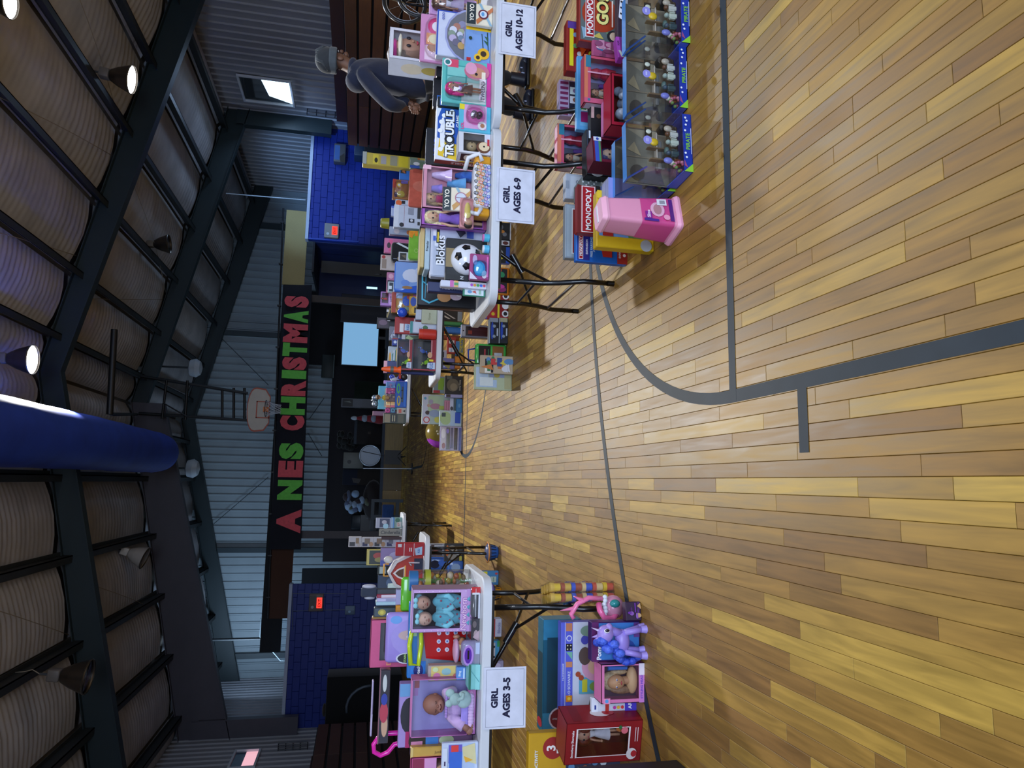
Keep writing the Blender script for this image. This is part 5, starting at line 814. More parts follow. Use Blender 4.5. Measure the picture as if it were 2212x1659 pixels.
# lilac toy pony in front of its card
A, B, z0, z1, Y = dims((1288, 1393, 1420, 1352), None, 'F')
pn = thing('toy_pony', 'lilac toy pony with a long blue mane standing before its box', 'toy pony', ((A+B)/2, Y, 0), 0)
H_ = z1; q = MB(); s_ = H_/.2; LI = '#9a86dc'
q.ball((.0, 0, .095*s_), (.048*s_, .026*s_, .03*s_), LI, 14, 9); q.tube([(.03*s_, 0, .10*s_), (.038*s_, 0, .13*s_), (.035*s_, 0, .15*s_)], .017*s_, LI, 10)
q.ball((.032*s_, -.006*s_, .165*s_), (.034*s_, .028*s_, .032*s_), '#a890e0', 14, 9); q.ball((.056*s_, -.012*s_, .152*s_), (.017*s_, .016*s_, .014*s_), '#a890e0', 10, 7)
for x, dx, y in ((.035, .012, -.014), (.03, .02, .012), (-.036, -.016, -.014), (-.03, -.006, .012)):
    q.tube([(x*s_, y*s_, .09*s_), ((x+dx*.5)*s_, y*s_, .05*s_), ((x+dx)*s_, y*s_, .018*s_)], .0115*s_, LI, 9); q.cyl(((x+dx)*s_, y*s_, .022*s_), ((x+dx)*s_, y*s_, 0), .0125*s_, .0165*s_, '#a896e4', 10)
for y in (-.014, .012): q.cyl((.02*s_, y*s_, .19*s_), (.016*s_, y*s_*1.4, .213*s_), .008*s_, .001, '#b094e0', 8)
q.cyl((.045*s_, -.004, .193*s_), (.056*s_, -.006, .222*s_), .005*s_, .0005, '#d8c8f0', 8); b = q.build('body', 'plastic', pn)
q = MB(); q.ball((.048*s_, -.034*s_, .168*s_), (.009*s_, .004*s_, .012*s_), '#f0eef8', 10, 7); q.ball((.050*s_, -.0375*s_, .168*s_), (.006*s_, .003*s_, .009*s_), '#181028', 9, 6); q.build('eye', 'gloss', b)
q = MB()
for k in range(14): t_ = k/13; q.ball(((-.0+.014*math.sin(k)-.03*t_)*s_, (-.012+.01*math.cos(k*2))*s_, (.195-.1*t_)*s_), (.017*s_, .013*s_, .02*s_), ['#2c46b8', '#3a5ad0', '#4c6ce0'][k % 3], 9, 6)
q.build('mane', 'hair', pn); q = MB()
for k in range(12): t_ = k/11; q.ball(((-.055-.022*math.sin(t_*3))*s_, (.002+.006*math.cos(k*2))*s_, (.115-.085*t_)*s_), (.015*s_, .012*s_, .016*s_), ['#2c46b8', '#3a5ad0', '#3450c4'][k % 3], 9, 6)
q.build('tail', 'hair', pn)
item('styling_head_box', 'pink window box with a blonde doll styling head', 'boxed doll', (1299, 1392, 1519, 1434), .11, '#d878ac', [('r', .0, .0, .86, .13, '#d080c8'), ('t', .4, .065, .6, 'STYLING HEAD', '#6c4ac0', .06), ('r', .7, .0, 1, .13, '#e8dcea'), ('r', .0, .8, .14, .96, '#e890b8'), ('o', .07, .88, .04, '#5aa0e0')], Y=None, on='F', win=(.1, .13, .95, .93), back='#503a54', ba=[('r', .72, .1, .98, .7, '#3a7cd0')], side=[('r', 0, 0, 1, 1, '#8c3a6c'), ('r', .3, .2, .7, .8, '#5c2a50')],
     inner=lambda r, W, H, d: (MB().ball((-.004, -.01, H*.60), (W*.19, .034, H*.21), '#c9976f', 18, 12).cyl((0, 0, H*.45), (0, .0, H*.25), .018, .022, '#bd8c66', 12).ball((0.0, 0.0, H*.2), (W*.36, .03, H*.13), '#d4ac80', 16, 9).ball((.0, -.046, H*.575), (.005, .006, .008), '#c9976f', 8, 6).build('styling_head', 'skin', r),
        MB().ball((-.02, -.040, H*.62), (.0065, .004, .0045), '#f0eef0', 8, 6).ball((.013, -.041, H*.62), (.0065, .004, .0045), '#f0eef0', 8, 6).ball((-.02, -.0435, H*.62), .0032, '#2a5cb0', 7, 5).ball((.013, -.0445, H*.62), .0032, '#2a5cb0', 7, 5).ball((-.002, -.0415, H*.51), (.010, .004, .0035), '#b8404c', 8, 6).build('face', 'gloss', r),
        MB().ball((-.004, .012, H*.68), (W*.25, .036, H*.22), '#c0aa88', 18, 10).ball((-W*.25, .005, H*.42), (.02, .02, H*.28), '#8c6a50', 10, 8).ball((W*.22, .005, H*.5), (.014, .02, H*.2), '#b89c78', 10, 8).build('blonde_hair', 'hair', r), MB().cyl((W*.36, -.02, H*.8), (W*.34, -.02, H*.35), .012, .008, '#2c6cc8', 10).build('brush', 'plastic', r)))
item('paint_pot_card', 'white card of round paint pots beside the styling head box', 'art set', (1278, 1376, 1537, 1506), .03, '#cdd3e2', [('r', .0, .86, 1, 1, '#e0e4f0'), ('r', .2, .9, .5, .94, '#2a3a8c'), ('r', 0, .0, 1, .26, '#4a3ac0'), ('r', .0, .62, 1, .7, '#b8342c'), ('t', .5, .15, .7, 'ART', '#e8eaf4', .1)]+[('o', .3+.4*(k % 2), .32+.09*(k//2), .035, c) for k, c in enumerate(('#d8383c', '#38a860', '#e8b83a', '#3a6ad8', '#c03aa0', '#38b0c8'))], Y=atz(1376, 1520).y+.01, on='F')
A, B, z0, z1, Y = dims((1213, 1384, 1650, 1553), None, 'F')
item('doll_window_box', 'tall dark red window box with a curly haired rag doll', 'boxed doll', (1222, 1386, 1652, 1540), .16, '#8c1820', [('r', .16, .18, .18, .86, '#ece6e8'), ('r', .84, .18, .86, .86, '#ece6e8'), ('r', .16, .85, .86, .87, '#ece6e8'), ('r', .16, .16, .86, .18, '#ece6e8'), ('t', .5, .91, .66, 'Strawberry Shortcake', '#f0e4e6', .05), ('o', .78, .24, .045, '#d86a78'), ('c', .86, .3, .05, .02, '#2c6c3c'), ('c', .2, .13, .14, .07, '#e8e2e4'), ('c', .2, .1, .08, .04, '#b82a34'), ('r', .5, .09, .85, .1, '#e0c8ca'), ('r', .5, .06, .85, .07, '#e0c8ca')], Y=None, on='F', rz=-.22, win=(.18, .18, .84, .85), back='#5c1c20', side=[('r', .1, .78, .9, .9, '#7c141c'), ('c', .5, .5, .2, .14, '#e4dcde'), ('c', .5, .4, .14, .08, '#b02c34'), ('r', .6, .06, .9, .12, '#4a6ca8')], sk=1,
     inner=lambda r, W, H, d: (figure(r, 0, .0, .2*H, H*.62, '#c89478', '#7a2c18', '#d8d4dc', '#c8c4d0', sc=1.5), MB().ball((-.15*W, .0, H*.7), (.03, .03, .035), '#6c2414', 10, 8).ball((.15*W, .0, H*.7), (.03, .03, .035), '#6c2414', 10, 8).build('curls', 'hair', r), MB().ball((.2*W, -.04, H*.26), (.016, .014, .02), '#c8702c', 10, 7).build('little_pet', 'cloth', r)))
item('activity_set', 'yellow activity set box with round badges at the picture edge', 'activity set', (1142, 1300, 1700, 1581), .06, '#c89a1c', [('r', .0, .0, 1, .6, '#2c3450'), ('o', .72, .74, .11, '#9c2424'), ('t', .72, .76, .1, '3', '#f0ece8', .1), ('r', .62, .68, .82, .70, '#f0ece8'), ('o', .85, .58, .10, '#2c74b0'), ('t', .4, .92, .6, 'SUPER ACTIVITY', '#dfe6ec', .07)]+[('o', (k*.37) % .9+.05, (k*.23) % .5+.05, .035, c) for k, c in enumerate(['#c8d4e0', '#5a88b8', '#b86a4a', '#7ab08c', '#e0b868', '#8c6aa8']*4)], Y=3.75, on='F', mat='card')
item('flat_carton', 'black carton with a pale blue front corner at the picture edge', 'boxed toy', (1262, 1376, 1730, 1672), .10, '#14161a', [('r', 0, .3, 1, .85, '#8cb4d8')], Y=2.95, on='F')
# ---------------------------------------------------------------- second row, right table
A2, B2, C2 = y2+.06, y2+.25, y2+.46
def many(rows):
    for r in rows:
        name, label, cat, box, d, col, art, Y, on = r[:9]; kw = r[9] if len(r) > 9 else {}
        item(name, label, cat, box, d, col, art, Y=Y, on=on, **kw)
def kidcar(r, W, H, d):
    car(r, .20*W, -.02, H*.5, W*.36, '#2c5cb8', '#14161c', '#2a6ae8', 1.0); car(r, -.16*W, -.02, H*.46, W*.36, '#8cc82c', '#14161c', '#a4d83a', 2.3)
KC = [('r', 0, 0, 1, .22, '#8c1c28'), ('r', 0, .0, .04, 1, '#a02434'), ('r', .0, .94, 1, 1, '#2a3440'), ('r', .5, .17, .98, .19, '#e8dce0'), ('p', [(.05, .02), (.27, .02), (.25, .34), (.08, .36)], '#b9c8de'), ('tv', .16, .18, .3, 'KID', '#3a6ab0', .14, 0), ('r', .3, .1, .36, .28, '#e8d02a'), ('c', .5, .25, .1, .1, '#c89a78')]
many([
 ('toy_car_box', 'red trimmed window box of blue and green toy cars, upper of the pair', 'boxed cars', (858, 890, 799, 733), .10, '#1c2028', KC, A2, None, dict(win=(.05, .22, .97, .94), back='#232d36', inner=kidcar)),
 ('toy_car_box', 'red trimmed window box of blue and green toy cars, lower of the pair', 'boxed cars', (890, 930, 800, 733), .10, '#1c2028', KC, A2, 'T', dict(win=(.05, .22, .97, .94), back='#232d36', inner=kidcar)),
 ('red_toy_box', 'red box with a white shield label leaning at the back of the pile', 'boxed toy', (853, 925, 722, 686), .05, '#a02c2a', [('r', .1, .78, .6, .88, '#e0dce0'), ('r', .2, .60, .6, .76, '#b4cce4'), ('t', .4, .68, .3, 'KID', '#3a6ab0', .1), ('r', .05, .5, .95, .53, '#e8e0e4')], B2, 'T'),
 ('device_box', 'white and teal box with green plant picture behind the red can', 'boxed toy', (886, 928, 720, 695), .05, '#b6c4dc', [('r', 0, .9, 1, 1, '#3c8c90'), ('r', .1, .1, .95, .86, '#c4d0e4'), ('c', .5, .42, .2, .1, '#4a7c5a'), ('t', .3, .6, .4, 'OZ', '#6a80b0', .14)], A2+.05, 'T'),
 ('long_box', 'long narrow cream box lying by the back edge of the second table', 'box', (911, 930, 699, 667), .06, '#b4bca4', [('t', .5, .5, .5, 'Game', '#8c9478', .3)], A2+.02, 'T'),
 ('white_box', 'small white box standing on the long cream box', 'box', (898, 911, 690, 668), .05, '#b8c4d8', [], A2+.02, None),
 ('baby_doll_box', 'lilac box with a small brown skinned doll in its window', 'boxed doll', (822, 850, 661, 630), .05, '#a77ac4', [('r', .1, .06, .9, .34, '#c8a8e0'), ('t', .5, .2, .6, 'LOVE', '#3c2850', .14)], C2, None, dict(win=(.2, .4, .92, .9), back='#5c2a3a', inner=in_doll('#a0644c', '#2c1c18', '#c84a58', None, .62, 0, 1.6, .35))),
 ('blister_card', 'red and yellow blister card with round eyes and a green ball', 'toy pack', (846, 892, 676, 632), .04, '#b8862c', [('r', 0, .8, 1, 1, '#a03c24'), ('o', .3, .62, .1, '#c8c4b0'), ('o', .5, .56, .1, '#c8c4b0'), ('c', .6, .3, .25, .2, '#2c5cc8'), ('c', .2, .3, .12, .15, '#7c9c8c'), ('r', .7, .5, .95, .8, '#a8bcd8'), ('c', .8, .2, .12, .1, '#c8503c')], B2-.03, None, dict(inner=lambda r, W, H, d: blister(r, 0, -.022, H*.45, W*.4, H*.38, .04))),
 ('water_toy', 'yellow toy with a long neck lying above the cream box', 'toy', (884, 906, 680, 640), .05, '#b8902c', [('c', .25, .5, .2, .3, '#d0a83a'), ('r', .1, .3, .4, .5, '#15161a'), ('c', .7, .6, .25, .3, '#2c4ca8')], A2+.03, None),
 ('picture_pack', 'blue plush pack with a smiling white snow shape on its bag', 'soft toy pack', (852, 925, 632, 566), .06, '#3f6ecc', [('r', .1, .3, .98, .98, '#7aa0e0'), ('c', .55, .6, .22, .22, '#c8d4ee'), ('c', .7, .4, .16, .14, '#b8c8ea'), ('c', .3, .75, .1, .1, '#6a90dc'), ('p', [(0, .0), (.35, .1), (.2, .6), (0, .9)], '#2858c8'), ('c', .15, .7, .05, .12, '#9c7850')], A2+.02, 'T', dict(bev=.02, mat='gloss', part='bag')),
 ('storage_pouch', 'lime green zip pouch with a round badge and orange strap', 'pouch', (883, 930, 561, 498), .07, '#74b03a', [('o', .3, .75, .07, '#9cc86a'), ('o', .3, .75, .05, '#74b03a'), ('r', .8, .72, .97, .82, '#d8862a'), ('p', [(.72, .9), (.96, .8), (.96, 1), (.76, 1)], '#e0922c')], A2+.02, 'T', dict(bev=.02, mat='cloth', part='pouch')),
 ('framed_photo', 'small white framed dark picture standing above the lime pouch', 'picture', (861, 880, 564, 544), .02, '#c0c4d0', [('r', .12, .12, .88, .86, '#2c2a24'), ('p', [(.3, .2), (.6, .7), (.7, .2)], '#6c5c48')], B2-.06, None),
 ('backpack', 'black fabric backpack slumped behind the small framed picture', 'bag', (845, 925, 566, 524), .10, '#14161b', [('r', .1, .75, .12, .95, '#aab4bc'), ('p', [(.6, .6), (.9, .9), (.95, .85), (.65, .55)], '#c0c8d0'), ('r', .05, .8, .2, .86, '#8c7850')], B2, 'T', dict(bev=.03, mat='cloth', part='bag')),
 ('camera_box', 'clear lidded box with orange blossom print beside the tablet carton', 'boxed toy', (841, 925, 509, 492), .06, '#8c94a8', [('c', .4, .6, .3, .05, '#b4642a'), ('c', .5, .5, .3, .06, '#a87a2c'), ('c', .4, .85, .3, .06, '#a8a0a8')], B2, 'T'),
 ('tablet_carton', 'white carton with a black and white code label and dark footer', 'carton', (851, 925, 493, 445), .07, '#b9c4da', [('r', 0, .9, 1, 1, '#cdd6e6'), ('o', .12, .83, .05, '#20242c'), ('r', .03, .78, .97, .785, '#a04a4a'), ('r', .6, .58, .9, .7, '#8890a4'), ('r', .25, .56, .42, .68, '#20242e'), ('o', .34, .62, .03, '#c8d0e0'), ('r', .45, .40, .98, .5, '#2a2c30'), ('r', .15, .44, .3, .49, '#2a2c30')], A2+.03, 'T'),
 ('flat_box', 'blue edged thin white box behind the code labelled carton', 'box', (845, 925, 470, 448), .04, '#9aa8cc', [('r', .8, 0, 1, 1, '#3a5cb8')], C2-.06, 'T'),
 ('fabric_pack', 'folded salmon red cloth in a clear sleeve', 'cloth', (884, 925, 447, 366), .10, '#b85848', [('p', [(.1, .1), (.4, .5), (.35, .55)], '#a04a3c'), ('c', .55, .6, .15, .3, '#c06c5c'), ('r', .9, 0, 1, .9, '#9c4438')], A2, 'T', dict(bev=.015, mat='cloth', part='folded_cloth')),
 ('character_pack', 'blister pack with yellow and purple toy faces above the salmon cloth', 'toy pack', (848, 884, 430, 388), .05, '#8c5a2c', [('r', .55, .8, 1, 1, '#a03428'), ('o', .72, .62, .14, '#c8a83c'), ('o', .72, .62, .07, '#c8ccd4'), ('c', .25, .5, .18, .24, '#a8982c'), ('c', .2, .8, .14, .1, '#3c2c50'), ('r', .8, .1, .96, .5, '#6a5cb8')], B2, None, dict(inner=lambda r, W, H, d: blister(r, 0, -.027, H*.5, W*.42, H*.42, .03))),
 ('vehicle_pack', 'bright blue pack with an orange toy vehicle picture', 'toy pack', (863, 884, 389, 361), .05, '#2c6cc4', [('r', .5, .3, .95, .9, '#2a2c34'), ('p', [(.5, .4), (.9, .5), (.85, .75), (.6, .7)], '#a8643c')], B2+.05, None),
 ('blue_white_pack', 'small pack with orange and white pots beside the tablet carton', 'toy pack', (854, 884, 444, 431), .04, '#aab8cc', [('o', .4, .75, .22, '#d0642c'), ('r', .3, .3, .8, .55, '#16181e'), ('r', .2, .05, .8, .25, '#c8d4e0')], B2, None),
 ('slim_game', 'slim blue topped game box with green counters right of the salmon cloth', 'game', (886, 925, 364, 345), .05, '#6c7c74', [('r', 0, .7, .3, 1, '#2c50a0'), ('r', .2, .1, .8, .7, '#5c7460'), ('c', .5, .8, .2, .1, '#c8ccd4')], A2+.05, 'T'),
 ('pink_doll_card', 'pink card pack with a doll in dark dress, top of the heap', 'toy pack', (830, 850, 546, 514), .04, '#c8709c', [('r', .1, .1, .9, .5, '#d85a8c'), ('c', .5, .5, .2, .2, '#3a2a34')], C2-.08, None),
 ('tall_card', 'tall white hang card with red seal standing on the heap', 'toy pack', (822, 838, 583, 550), .02, '#b8b0a8', [('o', .85, .6, .25, '#9c2c28'), ('r', .1, .2, .7, .8, '#8c7c6c')], C2-.02, None),
 ('pink_card', 'pink and black card pack leaning right of the lilac doll box', 'toy pack', (835, 853, 632, 588), .04, '#b06a8c', [('r', .1, .1, .6, .9, '#23202c'), ('c', .8, .5, .12, .3, '#d8a0b0')], C2-.1, None),
 ('silver_pack', 'silver and white glossy pack on the heap behind the blue bag', 'toy pack', (838, 852, 632, 608), .04, '#a8b4b8', [('r', .1, .2, .9, .8, '#2c3438'), ('r', .3, .4, .6, .9, '#d8e0e0')], C2-.16, None),
 ('photo_box', 'black box with a faded purple portrait leaning on the heap', 'boxed toy', (814, 844, 710, 686), .04, '#1b191d', [('r', .1, .15, .9, .9, '#3a2c38'), ('c', .55, .55, .25, .3, '#6c5468'), ('r', .7, .05, .95, .25, '#c8ccd8')], C2, None),
 ('gold_pack', 'black pack with gold chain print beneath the portrait box', 'toy pack', (835, 858, 690, 664), .04, '#0f0f12', [('p', [(.1, .9), (.9, .6), (.9, .75), (.2, 1)], '#8c8050'), ('r', .6, .8, .8, 1, '#c8ccd8')], C2-.1, None),
 ('clear_gems_pack', 'clear bag of small silver and lilac pieces behind the car boxes', 'toy pack', (841, 865, 735, 705), .05, '#6c7080', busy(21, ['#a8b0c0', '#5c5a88', '#c8d0dc', '#3a4c58', '#8c90b0'], 12), C2-.1, None),
 ('blue_pack', 'dark blue square pack with a white rosette', 'toy pack', (847, 860, 746, 730), .05, '#1c348c', [('o', .45, .5, .25, '#c8d4e8'), ('r', .8, 0, 1, 1, '#8c2c34')], B2, None),
 ('loader_pack', 'white pack with a yellow and green toy loader behind the upper car box', 'toy pack', (838, 859, 792, 748), .05, '#a8b4bc', [('p', [(.1, .1), (.9, .1), (.6, .6), (.2, .5)], '#3c7c70'), ('c', .4, .8, .3, .12, '#d89a2c'), ('r', .1, .0, .9, .2, '#c8a040'), ('r', .3, .3, .8, .45, '#c8d0e0')], B2+.04, None),
 ('slanted_book', 'white activity book slanting behind the red can', 'book', (868, 925, 745, 722), .03, '#c8ccd8', [('r', .1, .3, .9, .9, '#6c7c6c'), ('p', [(.1, .5), (.9, .8), (.5, .9)], '#b8d0a0')], B2-.03, 'T', dict(rz=.5)),
 ('pink_pack', 'pink and navy toy pack behind the orange foam blaster', 'toy pack', (829, 865, 806, 780), .05, '#2a3470', [('r', 0, .8, 1, 1, '#d8a0b0'), ('r', .1, .3, .5, .7, '#3c5cb0')], B2-.02, None),
])
jar('red_canister', 'squat red plastic canister at the front edge of the second table', 'canister', (906, 927, 731, 708), '#c8382c', '#d0402f', y2+.02, 'T')
A, B, z0, z1, Y = dims((822, 841, 491, 468), C2, None); t = thing('olive_cup', 'olive green plastic cup upside down on top of the heap', 'cup', ((A+B)/2, Y+.04, z0)); r_ = (B-A)/2
MB().lathe([(r_, 0), (r_*.85, (z1-z0)*.9), (r_*.7, z1-z0), (.001, z1-z0)], (0, 0, 0), '#8c8a2c', 18).build('cup', 'plastic', t)
A, B, z0, z1, Y = dims((783, 925, 362, 336), B2, 'T'); t = thing('wrapping_roll', 'tall yellow patterned tube box standing at the back of the second table', 'tube', ((A+B)/2, Y+.04, z0), ry=.0)
H_ = z1-z0; W_ = B-A; MB().box(-W_/2, W_/2, -.05, .05, 0, H_, '#b8a84c', .006).art(TF(-W_/2, 0, W_, H_, -.05), W_, H_, [('r', .1, .80, .9, .87, '#d0c040'), ('r', .15, .7, .8, .77, '#9a9aa0'), ('r', .1, .56, .9, .65, '#8c8c78'), ('r', .05, .42, .95, .54, '#c8b828'), ('r', .05, .3, .95, .4, '#6c8070'), ('r', .05, .27, .95, .3, '#b8642c'), ('r', .2, .2, .8, .26, '#a8a8c0'), ('c', .4, .83, .2, .02, '#2c2c20'), ('r', 0, .95, 1, 1, '#a0a8a8')]).build('tube_box', 'card', t)
A, B, z0, z1, Y = dims((858, 880, 688, 662), B2-.1, None); t = thing('blue_ball_toy', 'shiny blue crinkled ball toy over the red label box', 'toy ball', ((A+B)/2, Y, (z0+z1)/2)); MB().ball((0, 0, 0), (z1-z0)/2, '#2450c8', 14, 9).build('ball', 'gloss', t)
A, B, z0, z1, Y = dims((824, 866, 805, 791), A2+.02, None); t = thing('foam_blaster', 'bright orange foam rocket toy standing behind the car boxes', 'toy rocket', ((A+B)/2, Y, z0)); H_ = z1-z0; r_ = (B-A)/2
MB().lathe([(.001, 0), (r_*1.3, .0), (r_*.9, H_*.15), (r_, H_*.5), (r_*.9, H_*.62), (r_*.7, H_*.85), (r_*.4, H_), (.001, H_)], (0, 0, 0), '#e85a1c', 16).build('rocket_body', 'plastic', t); MB().lathe([(r_*1.02, H_*.38), (r_*1.02, H_*.55)], (0, 0, 0), '#5c605c', 16).build('band', 'card', t)
# ---------------------------------------------------------------- third row, right table
A3 = y3+.05
def shape(name, label, cat, box, Y, on, parts, mat='plastic'):
    A, B, z0, z1, Y = dims(box, Y, on); W_, H_ = B-A, z1-z0; t = thing(name, label, cat, ((A+B)/2, Y, z0))
    for n, m_, els in parts:
        q = MB()
        for e in els:
            if e[0] == 'b': q.ball((e[1]*W_, e[4] if len(e) > 6 else 0, e[2]*H_), (e[3]*W_, e[3]*W_*.8, e[4+(len(e) > 6)]*H_), e[-1], 12, 8)
            elif e[0] == 'x': q.box(e[1]*W_, e[3]*W_, -e[5], e[5], e[2]*H_, e[4]*H_, e[6], .003)
            elif e[0] == 'u': q.tube([(x*W_, y, z*H_) for x, y, z in e[1]], e[2]*W_, e[3], 8)
        q.build(n, m_, t)
    return t
many([
 ('race_set_box', 'flat blue box with green and yellow toy cars standing on the third table', 'boxed cars', (854, 882, 880, 824), .06, '#1c5cc0', [('r', .04, .06, .96, .25, '#2a74d8'), ('c', .25, .68, .2, .16, '#c8b82c'), ('c', .27, .68, .13, .07, '#1c5cc0'), ('c', .72, .74, .2, .16, '#4cb85c'), ('c', .72, .74, .12, .07, '#1c5cc0'), ('r', .2, .3, .8, .46, '#3a4a5c'), ('o', .35, .42, .08, '#14181c'), ('o', .65, .42, .08, '#14181c')], A3, 'T'),
 ('sticker_pack', 'blue sticker pack at the right end of the stacked packs', 'toy pack', (834, 854, 838, 825), .04, '#5c88c8', busy(31, ['#8cb0e0', '#3c5ca8', '#8c7cb0'], 6), A3+.02, None),
 ('sticker_pack', 'magenta sticker pack left of the blue sticker pack', 'toy pack', (834, 854, 850, 838), .04, '#a83a7c', busy(32, ['#d070b0', '#5a3a8c', '#e0a8c8'], 6), A3+.02, None),
 ('sticker_pack', 'brown toned pack between the magenta and the sunset packs', 'toy pack', (834, 854, 867, 851), .04, '#6c5458', busy(33, ['#8c7468', '#4a3c4c', '#a8987c'], 6), A3+.02, None),
 ('pastel_box', 'yellow to pink shaded box, upper half of the sunset pair', 'box', (834, 843, 880, 868), .05, '#e8b870', [('r', 0, 0, .4, 1, '#e88a6c'), ('r', .4, 0, .7, 1, '#f0d8a0')], A3+.02, None),
 ('pastel_box', 'yellow to pink shaded box, lower half of the sunset pair', 'box', (844, 854, 880, 868), .05, '#e8b870', [('r', 0, 0, .4, 1, '#e0708c'), ('r', .4, 0, .7, 1, '#f0c890')], A3+.02, None),
 ('round_toy_pack', 'pink ring toy pack left of the sunset boxes', 'toy pack', (832, 843, 892, 881), .04, '#8c2c6c', [('o', .5, .5, .4, '#d83a9c'), ('o', .5, .5, .2, '#6c1c50')], A3+.02, None),
 ('round_toy_pack', 'blue grey ring toy pack under the pink ring toy', 'toy pack', (843, 854, 892, 881), .04, '#3c6c98', [('o', .5, .5, .4, '#5c9cb8'), ('o', .5, .5, .2, '#2c4c78')], A3+.02, None),
 ('white_cap_pack', 'white and red pack in front of the ring toys', 'toy pack', (857, 882, 895, 881), .05, '#b8b4ac', [('r', .2, .5, .8, .8, '#c85c4c'), ('p', [(.3, .1), (.7, .1), (.5, .4)], '#3c3830')], A3, 'T'),
 ('camo_box', 'olive and black box with camouflage tins at the near end of the third table', 'boxed toy', (828, 882, 915, 893), .08, '#3a4438', [('r', .1, .7, .9, .95, '#8c8268'), ('r', .1, .4, .9, .66, '#15181a'), ('r', .2, .48, .8, .52, '#b8b494'), ('r', .2, .57, .8, .61, '#b8b494'), ('r', .1, .1, .9, .35, '#5c5c4c')], A3, 'T'),
 ('cyan_box', 'light blue open frame box with small letters, slanting behind the packs', 'box', (817, 850, 884, 834), .05, '#5cb4d0', [('r', .1, .0, .9, .6, '#a8b4a0'), ('r', .15, .1, .3, .5, '#2c5ca0'), ('r', .6, .1, .85, .5, '#2c5ca0')], A3+.2, None),
 ('lilac_pack', 'lilac small pack right of the sticker packs', 'toy pack', (829, 850, 829, 822), .04, '#b090d0', [], A3+.2, None),
 ('pink_bar_box', 'long dusty pink box behind the camouflage tins', 'box', (805, 834, 898, 888), .06, '#7c4c68', [], A3+.3, None),
])
shape('wind_up_robot', 'blue and white toy robot by the third table corner', 'toy', (841, 866, 824, 808), A3, 'T', [('body', 'gloss', [('b', 0, .3, .4, .3, '#2438b0'), ('b', -.2, .75, .3, .2, '#c8d0e8'), ('x', -.3, .4, .1, .6, .02, '#a8b4d8')]), ('head', 'gloss', [('b', 0.1, .85, .35, .16, '#3c54c8')])])
shape('dark_jar', 'dark grey ribbed jar with red lid on the third table', 'jar', (860, 882, 822, 806), A3-.02, 'T', [('body', 'metal', [('b', 0, .4, .5, .4, '#4c4c50')]), ('lid', 'plastic', [('x', -.3, .7, .3, .95, .03, '#b83028')])])
shape('fashion_doll', 'small upright doll with brown hair over the sticker packs', 'doll', (812, 842, 866, 852), A3+.0, None, [('body', 'skin', [('b', 0, .3, .35, .3, '#a88c6c'), ('b', 0, .8, .3, .16, '#a8846c')]), ('hair', 'hair', [('b', .05, .86, .38, .16, '#6c5238')]), ('dress', 'cloth', [('b', 0, .4, .42, .16, '#c8b848')])])
shape('silver_kettle_toy', 'silver toy kettle set above the light blue box', 'toy', (801, 818, 880, 850), A3+.25, None, [('pots', 'metal', [('b', -.25, .5, .2, .35, '#aeb8c4'), ('b', .2, .5, .2, .4, '#8c9cb0'), ('u', [(-.1, 0, .3), (0, 0, .9), (.15, 0, .4)], .05, '#c8d0d8')])])
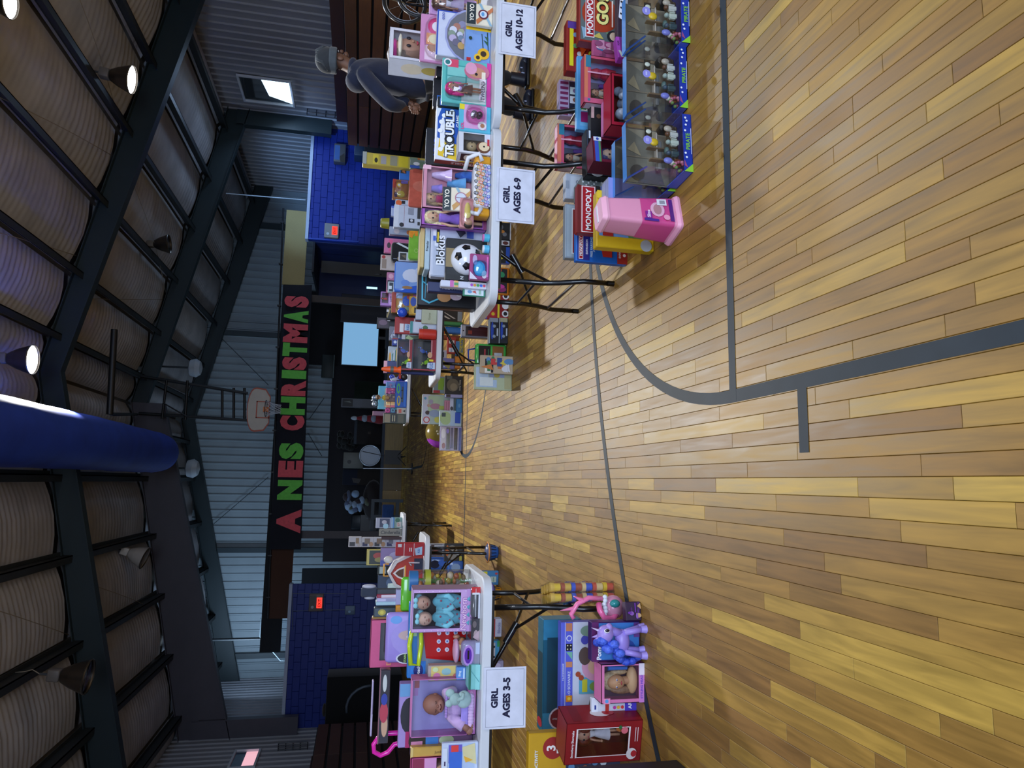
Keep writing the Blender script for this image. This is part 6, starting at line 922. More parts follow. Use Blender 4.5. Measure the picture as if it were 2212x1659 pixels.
# ---------------------------------------------------------------- floor around the second and third rows, right
YF1 = atz(1098, 700).y; YF2 = atz(1002, 760).y
many([
 ('blue_car_box', 'black and blue wheeled car box, upper of two stacked by the table', 'boxed car', (1057, 1078, 742, 687), .10, '#101420', [('r', 0, .93, 1, 1, '#b8c4d0'), ('r', .84, .1, 1, .9, '#8c98a8'), ('c', .5, .7, .35, .14, '#1c44b0'), ('o', .28, .5, .16, '#8c9cac'), ('o', .68, .5, .16, '#8c9cac'), ('r', .3, .1, .6, .25, '#b8c4d8')], YF1+.005, None),
 ('blue_car_box', 'black and blue wheeled car box, lower of two stacked by the table', 'boxed car', (1078, 1099, 742, 687), .10, '#101420', [('r', 0, .93, 1, 1, '#b8c4d0'), ('r', .84, .1, 1, .9, '#a8a888'), ('c', .5, .7, .35, .14, '#1c44b0'), ('o', .28, .5, .16, '#8c9cac'), ('o', .68, .5, .16, '#8c9cac'), ('r', .3, .1, .6, .25, '#b8c4d8')], YF1, 'F'),
 ('robot_box', 'tall narrow window box with an orange toy on black rails', 'boxed toy', (997, 1064, 730, 702), .07, '#8c94b0', [('r', .1, .9, .9, .99, '#d8dce8'), ('o', .5, .95, .02, '#14161c')], YF1+.55, 'F', dict(win=(.14, .08, .86, .88), back='#2c2c38', ba=[('r', .3, .1, .7, .8, '#1c1c24'), ('r', .3, .76, .7, .9, '#c8502c'), ('r', .2, .0, .8, .1, '#b03c24')])),
 ('tool_case', 'green play tool case with black window and blue handle', 'toy case', (1027, 1096, 790, 743), .07, '#4cb850', [('r', .1, .52, .9, .9, '#15181c'), ('r', .35, .68, .75, .72, '#b83a4a'), ('r', .35, .58, .75, .6, '#2c8c58'), ('r', .1, .1, .9, .46, '#8c5c30'), ('r', .4, .15, .6, .4, '#b8c0cc')], YF1+.06, 'F', dict(bev=.02, mat='gloss', part='case', inner=lambda r, W, H, d: MB().tube([(-.28*W, 0, H*.98), (-.25*W, 0, H*1.2), (.2*W, 0, H*1.22), (.28*W, 0, H*.98)], .009, '#2044b8', 8).build('handle', 'plastic', r))),
 ('sticker_book', 'collage covered game box leaning on the green tool case', 'game', (1037, 1094, 807, 768), .03, '#b8a890', [('r', .05, .6, .8, .85, '#101014'), ('t', .4, .72, .5, 'DIARY', '#d0d0d4', .1)]+busy(41, ['#d8dce8', '#c87a3a', '#2c4c8c', '#d8c84a', '#5c8cc0', '#e8e8e0', '#3c7c50', '#c83c3c'], 18), YF1-.27, 'F'),
 ('map_puzzle', 'pale green and blue paper map puzzle box standing on the floor', 'puzzle', (1024, 1093, 843, 788), .02, '#b0bc9c', [('r', .1, .62, .9, .95, '#b4c8dc'), ('r', .1, .4, .4, .9, '#a8c0dc'), ('r', .15, .5, .5, .85, '#d0dce0'), ('r', .5, .2, .9, .6, '#8c98b8'), ('c', .6, .4, .1, .08, '#a89848'), ('r', .05, .03, .95, .2, '#a8a880')], YF1-.22, 'F', dict(rz=.1)),
 ('fire_truck_pack', 'red fire engine play pack with yellow bars, nearer the car boxes', 'toy pack', (1045, 1097, 690, 652), .05, '#8c1c24', [('r', 0, .0, .2, .98, '#9c2430'), ('r', .0, .86, 1, 1, '#6a5cc0'), ('o', .3, .62, .13, '#b82430'), ('o', .3, .62, .07, '#d8c02c'), ('r', .1, .36, .95, .44, '#e0d42c'), ('o', .35, .12, .14, '#e0e4ec'), ('o', .35, .12, .08, '#14161a'), ('o', .8, .12, .14, '#e0e4ec')], YF1+.02, 'F', dict(bev=.015)),
 ('fire_truck_pack', 'red fire engine play pack with yellow bars, beside the orange dough case', 'toy pack', (1050, 1098, 650, 628), .05, '#8c1c24', [('o', .4, .65, .13, '#b82430'), ('o', .4, .65, .08, '#d8c02c'), ('r', .1, .38, .95, .46, '#e0d42c'), ('o', .5, .14, .14, '#e0e4ec'), ('o', .5, .14, .08, '#14161a')], YF1, 'F'),
 ('dough_case', 'orange framed case of green and pink moulded shapes', 'toy case', (1066, 1099, 637, 577), .05, '#c8761c', [('r', .06, .15, .94, .95, '#16141c'), ('c', .2, .5, .1, .3, '#8c2c6c'), ('c', .3, .6, .08, .3, '#c83a9c'), ('c', .72, .6, .12, .3, '#2c8c5c'), ('c', .88, .7, .08, .2, '#c8502c'), ('r', .5, .05, .56, .98, '#c8761c')], YF1-.02, 'F', dict(bev=.015)),
 ('racer_box', 'blue based box with black and yellow racers by the table leg', 'boxed cars', (1066, 1100, 568, 532), .06, '#1c4cb0', [('r', .0, .25, 1, 1, '#16181e'), ('c', .5, .6, .3, .2, '#8c9098'), ('p', [(.2, .5), (.7, .8), (.75, .7), (.3, .4)], '#c8c02c')], YF1-.02, 'F'),
 ('small_photo_box', 'small black box with a white framed brown picture', 'boxed toy', (1068, 1101, 531, 518), .05, '#15161a', [('r', .1, .05, .9, .55, '#c8ccd4'), ('c', .5, .3, .3, .18, '#5c2c24')], YF1-.02, 'F'),
 ('vehicle_set', 'black box of grey wheels with a white rail beneath the first table', 'boxed cars', (1070, 1102, 517, 480), .06, '#1c1e22', [('r', 0, .0, 1, .06, '#d0d4dc'), ('o', .7, .65, .16, '#5c6068'), ('o', .3, .4, .14, '#6c7078'), ('c', .45, .6, .1, .2, '#c8843c'), ('r', 0, .94, 1, 1, '#b8d0dc')], YF1-.04, 'F'),
 ('striped_shoe_box', 'black box with white slanting stripes under the second table', 'box', (944, 1003, 693, 667), .12, '#1c1b1c', [('p', [(.5, .95), (.7, .95), (.15, .45), (.15, .55)], '#c0bcb8'), ('p', [(.75, .8), (.9, .9), (.2, .25), (.2, .35)], '#c0bcb8'), ('r', 0, 0, 1, .18, '#8c949c')], YF2+.3, 'F'),
 ('brown_carton', 'red brown carton behind the striped shoe box', 'carton', (934, 990, 690, 668), .08, '#8c3c2c', [('r', .1, .2, .5, .8, '#b8705c')], YF2+.6, 'F'),
 ('leaning_game', 'blue boxed game leaning diagonally beneath the second table', 'game', (962, 1003, 722, 706), .05, '#2c6cc0', [('r', .2, .1, .8, .9, '#3c7cd0')], YF2+.25, 'F', dict(rz=.3)),
 ('leaning_game', 'green boxed game leaning diagonally beneath the second table', 'game', (948, 1003, 705, 694), .05, '#2c6c40', [('r', .2, .1, .8, .9, '#3c8c58')], YF2+.22, 'F', dict(rz=.3)),
 ('leaning_game', 'brown spined boxed game beneath the second table', 'game', (955, 1003, 735, 724), .05, '#7c3c24', [], YF2+.22, 'F', dict(rz=.3)),
 ('red_label_box', 'two-label red box with white shields below the table brace', 'boxed toy', (966, 985, 764, 728), .05, '#962a28', [('r', .6, .2, .8, .8, '#c8ccd4'), ('r', .1, .2, .35, .8, '#c8d4e4'), ('t', .22, .5, .2, 'KID', '#3a6ab0', .3)], YF2+.05, None),
 ('yellow_game', 'yellow lettered box on the floor beneath the red label box', 'game', (993, 1002, 768, 728), .08, '#b0a02c', [('t', .5, .5, .8, 'BIG FUN', '#2c5c8c', .6)], YF2, 'F'),
 ('blue_game', 'plain blue box resting on the yellow lettered box', 'game', (985, 993, 768, 737), .08, '#3478b8', [], YF2+.01, None),
 ('orange_pack', 'orange pack with a white label near the table leg', 'toy pack', (983, 1002, 796, 770), .07, '#b8701c', [('r', .05, .05, .4, .35, '#d8dce4'), ('r', .3, .5, .9, .9, '#c8842c')], YF2, 'F'),
 ('purple_bag', 'lavender plastic bag with olive fold above the orange pack', 'bag', (950, 983, 797, 773), .08, '#6a6cae', [('p', [(0, .4), (.6, 1), (1, 1), (.3, .3)], '#8c8c58')], YF2+.02, None, dict(bev=.02, mat='gloss', part='bag')),
 ('white_pack', 'white and black hang pack standing at the back of the floor pile', 'toy pack', (946, 965, 776, 756), .04, '#b4b8c4', [('r', .2, .3, .8, .6, '#1c1c24')], YF2+.12, None),
 ('lime_box', 'grey and lime green box with red corner flag', 'boxed toy', (936, 1002, 850, 814), .06, '#7c8c90', [('r', .2, .62, .9, .82, '#84a82c'), ('r', .4, .3, .95, .62, '#6c9438'), ('r', 0, .75, .16, 1, '#a82c34'), ('r', .6, .86, .8, .95, '#2c4c90')], YF2+.3, 'F'),
 ('camo_gear_box', 'black box with khaki camouflage gear picture and lilac footer', 'boxed toy', (961, 1002, 852, 812), .09, '#17181a', [('c', .5, .55, .35, .35, '#5c5648'), ('c', .4, .5, .2, .2, '#7c7460'), ('t', .5, .15, .7, 'Army Camp', '#a8a494', .12), ('r', .8, .6, .98, .9, '#4c5450')], YF2+.03, 'F'),
 ('photo_strip_box', 'lilac white box with a small photo, below the camouflage gear', 'box', (962, 1002, 859, 852), .06, '#9a9cc8', [('r', .1, .7, .9, .95, '#3c3434')], YF2+.02, 'F'),
 ('baby_gear_box', 'large pale green baby gear carton with family photo and red badge', 'carton', (912, 1003, 917, 853), .08, '#a4b4ac', [('r', 0, .8, 1, 1, '#b8c0d4'), ('r', .35, .45, .95, .85, '#a8c0a0'), ('o', .86, .93, .035, '#5c9cc0'), ('o', .14, .88, .085, '#b83c3c'), ('o', .14, .88, .06, '#d0d0dc'), ('c', .38, .86, .07, .06, '#3c2c2c'), ('c', .36, .68, .12, .14, '#8c9cb8'), ('c', .6, .66, .1, .14, '#a87c90'), ('c', .75, .78, .08, .06, '#9c98b0'), ('c', .62, .84, .05, .04, '#b89888'), ('c', .15, .6, .1, .08, '#c8c04c'), ('r', .5, .42, .62, .56, '#a8b84c')], YF2+.2, 'F'),
 ('pink_letter_box', 'pink text covered box in front of the baby gear carton', 'box', (960, 972, 890, 865), .05, '#b87c94', [('r', .1, .2, .9, .3, '#8c5c70'), ('r', .1, .6, .9, .7, '#8c5c70')], YF2+.1, None),
 ('white_photo_box', 'white box with a dark oval photo under the pink text box', 'box', (972, 980, 892, 860), .05, '#c0c8dc', [('c', .3, .5, .14, .4, '#3c3c44')], YF2+.1, None),
 ('blue_flat_box', 'bright blue flat box on the floor by the baby gear carton', 'box', (986, 1002, 891, 862), .07, '#2f78b4', [('c', .5, .5, .15, .2, '#5c98c8')], YF2+.02, 'F'),
 ('mint_scale_box', 'mint green box showing a small scale picture', 'boxed toy', (949, 1003, 921, 887), .06, '#b4c8cc', [('c', .5, .72, .42, .26, '#a4c08c'), ('r', .6, .72, .85, .9, '#3c4c50'), ('r', 0, .3, 1, .5, '#a4c0dc'), ('r', .2, .05, .9, .3, '#1c4cb8')], YF2+.04, 'F'),
 ('shrink_stack', 'stack of clear plastic packs of lilac and black play parts', 'toy packs', (951, 1003, 974, 921), .10, '#a4a0c8', [('r', .05, .75, .95, .97, '#c4c0d0'), ('c', .7, .86, .2, .1, '#e8e8f0'), ('c', .2, .84, .12, .08, '#8c2c3c'), ('r', .05, .55, .95, .72, '#4c5450'), ('r', .1, .4, .95, .52, '#2c3470'), ('r', .05, .2, .95, .36, '#100e16'), ('r', .02, .04, .95, .14, '#3450a0'), ('c', .8, .66, .1, .06, '#8c7cd0')], YF2-.02, 'F', dict(mat='gloss', part='packs', inner=lambda r, W, H, d: MB().box(-W*.5, W*.5, -d/2-.012, -d/2-.004, 0, H*1.02, '#fff', .003).build('shrink_wrap', 'film', r))),
])
shape('orange_helmet', 'orange round toy dome beneath the second table', 'toy', (945, 963, 724, 704), YF2+.27, None, [('dome', 'gloss', [('b', 0, .5, .5, .5, '#d86c1c')])])
c = at(947, 934, YF2+.62); rB = .232; t = thing('play_ball', 'big shiny gold ball with a purple side beside the baby gear carton', 'ball', (c.x, c.y, rB))
q = MB(); q.ball((0, 0, 0), rB, '#75642c', 28, 18); q.build('ball', 'gloss', t); q = MB(); q.ball((-.006, .004, 0), rB*1.004, '#a040b8', 28, 18)
keep = [i for i, f in enumerate(q.f) if (lambda C_: C_.x*.92-C_.z*.25 < -.15)(sum((Vector(q.v[j]) for j in f), Vector())/len(f))]; q.f = [q.f[i] for i in keep]; q.c = [q.c[i] for i in keep]; q.sm = [q.sm[i] for i in keep]; q.build('purple_side', 'gloss', t)
# ---------------------------------------------------------------- first row, left table
def phone(r, W, H, d):
    q = MB(); P = [(-.30, .12), (-.24, .72), (.14, .78), (.30, .6), (.33, .2), (.2, .1)]
    n = len(P); y0, y1 = -d/2-.012, -d/2+.03; q.add([(x*W, y0, z*H) for x, z in P]+[(x*W, y1, z*H) for x, z in P], [tuple(range(n))[::-1]]+[(i, (i+1) % n, n+(i+1) % n, n+i) for i in range(n)], '#b8181c'); q.build('red_phone', 'gloss', r)
    for i in range(4):
        for j in range(3):
            q = MB(); x, z = (-.13+.11*j)*W, (.14+.13*i)*H; q.cyl((x, y0-.006, z), (x, y0, z), .0115, col='#d4d8ea', n=12); q.ball((x, y0-.006, z), (.006, .002, .006), ['#5a7ac8', '#7c9ad8', '#c8a0a8'][(i+j) % 3], 7, 4); q.build('button', 'plastic', r)
    q = MB(); q.tube([(-.32*W, y0-.01, .84*H), (-.3*W, y0-.02, .96*H), (-.05*W, y0-.02, .985*H), (.12*W, y0-.02, .96*H), (.2*W, y0-.01, .82*H), (-.05*W, y0-.01, .80*H)], .013, '#bcd428', 9, True); q.build('handset', 'gloss', r)
    q = MB(); q.box(-.42*W, -.33*W, y0, y0+.01, .15*H, .62*H, '#c8d070', .003); q.build('key_strip', 'plastic', r)
def twins(r, W, H, d):
    for i, x in enumerate((-.2, .17)):
        hz = H*.80+i*.012; hr = H*.115; q = MB(); q.ball((x*W, -.03, hz), (hr*.9, hr*.85, hr), '#a98576' if i else '#b8988a', 16, 11)
        q.ball((x*W, -.03-hr*.86, hz-hr*.15), (hr*.12, hr*.12, hr*.1), '#a07c6c', 8, 6)
        b = q.build('baby_doll', 'skin', r); q = MB()
        for s in (-1, 1): q.ball((x*W+s*hr*.36, -.03-hr*.78, hz+hr*.05), (hr*.16, hr*.06, hr*.04), '#4c3028', 8, 5)
        q.ball((x*W, -.03-hr*.78, hz-hr*.48), (hr*.24, hr*.08, hr*.07), '#7c3430', 8, 5); q.build('face', 'skin', b)
        q = MB(); q.ball((x*W, .0, hz+hr*.5), (hr*1.02, hr*.9, hr*.6), '#7cc0d0', 14, 8); q.ball((x*W-.01, -.03-hr*.5, hz+hr*1.0), (.016, .01, .012), '#8cd0e0', 8, 6); q.ball((x*W+.018, -.03-hr*.5, hz+hr*1.0), (.016, .01, .012), '#8cd0e0', 8, 6); q.build('bow_hat', 'cloth', b)
        q = MB(); q.ball((x*W, -.01, H*.44), (W*.19, .035, H*.25), '#6ab4c8', 16, 10)
        for s in (-1, 1): q.tube([(x*W+s*W*.13, -.02, H*.62), (x*W+s*W*.17, -.045, H*.46), (x*W+s*W*.06, -.06, H*.38)], .014, '#74bcd0', 8); q.tube([(x*W+s*W*.07, -.02, H*.26), (x*W+s*W*.1, -.04, H*.12)], .018, '#6ab4c8', 8)
        for k in range(9): q.ball((x*W+W*.15*math.sin(k*2.4), -.043, H*(.28+.036*k)), (.006, .004, .006), '#a85c74', 6, 4)
        q.build('pyjamas', 'cloth', b)
YT = 3.83
item('doll_display_box', 'pink box with a dark cut out window and orange lettering', 'boxed doll', (800, 890, 1442, 1338), .08, '#c85080', [('t', .16, .8, .22, 'Doll', '#e0946a', .08)], Y=4.42, on='T', win=(.15, .45, .93, .90), back='#2c1410', ba=[('c', .3, .3, .14, .2, '#6c5468'), ('c', .32, .35, .07, .1, '#b8a0b8')])
item('charm_case', 'lilac rounded carry case printed with a pale mascot face and star emblem', 'toy case', (833, 950, 1432, 1323), .05, '#9a86d0', [('c', .5, .5, .44, .44, '#a694d8'), ('c', .86, .88, .08, .07, '#6aa0e0'), ('c', .1, .12, .1, .08, '#c8c860'), ('c', .55, .72, .1, .13, '#c8a8a4'), ('c', .52, .70, .05, .05, '#e8dcd8'), ('r', .3, .5, .45, .62, '#c4bce8'), ('r', .6, .5, .75, .6, '#c4bce8'), ('c', .1, .74, .11, .13, '#d0d0dc'), ('c', .1, .74, .09, .11, '#1c1c20'), ('t', .1, .76, .16, 'STARS', '#b0d870', .05), ('t', .1, .71, .12, '5', '#c860b0', .05)], Y=4.30, on='T', bev=.03)
item('phone_toy_box', 'bright blue box with a red play phone and lime handset', 'boxed toy', (882, 1056, 1462, 1300), .06, '#2474c0', [('r', .0, .0, 1, .86, '#7c8ca0'), ('r', .55, .87, .98, .985, '#a0c8a0'), ('o', .65, .92, .035, '#c8e0c8'), ('o', .8, .92, .035, '#c8e0c8'), ('r', .0, .72, .22, .95, '#2a7cd4'), ('c', .10, .83, .085, .075, '#1c2c78'), ('t', .10, .83, .13, 'vtech', '#e8ecf4', .05)], Y=4.12, on='T', inner=phone)
item('twin_doll_box', 'pink polka dot box with twin baby dolls in light blue pyjamas', 'boxed doll', (890, 1046, 1366, 1268), .10, '#c9a2d8', [('r', .0, .0, 1, .18, '#c498d4'), ('t', .42, .22, .78, 'Newborn', '#8c3aa0', .12, .06), ('t', .42, .22, .76, 'Newborn', '#e8c4e4', .11, .02)]+[('o', .04, .1+.1*k, .008, '#e4d0f0') for k in range(9)]+[('o', .96, .1+.1*k, .008, '#e4d0f0') for k in range(9)], Y=3.94, on='T', rz=-.10, win=(.08, .27, .92, .98), back='#2c2428', inner=twins, side=[('r', 0, 0, 1, 1, '#8c6c84')], sk=1)
def blk(name, label, cat, box, d, col, art, Y, on='T', **k): return item(name, label, cat, box, d, col, art, Y=Y, on=on, **k)
t = thing('snack_jar', 'tall clear tub of plastic food and animals with a green lid', 'toy jar', (0, 0, 0)); A, B, z0, z1, Y = dims((884, 1040, 1275, 1232), 4.26, 'T'); t.location = ((A+B)/2, Y, z0); r_ = (B-A)/2*1.1; H_ = z1-z0
MB().lathe([(.001, 0), (r_, .002), (r_, H_*.8), (r_*.86, H_*.88), (r_*.86, H_)], (0, 0, 0), '#fff', 22).build('clear_tub', 'film', t)
q = MB(); rr_ = random.Random(4)
for k in range(26): q.ball((rr_.uniform(-.6, .6)*r_, rr_.uniform(-.8, -.1)*r_, H_*(.06+.8*k/26)), (rr_.uniform(.012, .024), .014, rr_.uniform(.01, .02)), ['#8c4a2c', '#a86c34', '#6c5a3c', '#c8bca0', '#9c8a2c', '#7c7a68'][k % 6], 8, 6)
q.build('plastic_animals', 'plastic', t); MB().lathe([(r_*.9, H_*.86), (r_*.92, H_*.87), (r_*.92, H_*1.0), (.001, H_)], (0, 0, 0), '#2f6aa0', 20).build('lid', 'plastic', t); MB().lathe([(r_*1.01, H_*.66), (r_*1.01, H_*.75)], (0, 0, 0), '#98a030', 22).build('green_band', 'card', t)
t = thing('ring_drum', 'lime green tambourine ring standing behind the toy barn', 'toy drum', (0, 0, 0)); A, B, z0, z1, Y = dims((866, 900, 1320, 1246), 4.36, None); t.location = ((A+B)/2, Y, TZ0); zc = (z0+z1)/2-TZ0
q = MB(); q.box(-(B-A)/2, (B-A)/2, -.02, .02, z0-TZ0+.02, z1-TZ0, '#5cb024', .015); q.box(-(B-A)/2+.01, -(B-A)/2+.04, -.018, .018, 0, z1-TZ0-.03, '#4c8c2c', .01); q.box((B-A)/2-.04, (B-A)/2-.01, -.018, .018, 0, z1-TZ0-.03, '#4c8c2c', .01); q.build('frame', 'gloss', t)
item('coin_pouch', 'clear zip pouch with white stitching and a red lining', 'pouch', (1018, 1044, 1336, 1268), .05, '#55565c', [('r', .0, .0, .98, .2, '#c8ccd8'), ('r', .8, .0, 1, 1, '#c03038'), ('r', .76, .1, .82, .9, '#d8d8e0'), ('r', .05, .48, .95, .52, '#e0e4ec')], Y=YT+.05, on='T', bev=.02, mat='gloss', part='pouch')
item('photo_card', 'grey photo printed card with two faces lying at the table edge', 'card', (1018, 1045, 1386, 1336), .14, '#3c3c42', [('c', .3, .4, .2, .3, '#a89498'), ('p', [(0, 0), (.5, 0), (.2, .8)], '#b8a0a8'), ('c', .75, .6, .15, .25, '#6c6468')], Y=YT+.06, on='T', mat='gloss')
item('beauty_mirror_pack', 'glossy purple toy car pack on a grey tray', 'toy pack', (998, 1044, 1440, 1386), .07, '#8a86a8', [('r', 0, 0, 1, .3, '#8c8ca0'), ('r', .5, .02, .95, .25, '#b8c4e0'), ('c', .45, .65, .42, .3, '#b48ad8'), ('c', .45, .66, .32, .2, '#5c2aa0'), ('r', .3, .6, .65, .7, '#16101c')], Y=YT+.02, on='T', bev=.02, mat='gloss', part='tray')
shape('toy_doll_pair', 'pale pink small doll lying across the red phone box', 'doll', (976, 995, 1434, 1370), 3.98, None, [('body', 'plastic', [('b', -.05, .5, .42, .4, '#c89ab8'), ('b', .42, .5, .08, .4, '#a8745c')])])
shape('brown_doll', 'small brown haired doll in a cream outfit above the purple pack', 'doll', (987, 1008, 1414, 1375), 3.96, None, [('body', 'skin', [('b', .2, .5, .28, .35, '#9c6a48'), ('b', -.3, .4, .2, .2, '#a87450')]), ('outfit', 'cloth', [('b', -.05, .5, .25, .4, '#c8c090')]), ('hair', 'hair', [('b', .34, .5, .16, .42, '#4c2c1c')])])
item('sticker_book_box', 'white framed sticker box with yellow print of hearts and berries', 'sticker box', (925, 1010, 1471, 1437), .06, '#a89c9c', [('r', .08, .04, .95, .94, '#d4c070'), ('c', .6, .62, .22, .1, '#8cb8bc'), ('c', .3, .82, .25, .08, '#d07ca8'), ('c', .75, .85, .15, .06, '#c8d8a8'), ('c', .3, .42, .18, .06, '#c86a5c'), ('c', .3, .2, .2, .06, '#8cb0a0')], Y=3.98, on='T')
item('tiny_box', 'small sky blue carton with white lettering before the sticker box', 'box', (986, 1010, 1469, 1441), .04, '#5c8cd0', [('t', .5, .65, .7, 'Bing', '#dce8f4', .3), ('r', .1, .15, .9, .3, '#d0e0f4')], Y=3.93, on=.80)
item('mint_box', 'mint green box with teal edges next to the paper sign', 'box', (1012, 1044, 1490, 1436), .10, '#79c0c0', [('r', 0, .0, 1, .4, '#8cd0d0'), ('p', [(.3, .1), (.8, .9), (.82, .85), (.33, .06)], '#5ca4a8'), ('r', .0, .8, 1, 1, '#2c6c5c')], Y=YT, on='T')
item('seafoam_card', 'pale green card pack standing behind the mint box', 'card', (1008, 1040, 1473, 1452), .04, '#98c8a8', [('r', 0, .5, 1, 1, '#3c7c64')], Y=3.96, on='T')
def baby(r, W, H, d):
    q = MB(); hz, hr = H*.66, H*.165; hx = .06*W; q.ball((hx, -.05, hz), (hr*.92, hr*.88, hr*1.02), '#8f6152', 24, 16); q.ball((hx+hr*.05, -.05-hr*.86, hz-hr*.30), (hr*.14, hr*.15, hr*.13), '#8a5a4c', 10, 8); q.ball((hx, -.055-hr*.55, hz-hr*.55), (hr*.6, hr*.36, hr*.36), '#94665a', 14, 9)
    for s in (-1, 1): q.ball((hx+s*hr*.9, -.05, hz-hr*.12), (hr*.1, hr*.16, hr*.22), '#8a5a4c', 8, 6)
    q.tube([(-.22*W, -.05, .34*H), (-.30*W, -.09, .20*H), (-.36*W, -.10, .13*H)], .018, '#8f6152', 9); q.ball((-.375*W, -.105, .12*H), (.02, .014, .018), '#8f6152', 10, 7)
    for k in range(4): q.tube([(-.375*W+.006*k, -.11, .115*H-.003*k), (-.385*W+.012*k, -.118, .08*H)], .0045, '#8f6152', 6)
    b = q.build('baby_doll', 'skin', r); q = MB()
    for s in (-1, 1): q.tube([(hx+s*hr*.34-hr*.16, -.05-hr*.80, hz-hr*.08), (hx+s*hr*.34, -.05-hr*.86, hz-hr*.13), (hx+s*hr*.34+hr*.16, -.05-hr*.80, hz-hr*.08)], .0022, '#4c2c28', 6)
    q.tube([(hx-hr*.26, -.055-hr*.84, hz-hr*.52), (hx, -.055-hr*.92, hz-hr*.60), (hx+hr*.26, -.055-hr*.84, hz-hr*.52)], .0035, '#5c2428', 6); q.build('face', 'skin', b)
    q = MB(); q.ball((.02*W, -.03, .34*H), (.24*W, .055, .17*H), '#c6a6d6', 20, 12); q.tube([(-.12*W, -.04, .42*H), (-.24*W, -.07, .30*H), (-.31*W, -.09, .20*H)], .030, '#c6a6d6', 12); q.tube([(.16*W, -.04, .42*H), (.28*W, -.06, .38*H), (.26*W, -.09, .50*H)], .028, '#c6a6d6', 12)
    for k in range(8): q.ball((hx+(k-3.5)*.014, -.10, hz-hr*1.08), (.010, .012, .008), '#a888d0', 7, 5)
    q.build('gown', 'cloth', b); q = MB(); q.box(-.30*W, .24*W, -.10, -.085, .14*H, .25*H, '#9a88d8', .006); q.build('sash', 'cloth', b)
    q = MB()
    for k in range(10): q.ball((-.28*W+.055*W*k, -.095, .10*H), (.014, .012, .045*H), '#d4b4e0', 8, 6)
    q.build('ruffle', 'cloth', b)
    q = MB(); G_ = '#9fbcbc'; q.ball((.20*W, -.12, .36*H), (.032, .026, .03), G_, 12, 9); q.ball((.31*W, -.12, .44*H), (.022, .012, .024), G_, 10, 7); q.ball((.13*W, -.12, .45*H), (.02, .012, .02), G_, 10, 7); q.tube([(.2*W, -.14, .34*H), (.24*W, -.15, .26*H), (.33*W, -.15, .25*H)], .010, G_, 8); q.ball((.18*W, -.11, .22*H), (.045, .028, .04), '#a8c4c4', 12, 9); q.build('plush_elephant', 'cloth', r)
item('baby_doll_carton', 'open lavender and pink carton holding a bald smiling baby doll with grey plush', 'boxed doll', (889, 1044, 1590, 1466), .11, '#c878b8', [('o', .26, .075, .06, '#d49ccc'), ('c', .55, .08, .22, .06, '#d8a4d4'), ('r', .08, .03, .2, .10, '#e0b8dc'), ('o', .86, .08, .04, '#d8a8d0')], Y=3.93, on='T', win=(.0, .14, 1, 1), back='#a9a0dc', ba=[('r', .62, .86, .98, .99, '#b47cc4'), ('r', .76, .84, .92, .93, '#a83a3c')], inner=baby, side=[('r', 0, 0, 1, 1, '#a04c84')], sk=1)
item('dress_up_box', 'long clear box with a dark wig and printed princess torso', 'boxed doll', (818, 862, 1606, 1447), .06, '#3c343c', [('r', .02, .1, .98, .9, '#2c262c'), ('c', .25, .4, .16, .3, '#c8a080'), ('c', .42, .5, .14, .4, '#b83a4c'), ('c', .6, .5, .08, .3, '#2c3c9c'), ('c', .82, .5, .12, .2, '#c8ccc8'), ('r', .0, .9, 1, 1, '#8c5c64')], Y=4.30, on=1.18, mat='gloss', part='clear_case')
item('tall_pink_carton', 'pink and lilac card carton standing behind the baby doll', 'carton', (862, 1000, 1612, 1475), .07, '#a890cc', [('c', .5, .86, .28, .12, '#2c2a30'), ('c', .55, .78, .2, .07, '#8c6c5c'), ('r', .8, .7, 1, 1, '#6ca0d0'), ('r', 0, .7, .25, .9, '#b02c68')], Y=4.20, on='T')
t = thing('loop_handle', 'hot pink plastic loop handle rising behind the clear princess box', 'toy handle', (0, 0, 0)); c0 = at(862, 1585, 4.42); pts = [at(px, py, 4.42)-c0 for px, py in ((990, 1583), (866, 1583), (840, 1584), (818, 1592), (807, 1608), (808, 1624), (822, 1632), (838, 1625), (852, 1608), (870, 1604), (990, 1604))]; t.location = c0
MB().tube(pts, .0135, '#e428a8', 12).build('handle_loop', 'gloss', t)
item('tool_set_box', 'multicoloured play set box with blue and cream moulded pieces', 'boxed toy', (885, 1000, 1612, 1586), .05, '#7c5c84', [('o', .5, .88, .14, '#2c241c'), ('r', .1, .55, .9, .75, '#3c7cc8'), ('c', .5, .42, .4, .12, '#b8c8a0'), ('r', .1, .8, .5, .98, '#c884a8')], Y=4.02, on='T')
item('crayon_carton', 'yellow carton with its long side reading Jumbo Cre and green toy print', 'craft box', (887, 1000, 1634, 1612), .06, '#c8a04a', [('tv', .4, .5, .35, 'Jumbo Cre', '#7c5c2c', .35, -math.pi/2), ('r', 0, .96, 1, 1, '#dcc078')], Y=3.98, on='T', top=[('r', .1, .1, .9, .9, '#50505c')])
item('doll_window_carton', 'pink carton with a brown haired doll at the picture edge', 'boxed doll', (888, 1000, 1690, 1634), .08, '#c04c84', [('r', .5, .8, .95, .98, '#8c2c4c'), ('r', .5, .6, .95, .79, '#d898c8')], Y=3.97, on='T', win=(.05, .05, .95, .62), back='#4c4450', inner=in_doll('#b08468', '#5c3a2c', '#c8a0d8', None, .6, 0, 1.9, .02))
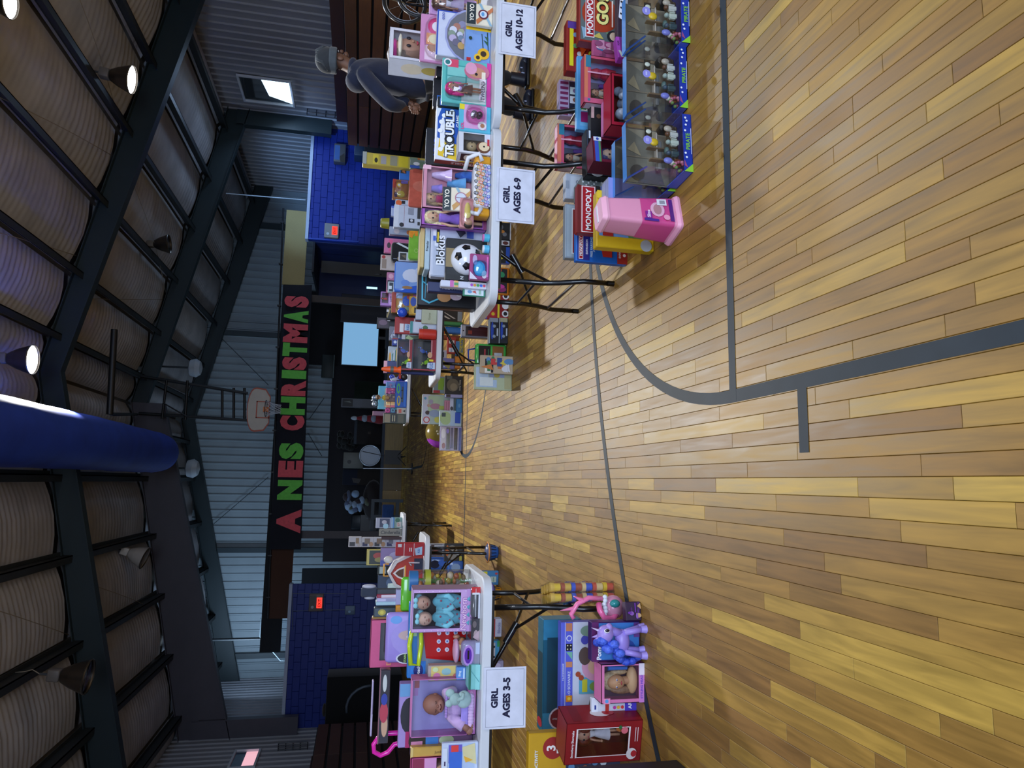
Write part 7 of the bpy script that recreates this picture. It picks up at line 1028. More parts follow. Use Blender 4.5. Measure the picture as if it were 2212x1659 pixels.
item('felt_hook_pack', 'white rimmed hang pack of paint tubes and coloured cards', 'craft pack', (954, 1044, 1700, 1604), .03, '#c6d2ea', [('r', .3, .1, .98, .84, '#b4c8e8'), ('r', .55, .45, .96, .82, '#6c5cc0'), ('r', .75, .55, .95, .75, '#e0403a'), ('r', .35, .45, .8, .8, '#3c6cd0'), ('p', [(.5, .05), (.98, .1), (.9, .45), (.6, .4)], '#d8d0a0'), ('p', [(.6, .15), (.7, .4), (.55, .35)], '#e8b03a'), ('r', .1, .86, .9, .98, '#d8e0f0'), ('r', .5, .9, .6, .94, '#3c2a5c')], Y=YT, on='T')
item('shirt_pack', 'lilac fabric pack hanging from the top of the clear princess box', 'cloth', (822, 836, 1590, 1470), .04, '#b4a8cc', [('p', [(.0, .2), (.4, .0), (.4, .5)], '#c8c0dc')], Y=4.34, on=1.27, mat='cloth', part='folded_cloth')
# ---------------------------------------------------------------- second and third rows, left
AL = y2l+.06
def barn(t):
    W_, H_ = .50, .44
    P = [(-W_/2, 0), (W_/2, 0), (W_/2, H_*.45), (W_*.30, H_*.8), (0, H_*.97), (-W_*.30, H_*.8), (-W_/2, H_*.45)]
    q = MB(); n = len(P); q.add([(x, -.12, z) for x, z in P]+[(x, .12, z) for x, z in P], [tuple(range(n))[::-1], tuple(range(n, 2*n))]+[(i, (i+1) % n, n+(i+1) % n, n+i) for i in range(n)], '#b4301e'); q.build('walls', 'plastic', t)
    q = MB()
    for (a, b) in (((W_*.56, H_*.40), (W_*.33, H_*.84)), ((W_*.33, H_*.84), (0, H_*1.03)), ((0, H_*1.03), (-W_*.33, H_*.84)), ((-W_*.33, H_*.84), (-W_*.56, H_*.40))): q.beam((a[0], 0, a[1]), (b[0], 0, b[1]), .28, .03, '#c8c4c6') if 0 else q.add([(a[0], -.15, a[1]), (b[0], -.15, b[1]), (b[0], .15, b[1]), (a[0], .15, a[1]), (a[0]*.9, -.15, a[1]-.035), (b[0]*.9, -.15, b[1]-.035)], [(0, 1, 2, 3), (0, 4, 5, 1)], '#cfcccf')
    q.build('roof', 'plastic', t); q = MB(); q.art(TF(-W_/2, 0, W_, H_, -.122), W_, H_, [('p', [(.3, .52), (.38, .74), (.5, .88), (.62, .74), (.7, .52)], '#e0dcdc'), ('p', [(.36, .56), (.42, .72), (.5, .81), (.58, .72), (.64, .56)], '#5c3418'), ('r', .3, .5, .72, .54, '#e8a840'), ('r', .3, .2, .55, .3, '#7c3024'), ('r', .6, .0, .92, .26, '#141838')]); q.build('loft_door', 'plastic', t)
    q = MB(); q.ball((W_*.36, 0, H_*1.02), (.055, .05, .06), '#d4d4d0', 14, 9); q.cyl((-W_*.42, 0, H_*.6), (-W_*.42, 0, H_*1.0), .055, .05, '#c4d8d4', 14); q.build('silo', 'plastic', t)
    q = MB(); q.tube([(-.05, -.02, H_*1.0), (-.05, -.02, H_*1.14), (.12, -.02, H_*1.14), (.12, -.02, H_*1.0)], .012, '#e8a848', 8); q.build('handle', 'plastic', t)
    q = MB(); q.tube([(W_*.22, -.14, H_*.34), (W_*.30, -.14, H_*.42), (W_*.30, -.14, H_*.1)], .012, '#d8d4dc', 8); q.build('fence_gate', 'plastic', t)
A = at(880, 1276, AL+.15).x; B = at(880, 1200, AL+.15).x
t = thing('toy_barn', 'red toy barn with white gambrel roof and arched loft door', 'toy barn', ((A+B)/2, AL+.22, TZ0)); barn(t); s_ = (B-A)/.50; t.scale = (s_, s_, (at(838, 1240, AL+.15).z-TZ0)/.45)
many([
 ('red_toy_box', 'tall red box with a blue and white shield at its foot beside the barn', 'boxed toy', (855, 912, 1201, 1172), .07, '#a4202a', [('r', .0, .70, 1, .72, '#e0d8dc'), ('r', .0, .36, 1, .375, '#e0d8dc'), ('r', .35, .5, .65, .53, '#e0d8dc'), ('r', .35, .44, .65, .47, '#e0d8dc'), ('p', [(.1, .08), (.75, .08), (.6, .34), (.05, .3)], '#a4c0dc'), ('t', .4, .2, .35, 'KID', '#3a6ab0', .14), ('r', .7, .8, .95, .93, '#c8ccd4')], AL+.0, 'T', dict(rz=-.1)),
 ('boxed_figure', 'box of small dolls with blue top edge behind the red shield box', 'boxed doll', (822, 860, 1222, 1184), .06, '#7c6c9c', [('r', 0, .0, 1, .4, '#a88c94'), ('r', .0, .7, .3, 1, '#3c4c9c'), ('c', .4, .3, .2, .2, '#3c2428'), ('c', .5, .6, .3, .2, '#9c98c0')], AL+.42, 'T'),
 ('framed_game', 'square game box with yellow frame and cartoon print on top of the heap', 'game', (792, 860, 1221, 1187), .05, '#b8ac5c', [('r', .06, .5, .94, .95, '#2c3430'), ('c', .6, .78, .2, .1, '#9c3c34'), ('c', .35, .75, .16, .1, '#8c8448'), ('c', .3, .6, .14, .08, '#3c7ca8'), ('c', .65, .6, .18, .06, '#c8c48c')], AL+.60, 'T'),
 ('gumball_pack', 'clear pack of yellow and green pieces behind the barn roof', 'toy pack', (815, 850, 1241, 1222), .05, '#1c2420', [('r', .3, .5, .7, .6, '#c8d82c'), ('c', .5, .3, .2, .1, '#6c7c3c'), ('r', .1, .8, .9, .95, '#a8b8b4')], AL+.5, 'T'),
 ('clear_figure_pack', 'clear navy toned figure pack left of the barn', 'toy pack', (816, 856, 1275, 1242), .06, '#2c3c54', [('c', .5, .6, .4, .2, '#4c6488'), ('r', .1, .08, .9, .4, '#8c9098'), ('c', .5, .2, .3, .1, '#b0b4b4')], AL+.5, 'T'),
 ('red_story_book', 'red spined book standing on the left heap', 'book', (814, 860, 1292, 1284), .10, '#8c2c44', [('r', .1, .7, .9, .95, '#c8b8c4'), ('r', .2, .4, .8, .6, '#b0a0ac')], 4.42, 'T'),
 ('white_story_book', 'white spined book beside the red spined book', 'book', (814, 860, 1300, 1292), .10, '#b4b0d0', [('r', .2, .3, .8, .5, '#5c5c8c'), ('r', .2, .7, .8, .9, '#8c8cac')], 4.42, 'T'),
 ('yellow_story_book', 'cream and blue spined book left of the white one', 'book', (812, 860, 1308, 1300), .10, '#9cbcc8', [('r', .1, .2, .9, .7, '#c8c498'), ('o', .5, .5, .03, '#a86c3c')], 4.42, 'T'),
 ('chick_capsule', 'dark clear capsule with yellow shapes inside above the pink box', 'toy pack', (808, 842, 1333, 1313), .06, '#3c4850', [('c', .5, .5, .34, .25, '#a89c3c'), ('c', .5, .5, .2, .12, '#c8bc4c')], 4.44, None),
 ('gold_rim_box', 'gold glitter rim of a box lying on the pink display carton', 'box', (804, 838, 1340, 1333), .06, '#8c7038', [], 4.44, None),
 ('clear_bottle_pack', 'clear jar of lilac beads with a round cream lid', 'toy jar', (855, 890, 1307, 1274), .06, '#9c98c0', [('o', .55, .35, .24, '#c8c8b0'), ('o', .55, .35, .08, '#8c9078'), ('c', .4, .7, .3, .12, '#6c5ca8'), ('c', .3, .2, .2, .1, '#5c4c9c')], 4.40, 'T', dict(mat='gloss')),
 ('star_pack', 'orange star shaped toy pack on the lilac case', 'toy pack', (855, 870, 1325, 1308), .04, '#d8901c', [('c', .4, .5, .3, .3, '#e8b03c')], 4.38, 'T'),
 ('vinyl_pop_box', 'white boxed vinyl figure, topmost of the tall stack', 'figure box', (753, 781, 1182, 1160), .12, '#b8b8c0', [('r', .1, .5, .5, .92, '#2c2c34'), ('c', .25, .2, .2, .14, '#b0a8a4'), ('r', .35, .2, .9, .45, '#8c7454')], y3l+.30, None),
 ('vinyl_pop_box', 'white boxed vinyl figure, second from the top of the tall stack', 'figure box', (781, 807, 1182, 1161), .12, '#b8b8c0', [('r', .1, .5, .5, .92, '#2c2c54'), ('c', .3, .2, .25, .18, '#b08c6c'), ('r', .35, .3, .9, .75, '#7c6c5c')], y3l+.30, None),
 ('vinyl_pop_box', 'white boxed vinyl figure, third from the top of the tall stack', 'figure box', (807, 833, 1182, 1161), .12, '#b8b8c0', [('r', .1, .5, .5, .92, '#2c2c34'), ('c', .3, .2, .25, .18, '#a8805c'), ('r', .35, .3, .9, .75, '#7c6450')], y3l+.30, None),
 ('vinyl_pop_box', 'white boxed vinyl figure, lowest of the tall stack', 'figure box', (833, 875, 1182, 1161), .12, '#b4b4c4', [('r', .1, .5, .5, .92, '#2c2c5c'), ('c', .3, .45, .25, .14, '#b0acc0'), ('r', .35, .5, .9, .8, '#6c6c7c')], y3l+.30, 'T'),
 ('script_book', 'grey story book with dark script lettering on the third table', 'book', (819, 868, 1158, 1142), .05, '#8c8c84', [('tv', .5, .5, .85, 'Cinderella', '#3c3c44', .6, -math.pi/2)], y3l+.1, 'T'),
 ('advent_box', 'white and navy box with glowing round lamp toy at the third table corner', 'boxed toy', (812, 845, 1141, 1119), .08, '#a8b0c8', [('r', .1, .1, .95, .75, '#3c4464'), ('o', .2, .35, .18, '#a8d8f0'), ('c', .6, .45, .2, .16, '#b8bcd0')], y3l+.12, None),
 ('blue_white_carton', 'light blue and white carton under the navy box', 'carton', (845, 852, 1141, 1118), .08, '#5c94d0', [('r', 0, .5, 1, 1, '#a0c0e0')], y3l+.1, None),
 ('green_game_box', 'teal and cream box with a red numeral at the third table corner', 'game', (852, 868, 1141, 1118), .08, '#7c9c98', [('r', .1, .1, .6, .7, '#c8c4c0'), ('t', .35, .45, .25, '17', '#a83a34', .4), ('c', .75, .6, .2, .3, '#3c6c54')], y3l+.1, 'T'),
 ('ram_pack', 'dark maroon pack behind the grey story book', 'toy pack', (824, 868, 1166, 1159), .05, '#3c1c20', [], y3l+.16, 'T'),
])
t = thing('hat_pack', 'dark slate cap on a card with white ear shapes, topmost of the left heap', 'cap', (0, 0, 0)); A, B, z0, z1, Y = dims((779, 815, 1296, 1262), 4.47, None); t.location = ((A+B)/2, Y, z0); W_, H_ = B-A, z1-z0
MB().box(-W_*.3, W_*.3, -.02, .02, 0, H_*.98, '#2c3444', .008).build('card', 'cloth', t); MB().ball((W_*.36, 0, H_*.5), (W_*.16, .02, H_*.42), '#a8a8b4', 14, 9).ball((-W_*.36, 0, H_*.45), (W_*.12, .02, H_*.32), '#9ca0ac', 14, 9).build('white_ears', 'plastic', t)
MB().box(-W_*.2, W_*.2, -.03, .03, -z0+TZ0+.01, 0, '#20242c').build('stand_card', 'card', t)
YL = atz(1000, 1190).y
many([
 ('play_oven_box', 'white box with red brown top picture beneath the second left table', 'boxed toy', (924, 1003, 1201, 1175), .10, '#9ca4b4', [('r', .05, .55, .95, .9, '#4c3a38'), ('c', .3, .75, .2, .1, '#8c4c3c'), ('r', .6, .5, .9, .8, '#c8ccd4')], YL+.3, 'F'),
 ('blue_cooler_toy', 'blue plastic toy tub with curved handle on the floor', 'toy', (925, 1003, 1234, 1204), .12, '#2c5cb0', [('c', .5, .8, .3, .14, '#16203c'), ('c', .6, .4, .3, .3, '#3c74d8')], YL+.12, 'F', dict(bev=.03, mat='gloss', part='tub')),
 ('train_set_box', 'black bottomed box with orange and silver train picture near the leg', 'boxed toy', (960, 988, 1213, 1174), .06, '#2a2c30', [('c', .5, .6, .4, .3, '#8c8c88'), ('c', .6, .85, .3, .1, '#c86c2c'), ('p', [(.3, .2), (.7, .9), (.75, .85), (.4, .15)], '#c8ccd0'), ('r', 0, 0, 1, .06, '#101014'), ('r', .05, .06, .3, .2, '#c8c04c')], YL-.02, 'F'),
 ('blue_bag_toy', 'shiny blue bag with white frost print on the floor', 'bag', (968, 1003, 1240, 1212), .08, '#3c6cc0', [('c', .5, .5, .3, .3, '#8cb0e0')], YL-.08, 'F', dict(bev=.02, mat='gloss', part='bag')),
 ('mallet_pack', 'hang card with a yellow mallet and red head on blue', 'toy pack', (1026, 1077, 1264, 1233), .04, '#3c7cb0', [('r', .0, .7, 1, .98, '#8c8cb0'), ('r', .5, .78, .9, .98, '#a8282c'), ('r', .25, .48, .95, .72, '#d8cc1c'), ('c', .8, .1, .08, .06, '#b83a3c'), ('r', .2, .1, .6, .35, '#b0c0b8'), ('t', .4, .22, .3, 'POW', '#3c7c3c', .14)], atz(1077, 1250).y, 'F', dict()),
 ('counting_box', 'red faced white box with rainbow bars under the first left table', 'boxed toy', (1052, 1084, 1376, 1337), .10, '#c0c4dc', [('r', .0, .45, 1, 1, '#b03a3c'), ('r', .6, .6, .85, .8, '#2c5cc0'), ('r', .4, .6, .6, .8, '#3ca048'), ('r', .2, .6, .4, .8, '#c8b82c'), ('t', .5, .2, .6, 'Blocks', '#8c90b8', .2)], atz(1084, 1356).y, 'F'),
 ('bus_pack', 'turquoise pack with a bear face bus toy under the first left table', 'toy pack', (1052, 1079, 1428, 1384), .08, '#4ca0d0', [('r', .1, .35, .9, .95, '#c8c8d4'), ('o', .4, .7, .2, '#d0a84c'), ('o', .2, .45, .09, '#1c1c24'), ('o', .7, .45, .09, '#1c1c24'), ('r', .7, .0, 1, .2, '#3c9c5c'), ('r', 0, .7, .1, 1, '#b03a3c')], atz(1079, 1406).y, 'F'),
 ('seat_pack', 'lilac and white clear pack half hidden behind the paper sign', 'toy pack', (1056, 1090, 1447, 1428), .08, '#a09cc0', [('c', .5, .5, .3, .3, '#c8c0e0')], atz(1088, 1438).y, 'F'),
])
def hoopset(label, box, col, rim, dome=True):
    A, B, z0, z1, Y = dims(box, None, 'F'); r_ = (B-A)/2; H_ = z1; t = thing('toy_basket', label, 'toy basket', ((A+B)/2, Y+r_-.05, 0))
    MB().lathe([(.001, .0), (r_*.55, .002), (r_*.62, H_*.12), (r_*.85, H_*.75)], (0, 0, 0), col, 20).build('basket', 'plastic', t)
    q = MB(); q.tube([(r_*math.cos(k*math.pi/12), r_*math.sin(k*math.pi/12), H_*.78) for k in range(24)], .007, rim, 6, True); q.build('rim', 'plastic', t)
    for k in range(7): a = math.pi+math.pi*(k+.5)/7; MB().cyl((r_*.67*math.cos(a), r_*.67*math.sin(a), H_*.2), (r_*.84*math.cos(a), r_*.84*math.sin(a), H_*.66), .004, col='#15202c', n=5).build('slot', 'plastic', t)
    MB().ball((0, 0, H_*.7), (r_*.9, r_*.9, H_*.3), '#5c6484', 16, 8).build('packed_toys', 'gloss', t)
    return t
hoopset('small blue toy basket with rainbow rim standing by the left table legs', (1049, 1077, 1216, 1172), '#2c5ca8', '#d8904c')
hoopset('small orange toy basket with purple rim below the left table corner', (1058, 1084, 1302, 1262), '#c8861c', '#6c5cb0')
# ================================================================== PERSON
def chain(parent, name, mat, col, J, E_, root=0, sub=2):
    me = bpy.data.meshes.new(name); bm = bmesh.new(); sl = bm.verts.layers.skin.verify(); vs = []
    for i, (p, r) in enumerate(J):
        v = bm.verts.new(p); r = r if hasattr(r, '__len__') else (r, r); v[sl].radius = r; v[sl].use_root = (i == root); vs.append(v)
    for a, b in E_: bm.edges.new((vs[a], vs[b]))
    bm.to_mesh(me); bm.free(); tmp = bpy.data.objects.new('tmp', me); COL.objects.link(tmp)
    m1 = tmp.modifiers.new('s', 'SKIN'); m1.use_smooth_shade = True; m1.branch_smoothing = .6; m2 = tmp.modifiers.new('b', 'SUBSURF'); m2.levels = m2.render_levels = sub
    dg = bpy.context.evaluated_depsgraph_get(); dg.update(); me2 = bpy.data.meshes.new_from_object(tmp.evaluated_get(dg)); bpy.data.objects.remove(tmp); bpy.data.meshes.remove(me)
    q = MB(); q.add([v.co[:] for v in me2.vertices], [tuple(p.vertices) for p in me2.polygons], col, True); bpy.data.meshes.remove(me2)
    return q.build(name, mat, parent)
PY = 6.05; pf = atz(1146, 160); P = lambda px, py, dy=0.: at(px, py, PY+dy)-base
base = Vector((at(1150, 180, PY).x, PY, 0)); per = thing('person', 'person in navy hoodie, black trousers and grey beanie, hands behind the back', 'person', base)
HD = P(728, 132); NK = P(760, 150); CH = P(800, 165); WA = P(868, 175); HP = P(925, 178)
SHL, SHR = P(782, 160, -.17), P(782, 150, .17); ELL, ELR = P(845, 228, -.20), P(850, 215, .22); HNL, HNR = P(889, 232, -.05), P(893, 226, .02)
KL, KR = P(1035, 205, -.1), P(1035, 172, .1); AKL, AKR = P(1118, 240, -.1), P(1130, 170, .1)
floorz = lambda v, z: Vector((v.x, v.y, z))
AKL = floorz(AKL, .09); AKR = floorz(AKR, .09)
J = [(HP, (.12, .15)), (WA, (.11, .145)), (CH, (.125, .17)), (NK, .06), (HD+Vector((0, 0, -.05)), (.07, .065)), (HD+Vector((.02, 0, .05)), (.085, .08)),
     (SHL, .06), (ELL, .045), (HNL+Vector((-.02, 0, .03)), .03), (SHR, .06), (ELR, .045), (HNR, .03),
     (HP+Vector((-.02, -.09, -.05)), .09), (KL, .065), (AKL, .045), (HP+Vector((.02, .09, -.05)), .09), (KR, .065), (AKR, .045), (AKL+Vector((.12, 0, -.045)), .035), (AKR+Vector((.12, 0, -.045)), .035)]
EE = [(0, 1), (1, 2), (2, 3), (3, 4), (4, 5), (2, 6), (6, 7), (7, 8), (2, 9), (9, 10), (10, 11), (0, 12), (12, 13), (13, 14), (0, 15), (15, 16), (16, 17), (14, 18), (17, 19)]
SKN = '#6c4a38'; body = chain(per, 'body', 'skin', SKN, J, EE)
q = MB(); fx = HD+Vector((.085, 0, -.02)); q.ball(fx+Vector((.012, 0, -.015)), (.018, .012, .016), SKN, 10, 7); q.ball(fx+Vector((-.018, 0, -.055)), (.03, .03, .022), SKN, 10, 7)
for s in (-1, 1): q.ball(fx+Vector((-.006, s*.028, .012)), (.008, .01, .006), '#e8e4e0', 8, 5); q.ball(fx+Vector((-.001, s*.029, .012)), (.004, .005, .005), '#1a1210', 7, 5); q.ball(fx+Vector((-.10, s*.078, -.01)), (.022, .01, .03), SKN, 8, 6)
q.ball(fx+Vector((-.002, 0, -.043)), (.01, .02, .006), '#5a3028', 8, 5); q.build('face', 'skin', body)
# hands clasped: palms, four fingers and a thumb each
for s, Hn in ((-1, HNL), (1, HNR)):
    q = MB(); c = Hn+Vector((-.01, 0, -.02)); q.ball(c, (.030, .022, .042), '#8a6450', 12, 9)
    for k in range(4):
        z = c.z-.028+.017*k-.0; L = (.05, .058, .054, .044)[k]; y0 = c.y-.01*s
        q.tube([(c.x-.01, y0-.012, z), (c.x-.03, y0-.028, z-.004), (c.x-.03-L*.35, y0-.020, z-.012), (c.x-.012-L*.3, y0+.002, z-.018)], .0085, '#8a6450', 8)
    q.tube([(c.x+.012, c.y-.014, c.z+.02), (c.x-.004, c.y-.034, c.z+.03), (c.x-.028, c.y-.036, c.z+.022)], .0095, '#8a6450', 8); q.build('hand', 'skin', body)
NAVY = '#18213a'
hj = [(HP+Vector((0, 0, -.10)), (.165, .195)), (WA, (.155, .19)), (CH+Vector((0, 0, 0)), (.175, .215)), (NK+Vector((-.01, 0, .05)), .10), (SHL, .085), (ELL, .07), (HNL+Vector((.0, 0, .06)), .048), (SHR, .085), (ELR, .07), (HNR+Vector((.01, 0, .05)), .048)]
chain(per, 'hoodie', 'cloth', NAVY, hj, [(0, 1), (1, 2), (2, 3), (2, 4), (4, 5), (5, 6), (2, 7), (7, 8), (8, 9)])
q = MB(); hc = NK+Vector((-.11, 0, -.05)); q.ball(hc, (.085, .12, .10), NAVY, 16, 10); q.ball(NK+Vector((0, 0, -.01)), (.10, .11, .05), NAVY, 16, 8); q.tube([(HP.x-.17, HP.y, HP.z+.0), (HP.x, HP.y-.19, HP.z-.0), (HP.x+.16, HP.y, HP.z), (HP.x, HP.y+.19, HP.z)], .02, '#172036', 8, True); q.build('hood_and_hem', 'cloth', per)
BLK = '#0d0f14'
chain(per, 'trousers', 'cloth', BLK, [(HP+Vector((0, 0, .16)), (.15, .17)), (HP+Vector((-.02, -.09, -.04)), .135), (KL, .10), (AKL+Vector((0, 0, .06)), .072), (HP+Vector((.02, .09, -.04)), .135), (KR, .10), (AKR+Vector((0, 0, .06)), .072)], [(0, 1), (1, 2), (2, 3), (0, 4), (4, 5), (5, 6)])
for A_, n in ((AKL, 0), (AKR, 1)):
    q = MB(); q.ball(A_+Vector((.06, 0, -.035)), (.15, .055, .048), '#101726', 18, 10); q.cyl(A_+Vector((-.02, 0, -.04)), A_+Vector((-.01, 0, .09)), .062, .058, '#101726', 14); q.ball(A_+Vector((.17, 0, -.045)), (.055, .05, .036), '#141c30', 12, 8)
    b = q.build('boot', 'plastic', per); q = MB(); q.box(A_.x-.09, A_.x+.215, A_.y-.055, A_.y+.055, 0, .03, '#090b10', .012); q.build('sole', 'plastic', b)
    q = MB(); 
    for k in range(2): q.box(A_.x+.02+.05*k, A_.x+.032+.05*k, A_.y-.0565, A_.y-.055, .055+.02*k, .085+.01*k, '#8c98b8')
    q.build('boot_mark', 'plastic', b)
q = MB(); q.ball(HD+Vector((-.005, 0, .085)), (.115, .10, .105), '#2b3138', 20, 12)
for k in range(9): a = -1.2+.3*k; q.tube([(HD.x-.005+.116*math.sin(a), HD.y-.02, HD.z+.07), (HD.x+.105*math.sin(a)*.8, HD.y-.075, HD.z+.12), (HD.x+.08*math.sin(a)*.6, HD.y-.05, HD.z+.18)], .008, '#394046', 6)
bn = q.build('beanie', 'cloth', per); q = MB(); q.lathe([(.106, .0), (.112, .01), (.112, .055), (.104, .065)], HD+Vector((0, 0, .0)), '#49525a', 22); q.build('beanie_cuff', 'cloth', bn)
# ================================================================== BLEACHERS, RAILS, SPEAKERS
def bleacher(label, X, sg, y0, y1, z1, zc, n=7):
    t = thing('folded_bleachers', label, 'bleachers', ((X+sg*.6), (y0+y1)/2, 0)); L = (y1-y0)/2
    MB().box(-.55 if sg > 0 else -.5, .5 if sg > 0 else .55, -L+.05, L-.05, .03, zc, '#090a10').build('understructure', 'matte', t)
    for k in range(n):
        zz = .06+(zc-.06)*k/n; hh = (zc-.06)/n
        a, b = (-L, L); 
        nb = 4; cut = [a, 13.65-(y0+y1)/2, 15.9-(y0+y1)/2, 18.1-(y0+y1)/2, b] if sg > 0 else [a+(b-a)*i/nb for i in range(5)]
        for j in range(nb):
            ya, yb = cut[j], cut[j+1]
            if sg > 0 and j == 0: MB().box(-.6+.02, -.56, ya+.01, yb-.02, zz+hh*.88, zz+hh*.94, '#8c8c94').build('rail', 'metal', t); continue
            q = MB(); q.box(-sg*.6, -sg*.56, ya+.005, yb-.005, zz+.03, zz+hh-.02, ['#6c4526', '#5e3c20', '#744a2a'][(k+j) % 3] if sg > 0 else ['#4a3024', '#402a20', '#50362a'][(k+j) % 3], .006); q.build('riser_board', 'board_wood', t)
    if z1 > zc: MB().box(.1*sg, .55*sg, -L, L, zc, z1, '#4c2a1c').build('top_board', 'board_wood', t)
    return t
bleacher('folded wooden bleachers standing against the right wall behind the person', XR-1.28, 1, 9.6, 20.4, 2.55, 2.2)
bleacher('folded dark wooden bleachers along the left wall', XL+.1, -1, 10.5, 18.3, 2.2, 2.1)
ob = [o for o in bpy.data.objects if o.name.startswith('folded_bleachers.001')][0]; ob.location.x = XL+.66
def grille(label, box, Y, n=6, m=4, dx=.9):
    A, B, z0, z1, Y = dims(box, Y, None); t = thing('guard_rail', label, 'rail', ((A+B)/2, Y, z0)); W_, H_ = B-A, z1-z0; K = '#0a0d18'
    for i in range(n+1): x = -W_/2+W_*i/n; MB().cyl((x, 0, 0), (x, 0, H_), .014, col=K, n=6).build('bar', 'black_steel', t)
    for j in range(m+1): z = H_*j/m; MB().cyl((-W_/2, 0, z), (W_/2, 0, z), .014, col=K, n=6).build('bar', 'black_steel', t)
    MB().tube([(W_/2 if (A+B) > 0 else -W_/2, 0, H_*.1), ((W_/2+.1)*(1 if (A+B) > 0 else -1), .0, H_*.1), ((W_/2+.1)*(1 if (A+B) > 0 else -1), .0, H_*.9), (W_/2 if (A+B) > 0 else -W_/2, 0, H_*.9)], .014, K, 6).build('hand_loop', 'black_steel', t); return t
grille('black steel guard rail at the top end of the right bleachers', (664, 745, 253, 210), 20.9)
grille('black steel guard rail at the top end of the left bleachers', (601, 664, 1632, 1604), 20.3)
def blackbox(name, label, cat, box, Y, d, col='#07080c', on=None, mat='cloth', b=.03):
    A, B, z0, z1, Y = dims(box, Y, on); t = thing(name, label, cat, ((A+B)/2, Y+d/2, 0 if z0 < .5 else z0)); H_ = z1-t.location.z; MB().box(-(B-A)/2, (B-A)/2, -d/2, d/2, 0, H_, col, b).build('cabinet', mat, t); return t, B-A, H_
t, W_, H_ = blackbox('speaker_cabinet', 'large black speaker cabinet with slanted blue grey bracket by the right blue wall', 'speaker', (788, 900, 342, 268), 20.9, .8, on='F')
q = MB(); q.box(-W_*.45, W_*.5, -.25, .25, H_, H_+.30, '#1c3048', .02); q.box(-.1, .1, -.28, -.24, H_+.05, H_+.22, '#0a0f18'); q.build('bracket', 'paint', t)
t, W_, H_ = blackbox('covered_cabinet', 'tall cabinet under a black cloth by the left blue wall', 'cabinet', (704, 880, 1572, 1460), 20.6, .9, on='F')
q = MB(); q.tube([(-W_*.1+.55*math.cos(a*.3), -.47, H_*.42+.62*math.sin(a*.3)) for a in range(0, 7)], .035, '#56606c', 8); q.build('curved_tube', 'paint', t)
MB().ball((-W_*.2, -.1, H_+.04), (.18, .12, .06), '#2c241c', 12, 7).build('bundled_cloth', 'cloth', t)
# exit signs and boxes on the blue walls
def wallbox(name, label, cat, box, Y, d, col, els, mat='paint'):
    A, B, z0, z1, Y = dims(box, Y, None); t = thing(name, label, cat, ((A+B)/2, Y-d/2, z0)); W_, H_ = B-A, z1-z0
    MB().box(-W_/2, W_/2, -d/2, d/2-.005, 0, H_, col, .015).build('housing', mat, t)
    if els: MB().art(TF(-W_/2, 0, W_, H_, -d/2), W_, H_, els).build('cover', mat, t)
    return t, W_, H_, d
YWF = YW-.02
for lb, box, c in (('lit red EXIT sign with a plate on the right blue wall', (701, 732, 516, 486), '#8c8078'), ('lit red EXIT sign on the left blue wall', (668, 699, 1319, 1282), '#6c6058')):
    t, W_, H_, d = wallbox('exit_sign', lb, 'exit sign', box, YWF, .14, c, [('r', .06, .5, .94, .96, '#7c7c7c' if 'right' in lb else '#50504c'), ('o', .25, .75, .1, '#a8b0b8')])
    q = MB(); q.box(-W_*.30, W_*.30, -d/2-.014, -d/2-.002, H_*.10, H_*.46, '#f00', .003); q.build('lit_face', 'exit_red', t); q = MB(); q.text(TF(-W_/2, 0, W_, H_, -d/2-.014), .5, .28, W_*.46, 'EXIT', '#3a0606', H_*.24, 1, .03, 0, W_, H_); q.build('lettering', 'matte', t)
wallbox('wall_speaker', 'grey brown wall box with a slanted blue face on the right blue wall', 'speaker', (722, 747, 357, 318), YWF, .25, '#4c4c50', [('r', .1, .5, .9, .95, '#3c5c94'), ('p', [(0, 0), (.5, .1), (.3, .5), (0, .4)], '#34302c')])
wallbox('thermostat_box', 'small grey control box on the left blue wall', 'control box', (745, 767, 1327, 1308), YWF, .08, '#5c7088', [('r', .5, .1, .95, .9, '#6c8098'), ('o', .35, .55, .12, '#8cb0d0')])
for (a, b) in (((632, 1282), (745, 1282)), ((632, 1320), (668, 1319)), ((699, 1318), (745, 1317)), ((632, 1282), (632, 1360))):
    MB().cyl(at(*a, YWF-.02), at(*b, YWF-.02), .012, col='#56607c', n=6).build('conduit', 'paint', bwl)
MB().cyl(at(666, 515, YWF-.04), at(775, 522, YWF-.04), .03, col='#1c3c9c', n=8).build('conduit', 'paint', bwr)
# ================================================================== ON THE STAGE
SY = ST0+.5
def S(px, py, dy=0.): return at(px, py, SY+dy)
A, B, z0, z1, Y = dims((741, 817, 789, 667), SY, None); t = thing('flat_screen', 'wide flat television with a blank screen reflecting pale blue', 'television', ((A+B)/2, Y, sz)); W_, H0, H1 = B-A, z0-sz, z1-sz
MB().box(-W_/2-.03, W_/2+.03, 0, .06, H0-.03, H1+.03, '#0a0b0e', .01).build('frame', 'gloss', t); MB().box(-W_/2, W_/2, -.006, 0, H0, H1, '#0').build('screen', 'screen_reflection', t) if 0 else MB().box(-W_/2, W_/2, -.006, -.001, H0, H1, '#fff').build('screen', 'screen_reflection', t)  # screen reflection put in as even pale blue emission
MB().box(-.05, .05, 0, .06, .02, H0, '#0c0d10').box(-.4, .4, -.15, .2, 0, .03, '#0c0d10').build('stand', 'plastic', t)
A, B, z0, z1, Y = dims((773, 818, 1006, 962), SY-.1, None); rB = (z1-z0)/2; t = thing('bass_drum', 'bass drum with a pale drum head near the stage edge', 'drum', ((A+B)/2, Y+.2, sz+rB+.022))
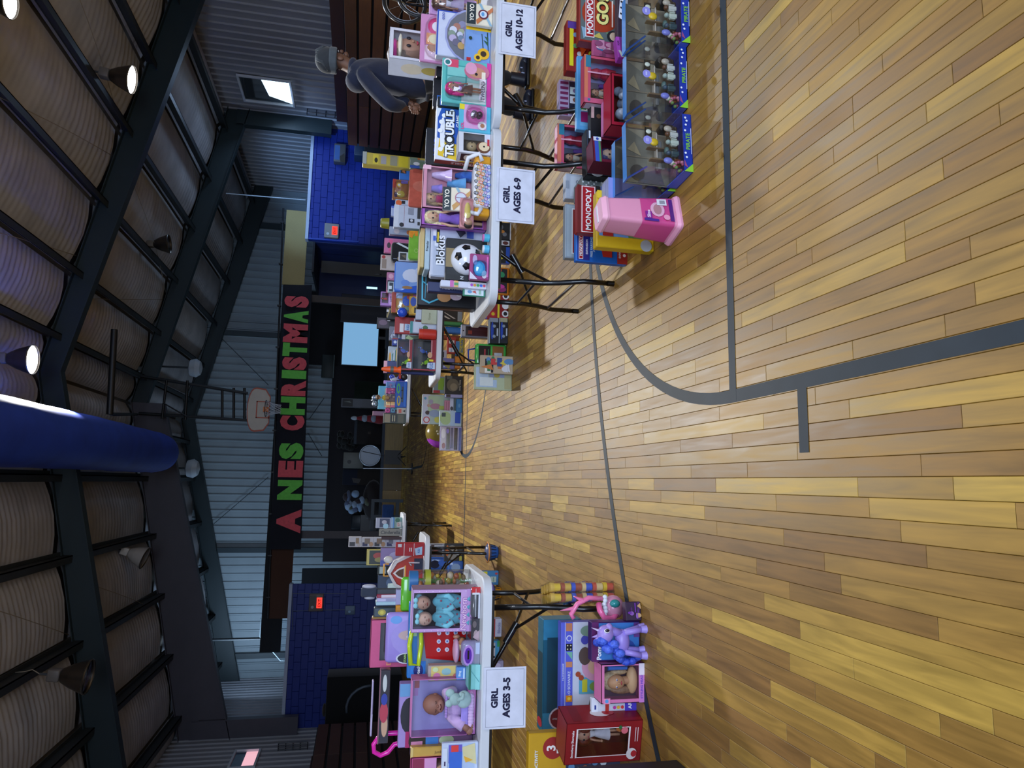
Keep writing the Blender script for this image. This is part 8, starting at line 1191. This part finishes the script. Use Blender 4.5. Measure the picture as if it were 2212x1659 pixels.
MB().lathe([(rB, -.2), (rB, .2)], (0, 0, 0), '#3c4450', 26, 'y').build('shell', 'metal', t); MB().lathe([(.001, -.2), (rB*.93, -.2)], (0, 0, 0), '#8c98a8', 26, 'y').build('drum_head', 'plastic', t)
q = MB(); q.tube([(rB*math.cos(k*math.pi/14), -.21, rB*math.sin(k*math.pi/14)) for k in range(28)], .022, '#a8b4c0', 6, True); q.build('hoop', 'metal', t)
wallbox('speaker_cab', 'pale square speaker cabinet with a dark round cone on stage', 'speaker', (742, 785, 1012, 978), SY+.8, .4, '#5c5e58', [('o', .4, .7, .1, '#1c2024')])
MB().box(-.2, .2, -.15, .15, sz-at(785, 990, SY+.8).z, 0, '#1c1c1c').build('stand', 'matte', [o for o in bpy.data.objects if o.name == 'speaker_cab'][0])
def stagething(name, label, cat, box, dy, d, col, mat='matte', els=None, b=.01):
    A, B, z0, z1, Y = dims(box, SY+dy, None); t = thing(name, label, cat, ((A+B)/2, Y+d/2, sz)); MB().box(-(B-A)/2, (B-A)/2, -d/2, d/2, 0, z1-sz, col, b).build('body', mat, t)
    if els: MB().art(TF(-(B-A)/2, 0, B-A, z1-sz, -d/2), B-A, z1-sz, els).build('front', mat, t)
    return t, B-A, z1-sz
stagething('storage_chest', 'dark brown cupboard with slate frame on stage beside the drum', 'cupboard', (765, 824, 960, 905), .4, .5, '#16100f', 'matte', [('r', 0, .9, 1, 1, '#323a44'), ('r', .4, .4, .5, .5, '#3a322c')])
stagething('navy_panel', 'navy blue panel leaning on a brown amplifier on stage', 'panel', (740, 824, 1048, 1014), .9, .3, '#0a1024', 'cloth', [('r', 0, 0, 1, .6, '#1c140e'), ('p', [(.1, .55), (.4, .5), (.45, .75), (.15, .7)], '#44403e')])
stagething('green_cloth_table', 'table draped in dark green cloth at the back of the stage', 'table', (765, 824, 880, 824), 1.2, .6, '#0c1c10', 'cloth')
t, W_, H_ = stagething('framed_picture', 'small framed picture standing on the green draped table', 'picture', (737, 763, 880, 860), .98, .06, '#5c6068', 'paint', [('r', .1, .72, .9, .97, '#0a0c10'), ('p', [(.5, .75), (.7, .8), (.6, .95)], '#788078')])
stagething('trash_bin', 'dark grey blue bin on stage behind the left table', 'bin', (759, 824, 1144, 1112), 1.5, .5, '#101a22', 'plastic', None, .03)
stagething('black_amp', 'black amplifier standing at the floor edge of the stage', 'amplifier', (778, 824, 1150, 1112), .95, .4, '#090b10', 'plastic', [('r', .2, .4, .7, .43, '#4c5c6c'), ('o', .8, .6, .03, '#5c6c7c')])
# music stand, cymbal pole, monitor frame in front of the stage
t = thing('music_stand', 'black music stand with a square desk in front of the stage', 'music stand', atz(870, 990)+Vector((0, -2.0, 0))); L_ = t.location; loc = lambda px, py: at(px, py, L_.y)-L_
a, b = loc(830, 1003), loc(866, 973); MB().box(a.x, b.x, -.02, .02, b.z, a.z, '#08090c').build('desk', 'paint', t)
MB().cyl((0, 0, .05), ((a.x+b.x)/2, 0, b.z), .02, col='#0a0b0e', n=8).cyl((-.3, -.1, .02), (0, 0, .3), .015, col='#0a0b0e', n=6).cyl((.3, -.1, .02), (0, 0, .3), .015, col='#0a0b0e', n=6).cyl((0, .3, .02), (0, 0, .3), .015, col='#0a0b0e', n=6).build('tripod', 'paint', t)
MB().cyl(loc(830, 985), loc(783, 975), .012, col='#15171b', n=6).build('rod', 'paint', t)
t = thing('microphone_stand', 'thin pale metal microphone stand beside the music stand', 'microphone stand', atz(890, 1013)+Vector((0, -.2, 0))); L_ = t.location; loc = lambda px, py: at(px, py, L_.y)-L_
MB().cyl((0, 0, 0), loc(784, 1012), .014, col='#aab4bc', n=7).build('pole', 'metal', t); MB().cyl((0, 0, 0), (0, 0, .03), .16, col='#15171b', n=16).build('base', 'paint', t)
t = thing('equipment_frame', 'slate blue equipment frame holding a folded light blue cloth', 'frame', atz(862, 1095)+Vector((0, -2.2, 0))); L_ = t.location; loc = lambda px, py: at(px, py, L_.y)-L_
a, b = loc(802, 1150), loc(858, 1082); zt_, xl, xr2 = a.z, a.x, b.x
for x in (xl, xr2, (xl+xr2)/2): MB().box(x-.05, x+.05, -.05, .05, 0, zt_, '#25333f').build('post', 'paint', t)
for z in (zt_, max(b.z, .1)): MB().box(xl-.05, xr2+.05, -.06, .06, z-.06, z+.04, '#25333f').build('crossbar', 'paint', t)
c = loc(838, 1105); MB().box(c.x-.22, c.x+.22, -.12, .1, c.z-.18, c.z+.18, '#2c4c84', .03).build('folded_cloth', 'cloth', t)
t = thing('flower_heap', 'heap of white and pale blue artificial flowers and cloth on the stage edge', 'flowers', (at(780, 1080, SY).x, SY, sz)); rr_ = random.Random(8)
for k in range(16):
    p = at(rr_.uniform(748, 800), rr_.uniform(1062, 1105), SY)-t.location; MB().ball(p, (rr_.uniform(.1, .22), .09, rr_.uniform(.07, .14)), ['#7c94b0', '#54607c', '#8ca0b8', '#4c5040', '#2c2024'][k % 5], 8, 6).build('flower', 'cloth', t)
MB().ball(Vector((0, .2, .2)), (.7, .3, .35), '#1c1414', 12, 8).build('dark_cloth', 'cloth', t)
for px, lb in ((797, 'white bearded red santa figurine, nearer the stage edge'), (778, 'white bearded red santa figurine, higher one')):
    pass
t = thing('festive_figurine', 'red and white tall festive figurine standing on the stage edge', 'figurine', (at(790, 904, SY-.2).x, SY-.2, sz)); H_ = at(757, 904, SY-.2).z-sz
MB().lathe([(.16, 0), (.18, H_*.1), (.13, H_*.35), (.10, H_*.5), (.001, H_*.56)], (0, 0, 0), '#7c1c24', 14).build('robe', 'cloth', t); MB().ball((0, -.03, H_*.56), (.12, .1, .12), '#8c98a8', 12, 8).ball((0, -.1, H_*.28), (.13, .08, .1), '#8894a4', 12, 8).ball((0, 0, H_*.88), (.07, .07, H_*.11), '#b0bcc8', 10, 8).build('white_trim', 'cloth', t); MB().cyl((0, 0, H_*.6), (0, 0, H_*.84), .1, .04, '#7c1c24', 12).build('hat', 'cloth', t)
t = thing('dark_tree', 'small dark artificial tree on the stage cupboard', 'tree', (at(750, 950, SY+.5).x, SY+1.3, sz)); H_ = at(726, 950, SY+.5).z-sz
q = MB()
for k in range(26): q.ball((rr_.uniform(-.25, .25), rr_.uniform(-.1, .1), H_*rr_.uniform(.55, .95)), (.14, .1, .09), '#0c0f0c', 7, 5)
q.build('foliage', 'cloth', t); MB().cyl((0, 0, 0), (0, 0, H_*.6), .03, col='#14100c', n=8).build('trunk', 'matte', t)
wallbox('wall_monitor', 'dark green blank board with a white edge strip on the stage back wall', 'board', (695, 722, 817, 767), YB-.5, .1, '#0c1c18', [('r', .0, .0, 1, .06, '#5c6c68')])
t = thing('bicycle', 'tangle of black and silver wheels standing on the bleachers behind the doll boxes', 'bicycle', at(905, 20, 7.6)); t.location.z = 0; c = at(880, 8, 7.6)-t.location
for k, (px, py) in enumerate(((875, 8), (905, -6))):
    c = at(px, py, 7.6)-t.location; q = MB(); q.tube([(c.x+.24*math.cos(a*math.pi/14), c.y, c.z+.24*math.sin(a*math.pi/14)) for a in range(28)], .022, '#15171c', 7, True); q.build('tyre', 'plastic', t); q = MB(); q.tube([(c.x+.215*math.cos(a*math.pi/14), c.y, c.z+.215*math.sin(a*math.pi/14)) for a in range(28)], .008, '#a8b0bc', 5, True); q.build('wheel_rim', 'metal', t)
    for a in range(9): MB().cyl(c, c+Vector((.215*math.cos(a*.7), 0, .215*math.sin(a*.7))), .002, col='#98a0ac', n=4).build('spoke', 'metal', t)
c = at(875, 8, 7.6)-t.location; MB().tube([c, c+Vector((.1, 0, .4)), c+Vector((.02, -.1, .45))], .014, '#8c94a0', 7).tube([c+Vector((0, 0, 0)), c+Vector((.4, 0, .2)), c+Vector((.8, 0, -.2))], .016, '#1c1e24', 7).cyl(c, (c.x, c.y, 0), .012, col='#15171c', n=6).build('frame', 'metal', t)

MB().cyl(at(488, 418, YW-.1), at(660, 432, YW-.1), .016, col='#a8b4bc', n=6).build('conduit', 'paint', bwr)
t = thing('glass_backboard', 'unused glass backboard with pale frame above the left blue wall', 'backboard', at(600, 1380, 24.2)); L_ = t.location
PTS = [at(px, py, 24.2)-L_ for px, py in ((563, 1336), (562, 1376), (606, 1427), (640, 1427), (640, 1336))]
MB().tube(PTS, .02, '#8c989c', 6, True).build('frame', 'paint', t); MB().poly(PTS, '#fff').build('glass_panel', 'glass', t)
MB().cyl(Vector((0, .1, 0)), Vector((0, .1, roof(L_.x)-L_.z)), .04, col='#12171a', n=8).build('hanger', 'paint', t)

# repeats that belong together carry one group phrase
PLUR = {}
for o in bpy.data.objects:
    if o.parent is None and 'label' in o.keys(): PLUR.setdefault(o.name.split('.')[0], []).append(o)
for k, L in PLUR.items():
    if len(L) > 1:
        for o in L:
            if 'group' not in o.keys(): o['group'] = k.replace('_', ' ')+' repeats among the donated toys' if k not in ('folding_table', 'high_bay_lamp', 'round_lamp', 'exit_sign', 'paper_sign', 'guard_rail', 'folded_bleachers') else {'folding_table': 'white folding tables in rows', 'high_bay_lamp': 'high bay lamps under the roof', 'round_lamp': 'small round ceiling lamps', 'exit_sign': 'exit signs on the blue walls', 'paper_sign': 'age signs on the table edges', 'guard_rail': 'guard rails of the bleachers', 'folded_bleachers': 'folded bleachers at the side walls'}[k]
